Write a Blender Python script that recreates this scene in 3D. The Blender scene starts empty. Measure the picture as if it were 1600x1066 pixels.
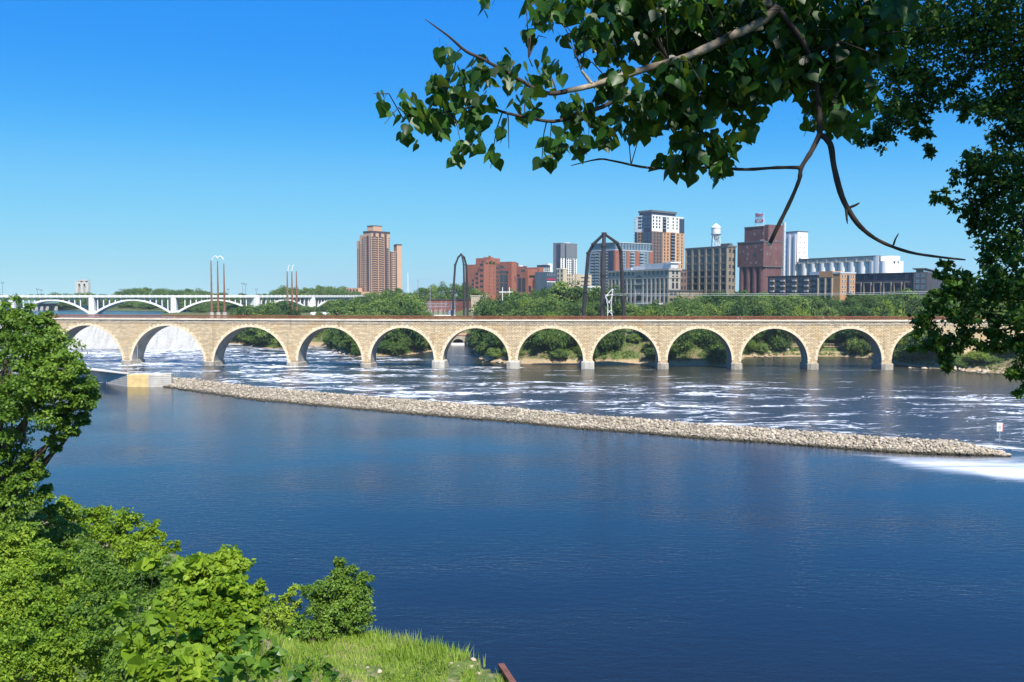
import bpy, math, random
import numpy as np
from mathutils import Vector

scene = bpy.context.scene
C = scene.collection
R_ = math.radians

# ------------------------------------------------------------------ camera
F = 1386.0                       # focal length in photo pixels (1600 wide)
HOR = 462.0                      # row of the horizon in the photo
PITCH = math.atan((533.0 - HOR) / F)
CAMZ = 29.0
cd = bpy.data.cameras.new("camera")
cam = bpy.data.objects.new("camera", cd)
C.objects.link(cam)
cam.location = (0, 0, CAMZ)
cam.rotation_euler = (math.pi / 2 - PITCH, 0, 0)
cd.sensor_width = 36.0
cd.lens = F / 1600.0 * 36.0
cd.clip_start = 0.1
cd.clip_end = 12000
scene.camera = cam

# ------------------------------------------------------------------ sky and sun
SUN_EL, SUN_AZ = 51.0, 20.0      # azimuth: degrees to the right of straight behind the camera
sd = Vector((math.sin(R_(SUN_AZ)) * math.cos(R_(SUN_EL)), -math.cos(R_(SUN_AZ)) * math.cos(R_(SUN_EL)), math.sin(R_(SUN_EL))))
world = bpy.data.worlds.new("World")
scene.world = world
world.use_nodes = True
wn = world.node_tree
wn.nodes.clear()
sky = wn.nodes.new("ShaderNodeTexSky")
sky.sky_type = 'NISHITA'
sky.sun_disc = False
sky.sun_elevation = R_(SUN_EL)
sky.sun_rotation = math.pi - R_(SUN_AZ)
sky.altitude = 200
sky.air_density = 0.6
sky.dust_density = 0.0
sky.ozone_density = 10.0
SKY_STRENGTH = 0.13
# film-like grade of the sky colour: the photograph's saturated, evenly bright blue
pre = wn.nodes.new("ShaderNodeVectorMath"); pre.operation = 'SCALE'; pre.inputs['Scale'].default_value = SKY_STRENGTH * 0.8
crv = wn.nodes.new("ShaderNodeRGBCurve")
for ch, pts in enumerate((((0, .012), (.074, .022), (.176, .155), (.48, .36), (1, .50)), ((0, .13), (.16, .245), (.37, .49), (.76, .64), (1, .70)), ((0, .56), (.20, .68), (.41, .765), (.75, .79), (1, .75)))):
    c_ = crv.mapping.curves[ch]
    c_.points[0].location = pts[0]; c_.points[1].location = pts[-1]
    for p_ in pts[1:-1]: c_.points.new(*p_)
crv.mapping.update()
comb = wn.nodes.new("ShaderNodeVectorMath"); comb.operation = 'SCALE'; comb.inputs['Scale'].default_value = 0.785 / SKY_STRENGTH
wn.links.new(sky.outputs[0], pre.inputs[0]); wn.links.new(pre.outputs[0], crv.inputs['Color']); wn.links.new(crv.outputs[0], comb.inputs[0])
bg = wn.nodes.new("ShaderNodeBackground")
bg.inputs[1].default_value = SKY_STRENGTH
wo = wn.nodes.new("ShaderNodeOutputWorld")
wn.links.new(comb.outputs[0], bg.inputs[0])
wn.links.new(bg.outputs[0], wo.inputs[0])
sl = bpy.data.lights.new("sun", 'SUN')
sl.energy = 5.0
sl.angle = R_(0.5)
sl.color = (1.0, 0.94, 0.84)
so = bpy.data.objects.new("sun", sl)
C.objects.link(so)
so.rotation_euler = sd.to_track_quat('Z', 'Y').to_euler()
so.location = (60, -150, 220)

scene.view_settings.view_transform = 'Standard'
scene.view_settings.look = 'None'
scene.view_settings.exposure = 0.65
scene.view_settings.gamma = 1.0
scene.render.engine = 'CYCLES'
scene.cycles.use_denoising = True
scene.cycles.max_bounces = 6
scene.cycles.diffuse_bounces = 2
scene.cycles.glossy_bounces = 3
scene.cycles.transmission_bounces = 3
scene.cycles.transparent_max_bounces = 6
scene.cycles.caustics_reflective = False
scene.cycles.caustics_refractive = False

# ------------------------------------------------------------------ pixel <-> world
SP, CP = math.sin(PITCH), math.cos(PITCH)
def ray(px, py):
    a = (px - 800.0) / F
    b = (py - 533.0) / F
    return (a, CP - SP * b, -SP - CP * b)
def at(px, py, Y):
    d = ray(px, py)
    s = Y / d[1]
    return Vector((d[0] * s, Y, CAMZ + d[2] * s))
def zat(py, Y):
    return at(800, py, Y).z
def xat(px, Y, py=470):
    return at(px, py, Y).x
def ground(px, py, z=0.0):
    d = ray(px, py)
    s = (z - CAMZ) / d[2]
    return Vector((d[0] * s, d[1] * s, z))
def project(x, y, z):
    """numpy friendly: world -> photo pixel"""
    dz = z - CAMZ
    dep = y * CP - dz * SP
    up = y * SP + dz * CP
    return 800 + F * x / dep, 533 - F * up / dep

# ------------------------------------------------------------------ material helpers
M = {}
class NT:
    def __init__(self, name):
        self.m = bpy.data.materials.new(name)
        self.m.use_nodes = True
        self.t = self.m.node_tree
        self.t.nodes.clear()
        self.out = self.t.nodes.new("ShaderNodeOutputMaterial")
    def n(self, typ, **kw):
        nd = self.t.nodes.new(typ)
        for k, v in kw.items():
            setattr(nd, k, v)
        return nd
    def l(self, a, b):
        self.t.links.new(a, b)
    def val(self, sock, v):
        if hasattr(v, 'is_output'):
            self.l(v, sock)
        else:
            sock.default_value = v
    def math(self, op, a, b=0.0, c=0.0, clamp=False):
        nd = self.n("ShaderNodeMath", operation=op, use_clamp=clamp)
        self.val(nd.inputs[0], a); self.val(nd.inputs[1], b); self.val(nd.inputs[2], c)
        return nd.outputs[0]
    def mix(self, f, a, b):
        nd = self.n("ShaderNodeMix", data_type='RGBA')
        self.val(nd.inputs[0], f)
        self.val(nd.inputs[6], a if hasattr(a, 'is_output') else (*a, 1.0) if len(a) == 3 else a)
        self.val(nd.inputs[7], b if hasattr(b, 'is_output') else (*b, 1.0) if len(b) == 3 else b)
        return nd.outputs[2]
    def noise(self, vec, scale, detail=3.0, rough=0.55, dist=0.0):
        nd = self.n("ShaderNodeTexNoise")
        if vec is not None: self.l(vec, nd.inputs['Vector'])
        nd.inputs['Scale'].default_value = scale
        nd.inputs['Detail'].default_value = detail
        nd.inputs['Roughness'].default_value = rough
        nd.inputs['Distortion'].default_value = dist
        return nd.outputs['Fac']
    def ramp(self, f, lo, hi, a=0.0, b=1.0):
        nd = self.n("ShaderNodeMapRange", clamp=True)
        self.l(f, nd.inputs[0])
        self.val(nd.inputs[1], lo); self.val(nd.inputs[2], hi); self.val(nd.inputs[3], a); self.val(nd.inputs[4], b)
        return nd.outputs[0]
    def mapping(self, vec, scale=(1, 1, 1), rot=(0, 0, 0)):
        nd = self.n("ShaderNodeMapping")
        self.l(vec, nd.inputs[0])
        nd.inputs['Rotation'].default_value = rot
        nd.inputs['Scale'].default_value = scale
        return nd.outputs[0]
    def pos(self):
        return self.n("ShaderNodeNewGeometry").outputs['Position']
    def objc(self):
        return self.n("ShaderNodeTexCoord").outputs['Object']
    def uv(self):
        return self.n("ShaderNodeTexCoord").outputs['UV']
    def attr(self, name):
        return self.n("ShaderNodeAttribute", attribute_name=name).outputs['Fac']
    def orand(self):
        return self.n("ShaderNodeObjectInfo").outputs['Random']
    def bump(self, h, strength=0.3, dist=0.1, drive=None):
        nd = self.n("ShaderNodeBump")
        self.val(nd.inputs['Strength'], strength if drive is None else drive)
        nd.inputs['Distance'].default_value = dist
        self.l(h, nd.inputs['Height'])
        return nd.outputs[0]
    def pbsdf(self, col, rough=0.8, spec=0.3, normal=None, metal=0.0):
        nd = self.n("ShaderNodeBsdfPrincipled")
        self.val(nd.inputs['Base Color'], col if hasattr(col, 'is_output') else (*col, 1.0))
        self.val(nd.inputs['Roughness'], rough)
        nd.inputs['Specular IOR Level'].default_value = spec
        nd.inputs['Metallic'].default_value = metal
        if normal is not None: self.l(normal, nd.inputs['Normal'])
        return nd.outputs[0]
    def surf(self, s):
        self.l(s, self.out.inputs[0])
        return self.m

def mul(c, k): return tuple(min(1.0, x * k) for x in c)

def wall_mat(name, col, var=0.25, rough=0.85, scale=0.25, spec=0.2, metal=0.0):
    """painted, brick or stone surface with weathering blotches, streaks and grain"""
    t = NT(name)
    p = t.objc()
    big = t.noise(p, scale, 4, 0.6)
    streak = t.noise(t.mapping(p, (1.6, 1.6, 0.12)), 0.8, 3, 0.6)
    fine = t.noise(p, 2.2, 3, 0.7)
    f = t.math('ADD', t.math('MULTIPLY', big, 0.45), t.math('ADD', t.math('MULTIPLY', streak, 0.3), t.math('MULTIPLY', fine, 0.25)))
    c = t.mix(t.ramp(f, 0.36, 0.64), mul(col, 1 - var), mul(col, 1 + var * 0.7))
    M[name] = t.surf(t.pbsdf(c, rough, spec, t.bump(fine, 0.2, 0.05), metal))
    return M[name]

def plain_mat(name, col, rough=0.6, spec=0.4, metal=0.0, var=0.15, scale=3.0):
    t = NT(name)
    f = t.noise(t.objc(), scale, 3, 0.6)
    c = t.mix(t.ramp(f, 0.35, 0.65), mul(col, 1 - var), mul(col, 1 + var))
    M[name] = t.surf(t.pbsdf(c, rough, spec, None, metal))
    return M[name]

def leaf_mat(name, dark, mid, light, transl=0.3, gloss=0.25, rough=0.45, patch=0.25):
    """leaves: every leaf has its own tint, every tree its own cast"""
    t = NT(name)
    tint = t.attr("tint")
    clump = t.noise(t.pos(), patch, 2, 0.5)
    f = t.math('ADD', t.math('MULTIPLY', tint, 0.48), t.math('ADD', t.math('MULTIPLY', t.math('SUBTRACT', clump, 0.2), 0.95), t.math('MULTIPLY', t.math('SUBTRACT', t.orand(), 0.5), 0.45)))
    c = t.mix(t.ramp(f, 0.15, 0.55), dark, mid)
    c = t.mix(t.ramp(f, 0.55, 0.95), c, light)
    p = t.pbsdf(c, rough, gloss)
    tr = t.n("ShaderNodeBsdfTranslucent")
    tc = t.mix(0.35, c, (0.35, 0.5, 0.04))
    t.l(tc, tr.inputs[0])
    ms = t.n("ShaderNodeMixShader")
    ms.inputs[0].default_value = transl
    t.l(p, ms.inputs[1]); t.l(tr.outputs[0], ms.inputs[2])
    M[name] = t.surf(ms.outputs[0])
    return M[name]

leaf_mat('leaf_far', (0.040, 0.092, 0.028), (0.112, 0.190, 0.046), (0.240, 0.320, 0.080), 0.30, 0.1, 0.6, 0.07)
leaf_mat('leaf_dark', (0.028, 0.062, 0.020), (0.066, 0.120, 0.030), (0.125, 0.190, 0.044), 0.25, 0.1, 0.6, 0.12)
leaf_mat('leaf_lime', (0.085, 0.140, 0.020), (0.160, 0.235, 0.030), (0.260, 0.330, 0.050), 0.30, 0.1, 0.6, 0.12)
leaf_mat('leaf_left', (0.042, 0.100, 0.014), (0.125, 0.230, 0.026), (0.250, 0.365, 0.050), 0.38, 0.25, 0.45, 0.5)
leaf_mat('leaf_bush', (0.070, 0.155, 0.014), (0.210, 0.335, 0.028), (0.400, 0.500, 0.060), 0.40, 0.2, 0.5, 0.6)
leaf_mat('leaf_bright', (0.120, 0.220, 0.014), (0.270, 0.400, 0.030), (0.440, 0.540, 0.065), 0.42, 0.2, 0.5, 0.7)
leaf_mat('leaf_cotton', (0.012, 0.042, 0.008), (0.045, 0.125, 0.016), (0.210, 0.360, 0.045), 0.42, 0.30, 0.38, 1.8)
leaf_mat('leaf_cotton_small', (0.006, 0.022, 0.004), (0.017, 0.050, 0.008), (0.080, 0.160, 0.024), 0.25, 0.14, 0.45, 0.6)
leaf_mat('grass_blade', (0.140, 0.245, 0.025), (0.270, 0.410, 0.050), (0.450, 0.520, 0.150), 0.42, 0.1, 0.6, 0.25)
wall_mat('bark', (0.10, 0.075, 0.055), 0.4, 0.9, 1.2)
def bark_pale():
    t = NT('bark_pale')
    p = t.pos()
    ring = t.noise(t.mapping(p, (3, 3, 3)), 2.0, 4, 0.65)
    fine = t.noise(p, 60, 4, 0.7)
    c = t.mix(t.ramp(ring, 0.38, 0.62), (0.11, 0.085, 0.06), (0.42, 0.35, 0.26))
    c = t.mix(t.ramp(fine, 0.3, 0.7, 0.0, 0.6), c, (0.10, 0.08, 0.06))
    M['bark_pale'] = t.surf(t.pbsdf(c, 0.75, 0.2, t.bump(fine, 0.6, 0.01)))
bark_pale()
wall_mat('twig_dead', (0.055, 0.042, 0.036), 0.35, 0.8, 6.0)

# ------------------------------------------------------------------ mesh helpers
def tag(o, label=None, cat=None, group=None, kind=None):
    if label: o['label'] = label
    if cat: o['category'] = cat
    if group: o['group'] = group
    if kind: o['kind'] = kind
    return o
def link(name, me, parent=None, loc=None, rz=0.0):
    o = bpy.data.objects.new(name, me)
    C.objects.link(o)
    if parent is not None: o.parent = parent
    if loc is not None: o.location = loc
    if rz: o.rotation_euler = (0, 0, rz)
    return o
def thing(name, label, cat, loc=(0, 0, 0), rz=0.0, group=None):
    o = link(name, None, None, loc, rz)
    o.empty_display_size = 1.0
    return tag(o, label, cat, group)

class MB:
    """collects boxes, tubes and prisms; build() links them as one mesh object"""
    def __init__(s):
        s.v, s.f, s.mi, s.uv = [], [], [], {}
    def add(s, vs, fs, mi=0):
        b = len(s.v)
        s.v += [tuple(v) for v in vs]
        s.f += [tuple(i + b for i in f) for f in fs]
        s.mi += [mi] * len(fs)
    def box(s, x0, x1, y0, y1, z0, z1, mi=0):
        s.add([(x0, y0, z0), (x1, y0, z0), (x1, y1, z0), (x0, y1, z0), (x0, y0, z1), (x1, y0, z1), (x1, y1, z1), (x0, y1, z1)],
              [(0, 3, 2, 1), (4, 5, 6, 7), (0, 1, 5, 4), (1, 2, 6, 5), (2, 3, 7, 6), (3, 0, 4, 7)], mi)
    def cyl(s, x, y, z0, z1, r0, r1=None, n=12, mi=0, caps=True):
        r1 = r0 if r1 is None else r1
        vs = []
        for z, r in ((z0, r0), (z1, r1)):
            for k in range(n):
                a = 2 * math.pi * k / n
                vs.append((x + r * math.cos(a), y + r * math.sin(a), z))
        fs = [(k, (k + 1) % n, n + (k + 1) % n, n + k) for k in range(n)]
        if caps: fs += [tuple(range(n))[::-1], tuple(range(n, 2 * n))]
        s.add(vs, fs, mi)
    def lathe(s, x, y, prof, n=16, mi=0):
        vs, fs = [], []
        for r, z in prof:
            for k in range(n):
                a = 2 * math.pi * k / n
                vs.append((x + r * math.cos(a), y + r * math.sin(a), z))
        for i in range(len(prof) - 1):
            for k in range(n):
                a, b = i * n + k, i * n + (k + 1) % n
                fs.append((a, b, b + n, a + n))
        s.add(vs, fs, mi)
    def tube(s, pts, rad, n=6, mi=0):
        pts = [Vector(p) for p in pts]
        if not hasattr(rad, '__len__'): rad = [rad] * len(pts)
        vs, fs = [], []
        up = Vector((0.13, 0.21, 0.97))
        for i, p in enumerate(pts):
            d = (pts[min(i + 1, len(pts) - 1)] - pts[max(i - 1, 0)])
            if d.length < 1e-9: d = Vector((0, 0, 1))
            d.normalize()
            a = d.cross(up)
            if a.length < 1e-3: a = d.cross(Vector((1, 0, 0)))
            a.normalize(); b = d.cross(a)
            for k in range(n):
                t = 2 * math.pi * k / n
                vs.append(p + (a * math.cos(t) + b * math.sin(t)) * rad[i])
        for i in range(len(pts) - 1):
            for k in range(n):
                q, w = i * n + k, i * n + (k + 1) % n
                fs.append((q, w, w + n, q + n))
        fs.append(tuple(range(n))[::-1]); fs.append(tuple(range(len(vs) - n, len(vs))))
        s.add(vs, fs, mi)
    def bar(s, p, q, w, mi=0):
        s.tube([p, q], w * 0.7071, 4, mi)
    def mesh(s, name, mats):
        me = bpy.data.meshes.new(name)
        me.from_pydata(s.v, [], s.f)
        for m in (mats if isinstance(mats, (list, tuple)) else [mats]): me.materials.append(M[m] if isinstance(m, str) else m)
        if any(s.mi): me.polygons.foreach_set('material_index', s.mi)
        me.update()
        return me
    def build(s, name, mats, parent=None, loc=None, rz=0.0, smooth=False):
        me = s.mesh(name, mats)
        if smooth: me.polygons.foreach_set('use_smooth', [True] * len(me.polygons))
        return link(name, me, parent, loc, rz)

def np_mesh(name, V, Fc, mats, tint=None, smooth=False):
    """V (n,3), Fc (m,k) with all faces of k corners"""
    V = np.asarray(V, dtype=np.float32); Fc = np.asarray(Fc, dtype=np.int32)
    m, k = Fc.shape
    me = bpy.data.meshes.new(name)
    me.vertices.add(len(V)); me.vertices.foreach_set('co', V.ravel())
    me.loops.add(m * k); me.loops.foreach_set('vertex_index', Fc.ravel())
    me.polygons.add(m)
    me.polygons.foreach_set('loop_start', np.arange(0, m * k, k, dtype=np.int32))
    me.polygons.foreach_set('loop_total', np.full(m, k, dtype=np.int32))
    if smooth: me.polygons.foreach_set('use_smooth', np.ones(m, dtype=bool))
    for q in (mats if isinstance(mats, (list, tuple)) else [mats]): me.materials.append(M[q])
    if tint is not None:
        a = me.attributes.new('tint', 'FLOAT', 'FACE')
        a.data.foreach_set('value', np.asarray(tint, dtype=np.float32))
    me.update(calc_edges=True)
    return me

# leaf outlines: (along, across, fold) with the stalk at the origin
LEAF_Q = (np.array([(0, 0, 0), (.42, .30, .07), (1, 0, -.05), (.42, -.30, .07)]), np.array([(0, 1, 2, 3)]))
_h = [(0, 0), (-.07, .20), (.02, .40), (.20, .50), (.42, .44), (.66, .25), (1.02, 0)]
LEAF_H = (np.array([(a, b, -0.16 * abs(b) - .05 * a * a) for a, b in _h] + [(a, -b, -0.16 * abs(b) - .05 * a * a) for a, b in _h[1:-1]] + [(.35, 0, .0), (-.55, .012, .06), (-.55, -.012, .06)]),
          np.array([(12, 0, 1), (12, 1, 2), (12, 2, 3), (12, 3, 4), (12, 4, 5), (12, 5, 6), (12, 6, 11), (12, 11, 10), (12, 10, 9), (12, 9, 8), (12, 8, 7), (12, 7, 0), (13, 0, 14)]))

def leaves(P, N, T, size, templ, rng):
    """one leaf per point: P position, N normal, T direction of the blade"""
    N = N / np.linalg.norm(N, axis=1, keepdims=True)
    T = T - N * np.sum(T * N, axis=1, keepdims=True)
    T = T / (np.linalg.norm(T, axis=1, keepdims=True) + 1e-9)
    B = np.cross(N, T)
    tv, tf = templ
    n, m = len(P), len(tv)
    curl = rng.uniform(-.7, 2.2, n)[:, None, None]; wid = rng.uniform(.8, 1.15, n)[:, None, None]
    V = P[:, None, :] + size[:, None, None] * (tv[None, :, 0:1] * T[:, None, :] + wid * tv[None, :, 1:2] * B[:, None, :] + curl * tv[None, :, 2:3] * N[:, None, :])
    Fc = (np.arange(n) * m)[:, None, None] + tf[None, :, :]
    tint = np.repeat(rng.random(n), len(tf))
    return V.reshape(-1, 3), Fc.reshape(-1, tf.shape[1]), tint
def unit(rng, n):
    v = rng.normal(size=(n, 3))
    return v / np.linalg.norm(v, axis=1, keepdims=True)

def clumps_to_leaves(cen, rad, n_leaf, size, rng, templ=LEAF_Q, up=0.35, jit=0.5, squash=0.8, shell=(0.55, 1.0)):
    """leaf faces spread through the outer part of many clumps"""
    nc = len(cen)
    idx = np.repeat(np.arange(nc), n_leaf) if np.isscalar(n_leaf) else np.repeat(np.arange(nc), n_leaf)
    n = len(idx)
    d = unit(rng, n)
    low = d[:, 2] < -0.35
    d[low, 2] *= -0.5
    d /= np.linalg.norm(d, axis=1, keepdims=True)
    r = rad[idx] * (shell[0] + (shell[1] - shell[0]) * rng.random(n) ** 0.6) * (1 + 0.12 * rng.normal(size=n))
    P = cen[idx] + d * r[:, None] * np.array([1, 1, squash])
    N = d * 0.75 + np.array([0, 0, up]) + rng.normal(size=(n, 3)) * jit
    T = unit(rng, n) + np.array([0, 0, -0.5])
    s = size * (0.7 + 0.6 * rng.random(n))
    return leaves(P, N, T, s, templ, rng)

# ------------------------------------------------------------------ river bed shapes shared by terrain, water and plants
def poly_dist(px, py, poly):
    """signed distance, positive inside, to a closed polygon (numpy)"""
    x = np.asarray(px, float); y = np.asarray(py, float)
    d = np.full(x.shape, 1e18); ins = np.zeros(x.shape, bool)
    n = len(poly)
    for i in range(n):
        ax, ay = poly[i]; bx, by = poly[(i + 1) % n]
        ex, ey = bx - ax, by - ay
        t = np.clip(((x - ax) * ex + (y - ay) * ey) / (ex * ex + ey * ey + 1e-12), 0, 1)
        d = np.minimum(d, (x - ax - t * ex) ** 2 + (y - ay - t * ey) ** 2)
        c = ((ay > y) != (by > y)) & (x < (bx - ax) * (y - ay) / (by - ay + 1e-12) + ax)
        ins ^= c
    d = np.sqrt(d)
    return np.where(ins, d, -d)
def smooth(a, lo, hi):
    t = np.clip((a - lo) / (hi - lo), 0, 1)
    return t * t * (3 - 2 * t)
def vnoise(x, y, s, seed=0):
    """cheap value noise, numpy"""
    x = np.asarray(x, float) / s + seed * 17.3; y = np.asarray(y, float) / s - seed * 9.1
    xi, yi = np.floor(x), np.floor(y)
    fx, fy = x - xi, y - yi
    fx = fx * fx * (3 - 2 * fx); fy = fy * fy * (3 - 2 * fy)
    def h(a, b):
        q = np.sin(a * 127.1 + b * 311.7) * 43758.5453
        return q - np.floor(q)
    return (h(xi, yi) * (1 - fx) + h(xi + 1, yi) * fx) * (1 - fy) + (h(xi, yi + 1) * (1 - fx) + h(xi + 1, yi + 1) * fx) * fy

SHORE_PX = [(335, 541), (352, 537), (372, 538), (400, 543), (430, 546), (470, 540), (500, 541), (520, 549), (548, 557), (566, 558), (590, 556), (630, 556), (676, 549),
            (692, 544), (696, 537.5), (738, 537.5), (738, 553), (750, 562), (765, 566), (800, 568), (850, 570), (915, 570), (950, 571), (1000, 570), (1035, 572), (1100, 572),
            (1138, 573), (1156, 566), (1166, 558), (1260, 557), (1310, 557), (1380, 561), (1400, 569), (1470, 577), (1500, 580), (1560, 583), (1640, 590), (1760, 596), (2000, 604)]
FALL_Y = 490.0
shore = [(-560.0, FALL_Y), (xat(335, FALL_Y) , FALL_Y)] + [tuple(ground(*p)[:2]) for p in SHORE_PX]
LOWER = shore + [(900.0, 280.0), (900.0, -60.0), (-700.0, -60.0), (-700.0, 480.0)]
POOLZ = 14.3
UPPER = [(-900, 500), (xat(338, 500), 500), (xat(318, 560), 560), (xat(262, 640), 640), (xat(250, 700), 700), (xat(300, 780), 780), (xat(330, 830), 830), (xat(100, 900), 900), (xat(-100, 940), 940), (-900, 1000)]
def far_height(x, y):
    d = -poly_dist(x, y, LOWER)
    h = np.where(d > 0, .12 * np.minimum(d, 6) + 14.0 * (1 - np.exp(-np.maximum(d - 3.5, 0) / 14.0)) + 5.0 * smooth(d, 70, 190), np.maximum(-3.0, d * 0.4))
    h = h + (vnoise(x, y, 14, 1) - 0.5) * 2.0 * smooth(d, 3, 25)
    u = poly_dist(x, y, UPPER)
    h = np.where(u > -8, np.minimum(h, POOLZ - 0.25 - 0.35 * u), h)
    h = np.where((x / np.maximum(y, 1) < (545 - 800) / F) & (y > 530) & (y < 1000), np.minimum(h, 15.0 + .4 * vnoise(x, y, 9, 6)), h)
    sub = poly_dist(x, y, [(xat(650, 552), 552), (xat(738, 552), 552), (xat(740, 640), 640), (xat(645, 640), 640)])
    h = np.where(sub > 0, 15.6, h)
    return h
def far_h1(x, y):
    return float(far_height(np.array([x]), np.array([y]))[0])

NEAR_SHORE = [(90, 18), (60, 22), (30, 27), (12, 33), (4.2, 45), (-1.0, 63.2), (-3.4, 66.2), (-10.2, 69.8), (-17.2, 73), (-27, 84), (-45, 103), (-75, 122), (-130, 148), (-260, 190)]
NEAR = NEAR_SHORE + [(-260, -60), (90, -60)]
def near_height(x, y):
    d = poly_dist(x, y, NEAR)
    h = 1.9 + 0.72 * np.maximum(0, d - 8.0)
    h = np.where(d < 0, np.maximum(-3, d * 1.5), h)
    h = h + (vnoise(x, y, 5, 3) - 0.5) * 1.0 * smooth(d, 1.5, 12)
    return np.minimum(h, 27.2)
def near_h1(x, y):
    return float(near_height(np.array([x]), np.array([y]))[0])

def grid_mesh(name, xs, ys, hf, mats, smooth_=True):
    X, Y = np.meshgrid(xs, ys)
    Z = hf(X, Y)
    V = np.stack([X, Y, Z], -1).reshape(-1, 3)
    nx, ny = len(xs), len(ys)
    i = np.arange(nx * ny).reshape(ny, nx)
    Fc = np.stack([i[:-1, :-1], i[:-1, 1:], i[1:, 1:], i[1:, :-1]], -1).reshape(-1, 4)
    return np_mesh(name, V, Fc, mats, smooth=smooth_), V

# ------------------------------------------------------------------ ground
def ground_mat(name, low, lowz, grass, dirt, dr0=0.5):
    t = NT(name)
    p = t.pos()
    z = t.n("ShaderNodeSeparateXYZ"); t.l(p, z.inputs[0])
    n1 = t.noise(p, 0.12, 4, 0.6); n2 = t.noise(p, 1.1, 4, 0.65); n3 = t.noise(p, 7.0, 3, 0.6)
    g = t.mix(t.ramp(n2, 0.35, 0.65), grass[0], grass[1])
    g = t.mix(t.ramp(t.math('ADD', t.math('MULTIPLY', n1, 0.6), t.math('MULTIPLY', n2, 0.4)), dr0, dr0 + 0.08), g, dirt)
    s = t.mix(t.ramp(n2, 0.3, 0.7), mul(low, 0.7), mul(low, 1.2))
    f = t.ramp(t.math('ADD', z.outputs[2], t.math('MULTIPLY', t.math('SUBTRACT', n2, 0.5), 1.8)), lowz, lowz + 0.8)
    c = t.mix(f, s, g)
    c = t.mix(t.ramp(n3, 0.3, 0.7, 0.0, 0.35), c, mul(dirt, 0.6))
    M[name] = t.surf(t.pbsdf(c, 0.95, 0.1, t.bump(t.math('ADD', n2, t.math('MULTIPLY', n3, 0.4)), 0.6, 0.4)))
ground_mat('ground_far', (0.44, 0.33, 0.20), 1.6, ((0.055, 0.095, 0.025), (0.12, 0.17, 0.045)), (0.20, 0.16, 0.09))
ground_mat('ground_near', (0.30, 0.24, 0.15), -0.6, ((0.050, 0.095, 0.020), (0.14, 0.22, 0.040)), (0.34, 0.27, 0.16), 0.50)
xs = np.concatenate([np.arange(-900, -300, 20), np.arange(-300, 330, 3.0), np.arange(330, 1300, 22)])
ys = np.concatenate([np.arange(318, 560, 3.0), np.arange(560, 900, 8), np.arange(900, 2600, 60), [3000, 4000, 6000]])
me, _ = grid_mesh('far_bank_ground', xs, ys, far_height, 'ground_far')
tag(link('far_bank_ground', me), kind='structure')
xs = np.concatenate([np.arange(-260, -60, 4), np.arange(-60, 20, 0.8), np.arange(20, 91, 3)])
ys = np.concatenate([np.arange(-60, 0, 3), np.arange(0, 100, 0.8), np.arange(100, 195, 4)])
me, _ = grid_mesh('near_bank_ground', xs, ys, near_height, 'ground_near')
tag(link('near_bank_ground', me), kind='structure')

# ------------------------------------------------------------------ rubble dike and its line on the water
TOE_PX = [(252, 604), (300, 612), (400, 626), (500, 635), (600, 644), (700, 652), (800, 660), (900, 670), (1000, 677), (1100, 686), (1200, 692), (1300, 700), (1400, 707), (1500, 711), (1562, 712)]
CRE_PX = [(260, 592), (300, 595), (400, 607), (500, 616), (600, 624), (700, 632), (800, 640), (900, 651), (1000, 657), (1100, 666), (1200, 673), (1300, 680), (1400, 688), (1500, 693), (1556, 706)]
CRESTZ = 1.5
toe = [ground(*p) for p in TOE_PX]
crest = [ground(p[0], p[1], CRESTZ if i < len(CRE_PX) - 1 else 0.6) for i, p in enumerate(CRE_PX)]
dike_x = np.array([v.x for v in crest]); dike_y = np.array([v.y + 2 for v in crest])

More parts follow.
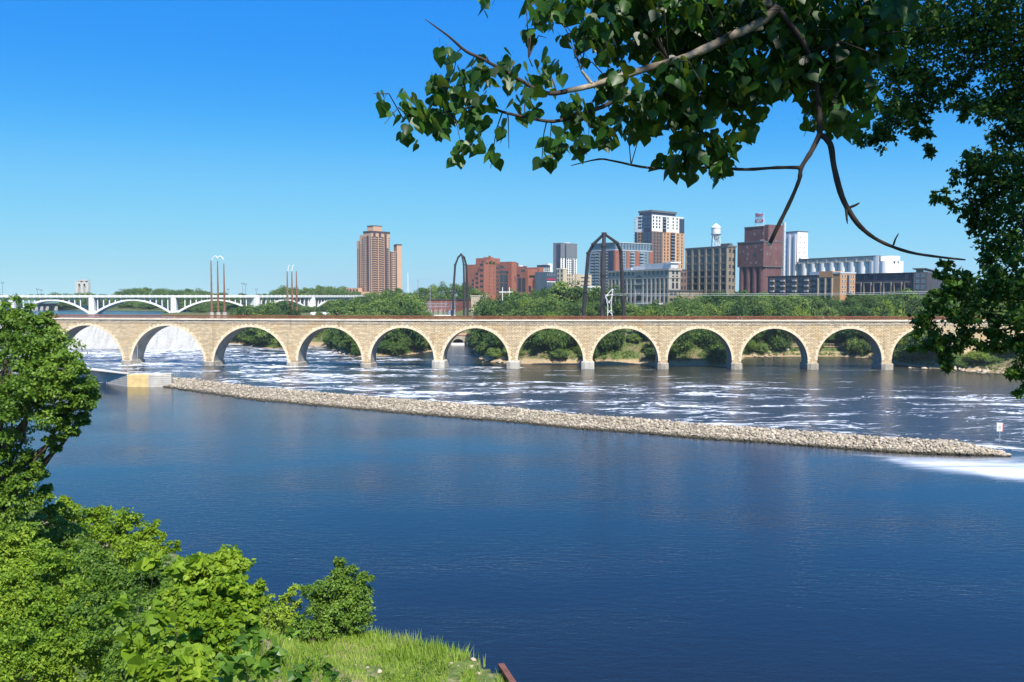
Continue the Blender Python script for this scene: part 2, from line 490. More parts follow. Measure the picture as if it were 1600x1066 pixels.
# ------------------------------------------------------------------ water
def water_grid():
    xs = np.arange(-440, 441, 2.5); ys = np.concatenate([np.arange(8, 340, 2.0), np.arange(340, 600, 2.5)])
    me, V = grid_mesh('river_water', xs, ys, lambda a, b: np.zeros_like(a), 'river')
    x, y = V[:, 0], V[:, 1]
    px, py = project(x, y, np.zeros_like(x))
    order = np.argsort(dike_x)
    dl = np.interp(x, dike_x[order], dike_y[order])
    rap = smooth(y - dl, -1.0, 3.0)
    rap = np.where(px > 1575, smooth(y - dl, -4, 10), rap)
    # how much foam the surface carries, from the photograph
    ctl = [(120, 550, .92), (250, 550, .92), (250, 565, .6), (150, 575, .55), (280, 580, .5), (400, 550, .75), (330, 575, .55), (500, 550, .62), (540, 562, .5), (450, 590, .66),
           (400, 595, .7), (600, 580, .52), (630, 560, .3), (700, 555, .12), (720, 540, .1), (600, 610, .56), (700, 600, .5), (760, 575, .3), (800, 620, .56), (850, 580, .16), (900, 600, .42), (960, 580, .12),
           (960, 612, .5), (1000, 590, .14), (1100, 585, .08), (1250, 560, .0), (1250, 590, .08), (1400, 590, .03), (1550, 600, .03), (1100, 612, .4), (1050, 640, .5), (1150, 660, .5),
           (1200, 612, .35), (1250, 640, .42), (1350, 615, .25), (1350, 650, .46), (1450, 620, .3), (1500, 640, .5), (1400, 670, .5), (1550, 650, .5), (1560, 690, .55), (1600, 700, .6), (900, 645, .58), (700, 625, .6)]
    num = np.zeros_like(x); den = np.zeros_like(x)
    for a, b, w in ctl:
        k = 1.0 / (((px - a) / 60.0) ** 2 + ((py - b) / 14.0) ** 2 + 0.15) ** 1.6
        num += k * w; den += k
    foam = num / den * rap * .86
    edge = np.exp(-((y - dl - 7) / 5.0) ** 2) * rap * (px < 1500)
    foam = np.maximum(foam, edge * 0.72 * (0.55 + 0.45 * vnoise(x, y, 18, 5)))
    # foam drifting round the end of the dike
    drift = smooth(poly_dist(px, py, [(1250, 702), (1350, 716), (1420, 735), (1520, 745), (1560, 754), (1660, 764), (1900, 790), (1900, 700), (1575, 712), (1500, 713), (1400, 710)]), -1, 12)
    foam2 = drift
    hz = rap * np.clip(foam - .15, 0, 1) * ((vnoise(x, y, 5.5, 21) - .5) * 1.3 + (vnoise(x, y, 2.8, 22) - .5) * .7)
    V[:, 2] += np.where(y > 482, 0, hz); me.vertices.foreach_set('co', V.astype(np.float32).ravel()); me.update()
    br = np.zeros_like(x)
    br = np.maximum(br, smooth(py, 655, 590) * smooth(px, 560, 800) * rap * 0.9)
    br = np.maximum(br, rap * 0.62)
    br *= 1 - 0.75 * smooth(px, 560, 330) * smooth(py, 600, 560)
    for nm, arr in (('rapid', rap), ('foam', foam), ('drift', foam2), ('brown', br)):
        a = me.attributes.new(nm, 'FLOAT', 'POINT')
        a.data.foreach_set('value', arr.astype(np.float32))
    return me

def water_mat(name, flow):
    t = NT(name)
    p = t.pos()
    w1 = t.noise(t.mapping(p, (0.30, 0.75, 1), (0, 0, 0.25)), 1.6, 3, 0.6, 0.4)
    w2 = t.noise(t.mapping(p, (0.6, 1.3, 1), (0, 0, -0.12)), 3.2, 2, 0.5)
    w0 = t.noise(t.mapping(p, (0.02, 0.05, 1)), 1.0, 3, 0.5)
    h = t.math('ADD', t.math('MULTIPLY', w1, 0.7), t.math('MULTIPLY', w2, 0.3))
    rap = t.attr('rapid'); fo = t.attr('foam'); dr = t.attr('drift'); br = t.attr('brown')
    blue = t.mix(t.ramp(w0, 0.35, 0.65), (0.0075, 0.0090, 0.0085), (0.0105, 0.0115, 0.0105))
    blue = t.mix(rap, blue, (0.010, 0.024, 0.050))
    base = t.mix(br, blue, (0.034, 0.033, 0.019))
    turb = t.noise(t.mapping(p, (0.10, 0.30, 1)), 1.2, 5, 0.65, 0.6)
    hh = t.math('ADD', h, t.math('MULTIPLY', t.math('MULTIPLY', turb, rap), 2.0))
    water = t.pbsdf(base, t.ramp(rap, 0, 1, 0.10, 0.16), 0.5, t.bump(hh, 1.0, 0.35, t.math('ADD', t.math('MULTIPLY', rap, 0.42), t.ramp(w0, 0.32, 0.68, 0.10, 0.30))))
    # foam lines: thin ridges of warped noise, thicker where the foam is dense
    wv = t.n("ShaderNodeVectorMath", operation='MULTIPLY_ADD')
    ns = t.n("ShaderNodeTexNoise"); t.l(p, ns.inputs['Vector']); ns.inputs['Scale'].default_value = 0.06; ns.inputs['Detail'].default_value = 3
    t.l(ns.outputs['Color'], wv.inputs[0]); wv.inputs[1].default_value = (22, 14, 0); t.l(p, wv.inputs[2])
    q = wv.outputs[0]
    r1 = t.noise(t.mapping(q, (0.050, 0.20, 1), (0, 0, 0.08)), 1.0, 4, 0.60)
    ridge = t.math('ABSOLUTE', t.math('SUBTRACT', r1, 0.5))
    patch = t.noise(t.mapping(q, (0.022, 0.075, 1), (0, 0, 0.05)), 1.0, 4, 0.6)
    fine = t.noise(t.mapping(q, (0.40, 1.0, 1)), 1.0, 5, 0.72)
    amt = t.math('ADD', t.math('MULTIPLY', fo, 0.085), t.math('MULTIPLY', t.math('SUBTRACT', patch, 0.545), 0.30))
    amt = t.math('ADD', amt, t.math('MULTIPLY', t.math('SUBTRACT', fine, 0.5), 0.10))
    f1 = t.ramp(t.math('SUBTRACT', amt, ridge), 0.0, 0.028)
    f1 = t.math('MULTIPLY', f1, t.ramp(fo, 0.02, 0.2))
    brk = t.noise(t.mapping(q, (0.5, 1.1, 1)), 1.0, 4, 0.75)
    f1 = t.math('MULTIPLY', f1, t.ramp(t.math('ADD', brk, t.math('MULTIPLY', fo, 0.16)), 0.42, 0.56))
    dense = t.ramp(t.math('ADD', fine, t.math('MULTIPLY', fo, 0.55)), 0.95, 1.08)
    f1 = t.math('MAXIMUM', f1, dense)
    dn = t.noise(t.mapping(p, (0.026, 0.13, 1), (0, 0, -0.34)), 1.0, 5, 0.6, 1.2)
    f2 = t.math('MULTIPLY', t.math('MULTIPLY', dr, 0.85), t.ramp(t.math('ADD', dn, t.math('MULTIPLY', dr, 0.20)), 0.47, 0.76))
    fm = t.math('MAXIMUM', f1, f2, clamp=True)
    foam = t.pbsdf((0.74, 0.77, 0.80), 0.8, 0.1, t.bump(fine, 0.4, 0.3))
    ms = t.n("ShaderNodeMixShader")
    t.l(t.math('MULTIPLY', fm, 0.94), ms.inputs[0]); t.l(water, ms.inputs[1]); t.l(foam, ms.inputs[2])
    M[name] = t.surf(ms.outputs[0])
water_mat('river', True)
tag(link('river_water', water_grid()), kind='structure')

def pool_mat():
    t = NT('pool_water')
    p = t.pos()
    w1 = t.noise(t.mapping(p, (0.2, 0.6, 1)), 1.0, 3, 0.6)
    M['pool_water'] = t.surf(t.pbsdf((0.03, 0.06, 0.12), 0.12, 0.5, t.bump(w1, 0.5, 0.4)))
    t = NT('white_water')
    u = t.pos()
    st = t.noise(t.mapping(u, (0.5, 0.05, 0.08)), 1.0, 4, 0.6)
    fn = t.noise(u, 0.8, 4, 0.7)
    c = t.mix(t.ramp(t.math('ADD', t.math('MULTIPLY', st, 0.6), t.math('MULTIPLY', fn, 0.4)), 0.3, 0.6), (0.27, 0.27, 0.255), (0.47, 0.465, 0.43))
    M['white_water'] = t.surf(t.pbsdf(c, 0.7, 0.2, t.bump(t.math('ADD', fn, t.math('MULTIPLY', st, 1.5)), 0.65, 0.8)))
pool_mat()
m = MB()
m.add([(x, y, POOLZ) for x, y in UPPER], [tuple(range(len(UPPER)))])
tag(m.build('upper_river_water', 'pool_water'), kind='structure')
def falls():
    x0, x1 = -560.0, xat(336, 488)
    prof = [(483.0, -0.3), (484.5, 0.7), (486.5, 1.0), (488.5, 3.0), (491, 7.0), (494, 11.0), (497, 13.4), (500, 14.25), (503, 14.36)]
    xs = np.arange(x0, x1, 2.0)
    V = []
    for yy, zz in prof:
        for x in xs:
            k = 1.0 if zz < 13 else 0.2
            V.append((x, yy + (vnoise(x, yy, 7, 2) - 0.5) * 2.5 * k, zz + (vnoise(x, yy, 4, 8) - 0.5) * 0.9 * k))
    n = len(xs); Fc = []
    for i in range(len(prof) - 1):
        for k in range(n - 1): Fc.append((i * n + k, i * n + k + 1, (i + 1) * n + k + 1, (i + 1) * n + k))
    return np_mesh('waterfall', V, Fc, 'white_water', smooth=True)
tag(link('waterfall', falls()), kind='structure')

# rocks of the dike: thousands of stones on a core
def rocks_mat(name, a, b, c3):
    t = NT(name)
    n = t.attr('tint'); f = t.noise(t.pos(), 3.0, 3, 0.6)
    z = t.n("ShaderNodeSeparateXYZ"); t.l(t.pos(), z.inputs[0])
    c = t.mix(n, a, b); c = t.mix(t.ramp(f, 0.4, 0.75, 0, 0.6), c, c3)
    c = t.mix(t.ramp(z.outputs[2], 0.15, 0.55), (0.045, 0.04, 0.025), c)       # wet and mossy at the waterline
    M[name] = t.surf(t.pbsdf(c, 0.9, 0.15, t.bump(f, 0.4, 0.1)))
rocks_mat('dike_rock', (0.17, 0.145, 0.105), (0.58, 0.50, 0.385), (0.36, 0.305, 0.225))
_t = (1 + 5 ** 0.5) / 2
ICO_V = np.array([(-1, _t, 0), (1, _t, 0), (-1, -_t, 0), (1, -_t, 0), (0, -1, _t), (0, 1, _t), (0, -1, -_t), (0, 1, -_t), (_t, 0, -1), (_t, 0, 1), (-_t, 0, -1), (-_t, 0, 1)]) / 1.902
ICO_F = np.array([(0, 11, 5), (0, 5, 1), (0, 1, 7), (0, 7, 10), (0, 10, 11), (1, 5, 9), (5, 11, 4), (11, 10, 2), (10, 7, 6), (7, 1, 8), (3, 9, 4), (3, 4, 2), (3, 2, 6), (3, 6, 8), (3, 8, 9), (4, 9, 5), (2, 4, 11), (6, 2, 10), (8, 6, 7), (9, 8, 1)])
def stones(P, size, rng):
    n = len(P)
    J = ICO_V[None] * (1 + 0.28 * rng.normal(size=(n, 12, 1)).clip(-1.4, 1.4))
    sc = 0.6 + 0.7 * rng.random((n, 1, 3)); sc[:, :, 2] *= 0.75
    J = J * sc
    a = rng.random(n) * 6.283
    ca, sa = np.cos(a)[:, None], np.sin(a)[:, None]
    X = J[:, :, 0] * ca - J[:, :, 1] * sa; Y = J[:, :, 0] * sa + J[:, :, 1] * ca
    V = np.stack([X, Y, J[:, :, 2]], -1) * size[:, None, None] + P[:, None, :]
    Fc = (np.arange(n) * 12)[:, None, None] + ICO_F[None]
    return V.reshape(-1, 3), Fc.reshape(-1, 3), np.repeat(rng.random(n), 20)
def dike():
    rng = np.random.default_rng(4)
    tx = np.array([v.x for v in toe]); ty = np.array([v.y for v in toe])
    s = np.linspace(0, 1, 500)
    k = np.linspace(0, 1, len(toe))
    TX, TY = np.interp(s, k, tx), np.interp(s, k, ty)
    CX, CY = np.interp(s, k, [v.x for v in crest]), np.interp(s, k, [v.y for v in crest])
    CZ = np.interp(s, k, [v.z for v in crest])
    wide = np.interp(s, [0, .1, .4, 1], [4, 4, 3.2, 2.2])
    # core cross-section
    rows = [(TX, TY - 0.8, -0.8 + 0 * s), (TX, TY, 0.0 * s), (CX, CY, CZ - 0.25), (CX, CY + wide, CZ - 0.25), (CX, CY + wide + 4, -0.6 + 0 * s)]
    V = np.concatenate([np.stack(r, -1) for r in rows]); n = len(s)
    Fq = []
    for r in range(len(rows) - 1):
        i = np.arange(n - 1) + r * n
        Fq.append(np.stack([i, i + 1, i + 1 + n, i + n], -1))
    Fq = np.concatenate(Fq)
    Fc = np.concatenate([Fq[:, [0, 1, 2]], Fq[:, [0, 2, 3]]])
    tint = rng.random(len(Fc)) * 0.4
    N = 30000
    u = rng.random(N); v = rng.random(N)
    i = (u * (n - 1)).astype(int)
    w = v * 1.75
    f = np.clip(w, 0, 1); g = np.clip((w - 1) / 0.45, 0, 1); b = np.clip((w - 1.45) / 0.3, 0, 1)
    X = TX[i] * (1 - f) + CX[i] * f + rng.normal(size=N) * 0.3
    Y = TY[i] * (1 - f) + CY[i] * f + g * wide[i] + b * 3.2 + rng.normal(size=N) * 0.3
    Z = CZ[i] * f - b * CZ[i] * 0.95 + rng.normal(size=N) * 0.12 - 0.1
    endw = 1 + 0 * X
    size = 0.15 + 0.30 * rng.random(N) ** 2.6
    sv, sf, st = stones(np.stack([X, Y, Z], -1), size, rng)
    # stragglers tailing off into the water at the end
    P = []
    e = toe[-1]
    for q in range(60): P.append((e.x + rng.random() * 2.2 - 0.8, e.y + rng.random() * 4 - 1.0, rng.random() * 0.35 - 0.1))
    s2, f2, t2 = stones(np.array(P), 0.3 + 0.35 * rng.random(60), rng)
    V = np.concatenate([V, sv, s2]); Fc = np.concatenate([Fc, sf + n * 5, f2 + n * 5 + len(sv)])
    return np_mesh('rock_dike', V, Fc, 'dike_rock', np.concatenate([tint, st, t2]))
tag(link('rock_dike', dike()), 'long low dike of heaped tan rubble curving across the river', 'rock dike', kind='stuff')

# ------------------------------------------------------------------ the stone arch bridge
def stone_mat(name, tan, grey, stain, course=0.52):
    t = NT(name)
    uv = t.uv()
    n0 = t.n("ShaderNodeTexNoise"); t.l(uv, n0.inputs['Vector']); n0.inputs['Scale'].default_value = 0.7; n0.inputs['Detail'].default_value = 3
    wob = t.n("ShaderNodeVectorMath", operation='MULTIPLY_ADD')
    t.l(n0.outputs['Color'], wob.inputs[0]); wob.inputs[1].default_value = (0.5, 0.30, 0); t.l(uv, wob.inputs[2])
    br = t.n("ShaderNodeTexBrick")
    t.l(wob.outputs[0], br.inputs['Vector'])
    br.inputs['Color1'].default_value = (0, 0, 0, 1); br.inputs['Color2'].default_value = (1, 1, 1, 1); br.inputs['Mortar'].default_value = (0.5, 0.5, 0.5, 1)
    br.inputs['Scale'].default_value = 1.0
    br.inputs['Brick Width'].default_value = 1.35; br.inputs['Row Height'].default_value = course
    br.inputs['Mortar Size'].default_value = 0.10; br.inputs['Mortar Smooth'].default_value = 0.35
    br.offset = 0.43
    big = t.noise(uv, 0.09, 4, 0.6)
    mid = t.noise(t.mapping(uv, (0.5, 1.6, 1)), 0.8, 4, 0.65)
    fine = t.noise(uv, 3.5, 4, 0.7)
    c = t.mix(br.outputs['Color'], mul(tan, 0.76), mul(tan, 1.15))
    c = t.mix(t.ramp(mid, 0.45, 0.70, 0, 0.65), c, grey)
    c = t.mix(t.ramp(big, 0.52, 0.70, 0, 0.55), c, (tan[0] * 0.84, tan[1] * 0.66, tan[2] * 0.38))
    joint = t.math('MULTIPLY', br.outputs['Fac'], t.ramp(mid, 0.30, 0.60, 0.15, 0.95))
    c = t.mix(joint, c, stain)
    c = t.mix(t.ramp(fine, 0.55, 0.85, 0, 0.55), c, mul(stain, 1.6))
    drip = t.noise(t.mapping(uv, (0.45, 0.035, 1)), 1.0, 4, 0.6)
    c = t.mix(t.ramp(drip, 0.56, 0.72, 0, 0.55), c, mul(stain, 1.5))
    sp = t.n("ShaderNodeSeparateXYZ"); t.l(uv, sp.inputs[0])
    damp = t.ramp(t.math('ADD', sp.outputs[1], t.math('MULTIPLY', t.math('SUBTRACT', mid, 0.5), 3.0)), 0.6, 3.2, 0.6, 0.0)
    c = t.mix(damp, c, mul(stain, 1.1))
    h = t.math('SUBTRACT', t.math('MULTIPLY', fine, 0.7), br.outputs['Fac'])
    M[name] = t.surf(t.pbsdf(c, 0.9, 0.1, t.bump(h, 0.9, 0.25)))
stone_mat('bridge_stone', (0.84, 0.65, 0.40), (0.74, 0.64, 0.48), (0.16, 0.105, 0.06))
stone_mat('bridge_frieze', (0.68, 0.56, 0.41), (0.42, 0.38, 0.33), (0.09, 0.075, 0.06), 0.5)
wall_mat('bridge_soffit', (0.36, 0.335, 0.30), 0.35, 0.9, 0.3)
wall_mat('footing_concrete', (0.50, 0.47, 0.41), 0.3, 0.9, 0.5)
wall_mat('footing_stone', (0.36, 0.32, 0.26), 0.4, 0.9, 0.6)
wall_mat('coping_stone', (0.82, 0.73, 0.57), 0.25, 0.9, 0.8)
wall_mat('voussoir', (0.80, 0.65, 0.45), 0.30, 0.9, 0.9)
wall_mat('rust_rail', (0.27, 0.10, 0.055), 0.35, 0.7, 1.0)
wall_mat('girder_red', (0.20, 0.06, 0.05), 0.3, 0.6, 0.6)
plain_mat('deck_paving', (0.30, 0.28, 0.25), 0.9, 0.1)

BR_PX = [-330, -150, 80, 325, 571, 800, 1100, 1385, 1750]
BR_Y = [415, 400, 382, 369, 358, 352, 349, 347, 346]
PIERS = [76, 198, 326, 457.5, 572, 685, 802, 918.5, 1036, 1151, 1270, 1386, 1503]
def br_y(px): return float(np.interp(px, BR_PX, BR_Y))
def br_pt(px): return np.array([xat(px, br_y(px), 540), br_y(px)])
_bp = np.array([br_pt(p) for p in np.arange(-330, 1751, 5.0)])
_bs = np.concatenate([[0], np.cumsum(np.linalg.norm(np.diff(_bp, axis=0), axis=1))])
_bpx = np.arange(-330, 1751, 5.0)
def s_of_px(px): return float(np.interp(px, _bpx, _bs))
def bpos(s, off=0.0):
    """point on the bridge's near face at arc length s; off pushes towards the far side"""
    x = np.interp(s, _bs, _bp[:, 0]); y = np.interp(s, _bs, _bp[:, 1])
    e = 2.0
    tx = np.interp(s + e, _bs, _bp[:, 0]) - np.interp(s - e, _bs, _bp[:, 0]); ty = np.interp(s + e, _bs, _bp[:, 1]) - np.interp(s - e, _bs, _bp[:, 1])
    l = math.hypot(tx, ty) or 1
    return x - ty / l * off, y + tx / l * off
DECKZ, FRIEZE0, WID = 19.35, 17.35, 8.6
PW = [3.2, 3.9, 3.9, 4.3, 3.6, 3.6, 3.6, 3.6, 3.6, 3.6, 3.7, 3.9, 6.0]
S_P = [s_of_px(p) for p in PIERS]
ARCH = []
for i in range(12):
    a, b = S_P[i] + PW[i] / 2, S_P[i + 1] - PW[i + 1] / 2
    r = (b - a) / 2
    ARCH.append((a + r, r, 16.05 - r if r < 16.6 else -0.5))
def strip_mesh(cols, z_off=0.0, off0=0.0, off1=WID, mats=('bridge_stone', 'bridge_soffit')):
    """cols: (s, zb, zt). Near face, far face, underside and top of a wall that follows the bridge"""
    V, Fc, mi, uv = [], [], [], []
    for s, zb, zt in cols:
        x0, y0 = bpos(s, off0); x1, y1 = bpos(s, off1)
        V += [(x0, y0, zb), (x0, y0, zt), (x1, y1, zb), (x1, y1, zt)]
    def q(a, b, c, d, k, ua, ub, uc, ud):
        Fc.append((a, b, c, d)); mi.append(k); uv.extend([ua, ub, uc, ud])
    for i in range(len(cols) - 1):
        (s0, b0, t0), (s1, b1, t1) = cols[i], cols[i + 1]
        o, p = i * 4, i * 4 + 4
        if s1 - s0 > 1e-4:
            q(o, p, p + 1, o + 1, 0, (s0, b0), (s1, b1), (s1, t1), (s0, t0))
            q(p + 2, o + 2, o + 3, p + 3, 0, (s1, b1), (s0, b0), (s0, t0), (s1, t1))
            q(o + 1, p + 1, p + 3, o + 3, 0, (s0, 0), (s1, 0), (s1, WID), (s0, WID))
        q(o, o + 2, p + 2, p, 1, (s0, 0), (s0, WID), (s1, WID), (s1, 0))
    e = (len(cols) - 1) * 4
    for k in (0, e): q(k, k + 1, k + 3, k + 2, 0, (0, 0), (0, 1), (1, 1), (1, 0))
    me = bpy.data.meshes.new('arcade')
    me.from_pydata(V, [], Fc)
    for k in mats: me.materials.append(M[k])
    me.polygons.foreach_set('material_index', mi)
    ul = me.uv_layers.new(name='UVMap')
    ul.data.foreach_set('uv', np.array(uv, dtype=np.float32).ravel())
    me.update()
    return me
def build_bridge():
    bx, by = bpos(S_P[6])
    root = thing('stone_arch_bridge', 'long tan stone bridge of twelve round arches crossing the river', 'bridge', (bx, by, 0))
    def put(name, me):
        o = link(name, me, root)
        o.location = (-bx, -by, 0)
        return o
    s_l = S_P[0] - 1.6; s_r = s_of_px(1745)
    cols = [(s_l, -1.0, FRIEZE0)]
    for c, r, z0 in ARCH:
        n = 44
        for k in range(n + 1):
            t = math.pi * k / n
            s = c - r * math.cos(t); z = z0 + r * math.sin(t)
            if k == 0: cols.append((s, -1.0, FRIEZE0))
            cols.append((s, z, FRIEZE0))
            if k == n: cols.append((s, -1.0, FRIEZE0))
    for s in np.linspace(S_P[12] + 3.0, s_r, 12): cols.append((s, -1.0, FRIEZE0))
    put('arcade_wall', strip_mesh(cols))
    fl = [(s, FRIEZE0, DECKZ - 0.45) for s in np.linspace(s_l, s_r, 150)]
    put('frieze', strip_mesh(fl, off0=-0.06, off1=WID + 0.06, mats=('bridge_frieze', 'bridge_frieze')))
    rng = random.Random(3)
    for o0, o1 in ((-0.38, 0.55), (WID - 0.55, WID + 0.38)):
        mb = MB(); s = s_l
        while s < s_r - 0.3:                                   # coping stones laid end to end
            w = min(rng.uniform(1.4, 2.4), s_r - s); j = rng.uniform(-0.05, 0.05)
            a0, a1, b0, b1 = bpos(s + .02, o0 + j), bpos(s + .02, o1), bpos(s + w - .02, o0 + j), bpos(s + w - .02, o1)
            z0, z1 = DECKZ - 0.449, DECKZ + rng.uniform(-.04, .05)
            mb.add([(*a0, z0), (*b0, z0), (*b1, z0), (*a1, z0), (*a0, z1), (*b0, z1), (*b1, z1), (*a1, z1)],
                   [(0, 3, 2, 1), (4, 5, 6, 7), (0, 1, 5, 4), (1, 2, 6, 5), (2, 3, 7, 6), (3, 0, 4, 7)])
            s += w
        put('coping', mb.mesh('coping', 'coping_stone'))
    put('deck', strip_mesh([(s, DECKZ - 0.44, DECKZ - 0.12) for s in np.linspace(s_l, s_r, 120)], off0=0.56, off1=WID - 0.56, mats=('deck_paving', 'deck_paving')))
    for o0 in (0.25, WID - 0.25):                              # rusty railing: posts, mid rails and a heavy top rail
        mb = MB()
        ss = np.arange(s_l, s_r, 2.4)
        for s in ss:
            x, y = bpos(s, o0)
            mb.box(x - .06, x + .06, y - .06, y + .06, DECKZ - .02, DECKZ + 1.32)
        for a, b in zip(ss[:-1], ss[1:]):
            p, q = bpos(a, o0), bpos(b, o0)
            for z, w in ((1.30, .13), (1.02, .07), (.78, .07), (.54, .07), (.30, .07), (.12, .07)):
                mb.bar((*p, DECKZ + z), (*q, DECKZ + z), w)
        put('railing', mb.mesh('railing', 'rust_rail'))
    for c, r, z0 in ARCH:                                      # dressed voussoirs round each arch
        for side in (0, 1):
            mb = MB(); n = int(r * math.pi / 0.95)
            for k in range(n):
                t0, t1 = math.pi * (k + .04) / n, math.pi * (k + .96) / n
                if z0 + r * math.sin((t0 + t1) / 2) < 1.2: continue
                ro = r + (1.25 if k % 2 else 0.85) + rng.uniform(-.12, .12)
                pr = rng.uniform(.05, .16)
                oa, ob = (-pr, 0.3) if side == 0 else (WID - 0.3, WID + pr)
                vs = []
                for off in (oa, ob):
                    for tt, rr in ((t0, r - .02), (t1, r - .02), (t1, ro), (t0, ro)):
                        x, y = bpos(c - rr * math.cos(tt), off)
                        vs.append((x, y, min(z0 + rr * math.sin(tt), FRIEZE0 - .03)))
                mb.add(vs, [(0, 1, 2, 3), (7, 6, 5, 4), (0, 4, 5, 1), (1, 5, 6, 2), (2, 6, 7, 3), (3, 7, 4, 0)])
            if side == 0 or True:
                put('arch_ring', mb.mesh('arch_ring', 'voussoir'))
    for i, s in enumerate(S_P[1:12], 1):                       # footings standing in the water
        w = PW[i] / 2 + (0.75 if i in (5, 6, 7) else 0.35)
        conc = i in (5, 6, 7)
        top = 3.0 if conc else 2.5 if i > 7 else 1.7
        mb = MB()
        def ring(inset, z):
            out = []
            for ds, off in ((-w + inset, -.75 + inset), (-w * .45, -1.5 + inset), (w * .45, -1.5 + inset), (w - inset, -.75 + inset), (w - inset, WID + .75 - inset), (w * .45, WID + 1.5 - inset), (-w * .45, WID + 1.5 - inset), (-w + inset, WID + .75 - inset)):
                out.append((*bpos(s + ds, off), z))
            return out
        rs = ring(0, -1.5) + ring(0, top - .35) + ring(.25, top)
        fs = [(k + 8 * j, (k + 1) % 8 + 8 * j, (k + 1) % 8 + 8 * j + 8, k + 8 * j + 8) for j in (0, 1) for k in range(8)] + [tuple(range(16, 24))]
        mb.add(rs, fs)
        put('footing', mb.mesh('footing', 'footing_concrete' if conc else 'footing_stone'))
    # dark red steel girders carry the deck on from the last stone pier over the lock
    mb = MB()
    a, b = s_of_px(-300), s_l - 0.15
    for o0 in (0.2, WID - 0.2):
        p, q = bpos(a, o0), bpos(b, o0)
        mb.add([(p[0], p[1] - .15, 16.6), (q[0], q[1] - .15, 16.6), (q[0], q[1] + .15, 16.6), (p[0], p[1] + .15, 16.6), (p[0], p[1] - .15, 19.9), (q[0], q[1] - .15, 19.9), (q[0], q[1] + .15, 19.9), (p[0], p[1] + .15, 19.9)],
               [(0, 3, 2, 1), (4, 5, 6, 7), (0, 1, 5, 4), (1, 2, 6, 5), (2, 3, 7, 6), (3, 0, 4, 7)])
        for s in np.arange(a + 1, b, 2.2):
            x, y = bpos(s, o0); mb.box(x - .12, x + .12, y - .34, y - .16, 16.7, 19.8)
        mb.bar((p[0], p[1], 19.98), (q[0], q[1], 19.98), .55); mb.bar((p[0], p[1], 16.6), (q[0], q[1], 16.6), .5)
    p0, p1, q0, q1 = bpos(a, .4), bpos(a, WID - .4), bpos(b, .4), bpos(b, WID - .4)
    mb.add([(*p0, 18.3), (*q0, 18.3), (*q1, 18.3), (*p1, 18.3)], [(0, 1, 2, 3)])
    put('girder_span', mb.mesh('girder_span', 'girder_red'))
build_bridge()

# people on the bridge deck: one continuous skinned body each, standing or walking behind the railing
def person(px, off, shirt, trousers, label, stride=0.25, face=1, hair=(0.05, 0.035, 0.025), skin=(0.5, 0.33, 0.24)):
    x, y = bpos(s_of_px(px), off)
    root = thing('person', label, 'person', (x, y, DECKZ - 0.12), 0 if face > 0 else math.pi)
    nm = 'p%d' % px
    def mt(n, c): return plain_mat(n + nm, c, 0.8, 0.2, 0, .08)
    mt('skin', skin); mt('shirt', shirt); mt('trousers', trousers); mt('hair', hair)
    j = {'pel': (0, 0, .93), 'wst': (0, 0, 1.08), 'chest': (.01, 0, 1.32), 'nk': (.02, 0, 1.47), 'hd': (.04, 0, 1.58), 'top': (.03, 0, 1.70)}
    E = [('pel', 'wst'), ('wst', 'chest'), ('chest', 'nk'), ('nk', 'hd'), ('hd', 'top')]
    r = {'pel': (.15, .12), 'wst': (.13, .11), 'chest': (.15, .12), 'nk': (.055, .055), 'hd': (.085, .10), 'top': (.07, .075)}
    for sgn, k in ((1, 'l'), (-1, 'r')):
        f = stride * sgn
        j['hip' + k] = (0, .09 * sgn, .88); j['kn' + k] = (f * .5 + .03, .10 * sgn, .48); j['an' + k] = (f, .10 * sgn, .08); j['to' + k] = (f + .17, .12 * sgn, .04)
        j['sh' + k] = (0, .18 * sgn, 1.40); j['el' + k] = (-f * .35 - .03, .24 * sgn, 1.12); j['wr' + k] = (-f * .6 + .06, .24 * sgn, .88); j['ha' + k] = (-f * .6 + .09, .24 * sgn, .78)
        E += [('pel', 'hip' + k), ('hip' + k, 'kn' + k), ('kn' + k, 'an' + k), ('an' + k, 'to' + k), ('chest', 'sh' + k), ('sh' + k, 'el' + k), ('el' + k, 'wr' + k), ('wr' + k, 'ha' + k)]
        for q, w in (('hip', .095), ('kn', .062), ('an', .045), ('to', .04), ('sh', .062), ('el', .046), ('wr', .033), ('ha', .036)): r[q + k] = (w, w)
    names = list(j)
    me = bpy.data.meshes.new('body')
    me.from_pydata([j[n] for n in names], [(names.index(a), names.index(b)) for a, b in E], [])
    o = link('body', me, root)
    sk = o.modifiers.new('skin', 'SKIN'); o.modifiers.new('sub', 'SUBSURF').levels = 1
    o.modifiers['sub'].render_levels = 1
    for i, n in enumerate(names): me.skin_vertices[0].data[i].radius = r[n]
    me.skin_vertices[0].data[0].use_root = True
    dg = bpy.context.evaluated_depsgraph_get()
    bm = bpy.data.meshes.new_from_object(o.evaluated_get(dg))
    o.modifiers.clear(); o.data = bm; bm.name = 'body'
    bm.materials.clear()
    for q in ('skin', 'trousers', 'shirt', 'hair'): bm.materials.append(M[q + nm])
    for p in bm.polygons:
        c = p.center
        arm = abs(c.y) > .175
        p.material_index = 3 if (c.z > 1.62 or (c.z > 1.52 and c.x < 0.0)) else 0 if c.z > 1.46 else 0 if (arm and c.z < 1.16 and c.z > .7) else 2 if (c.z > .98) else 1 if c.z > .09 else 3
        p.use_smooth = True
    return root
person(738, 1.2, (.72, .70, .66), (.08, .09, .13), 'person in a white top walking on the stone bridge below the thin steel arch', .26)
person(1154, 1.4, (.75, .74, .72), (.25, .25, .28), 'person in white on the stone bridge, left one of a close pair', .18)
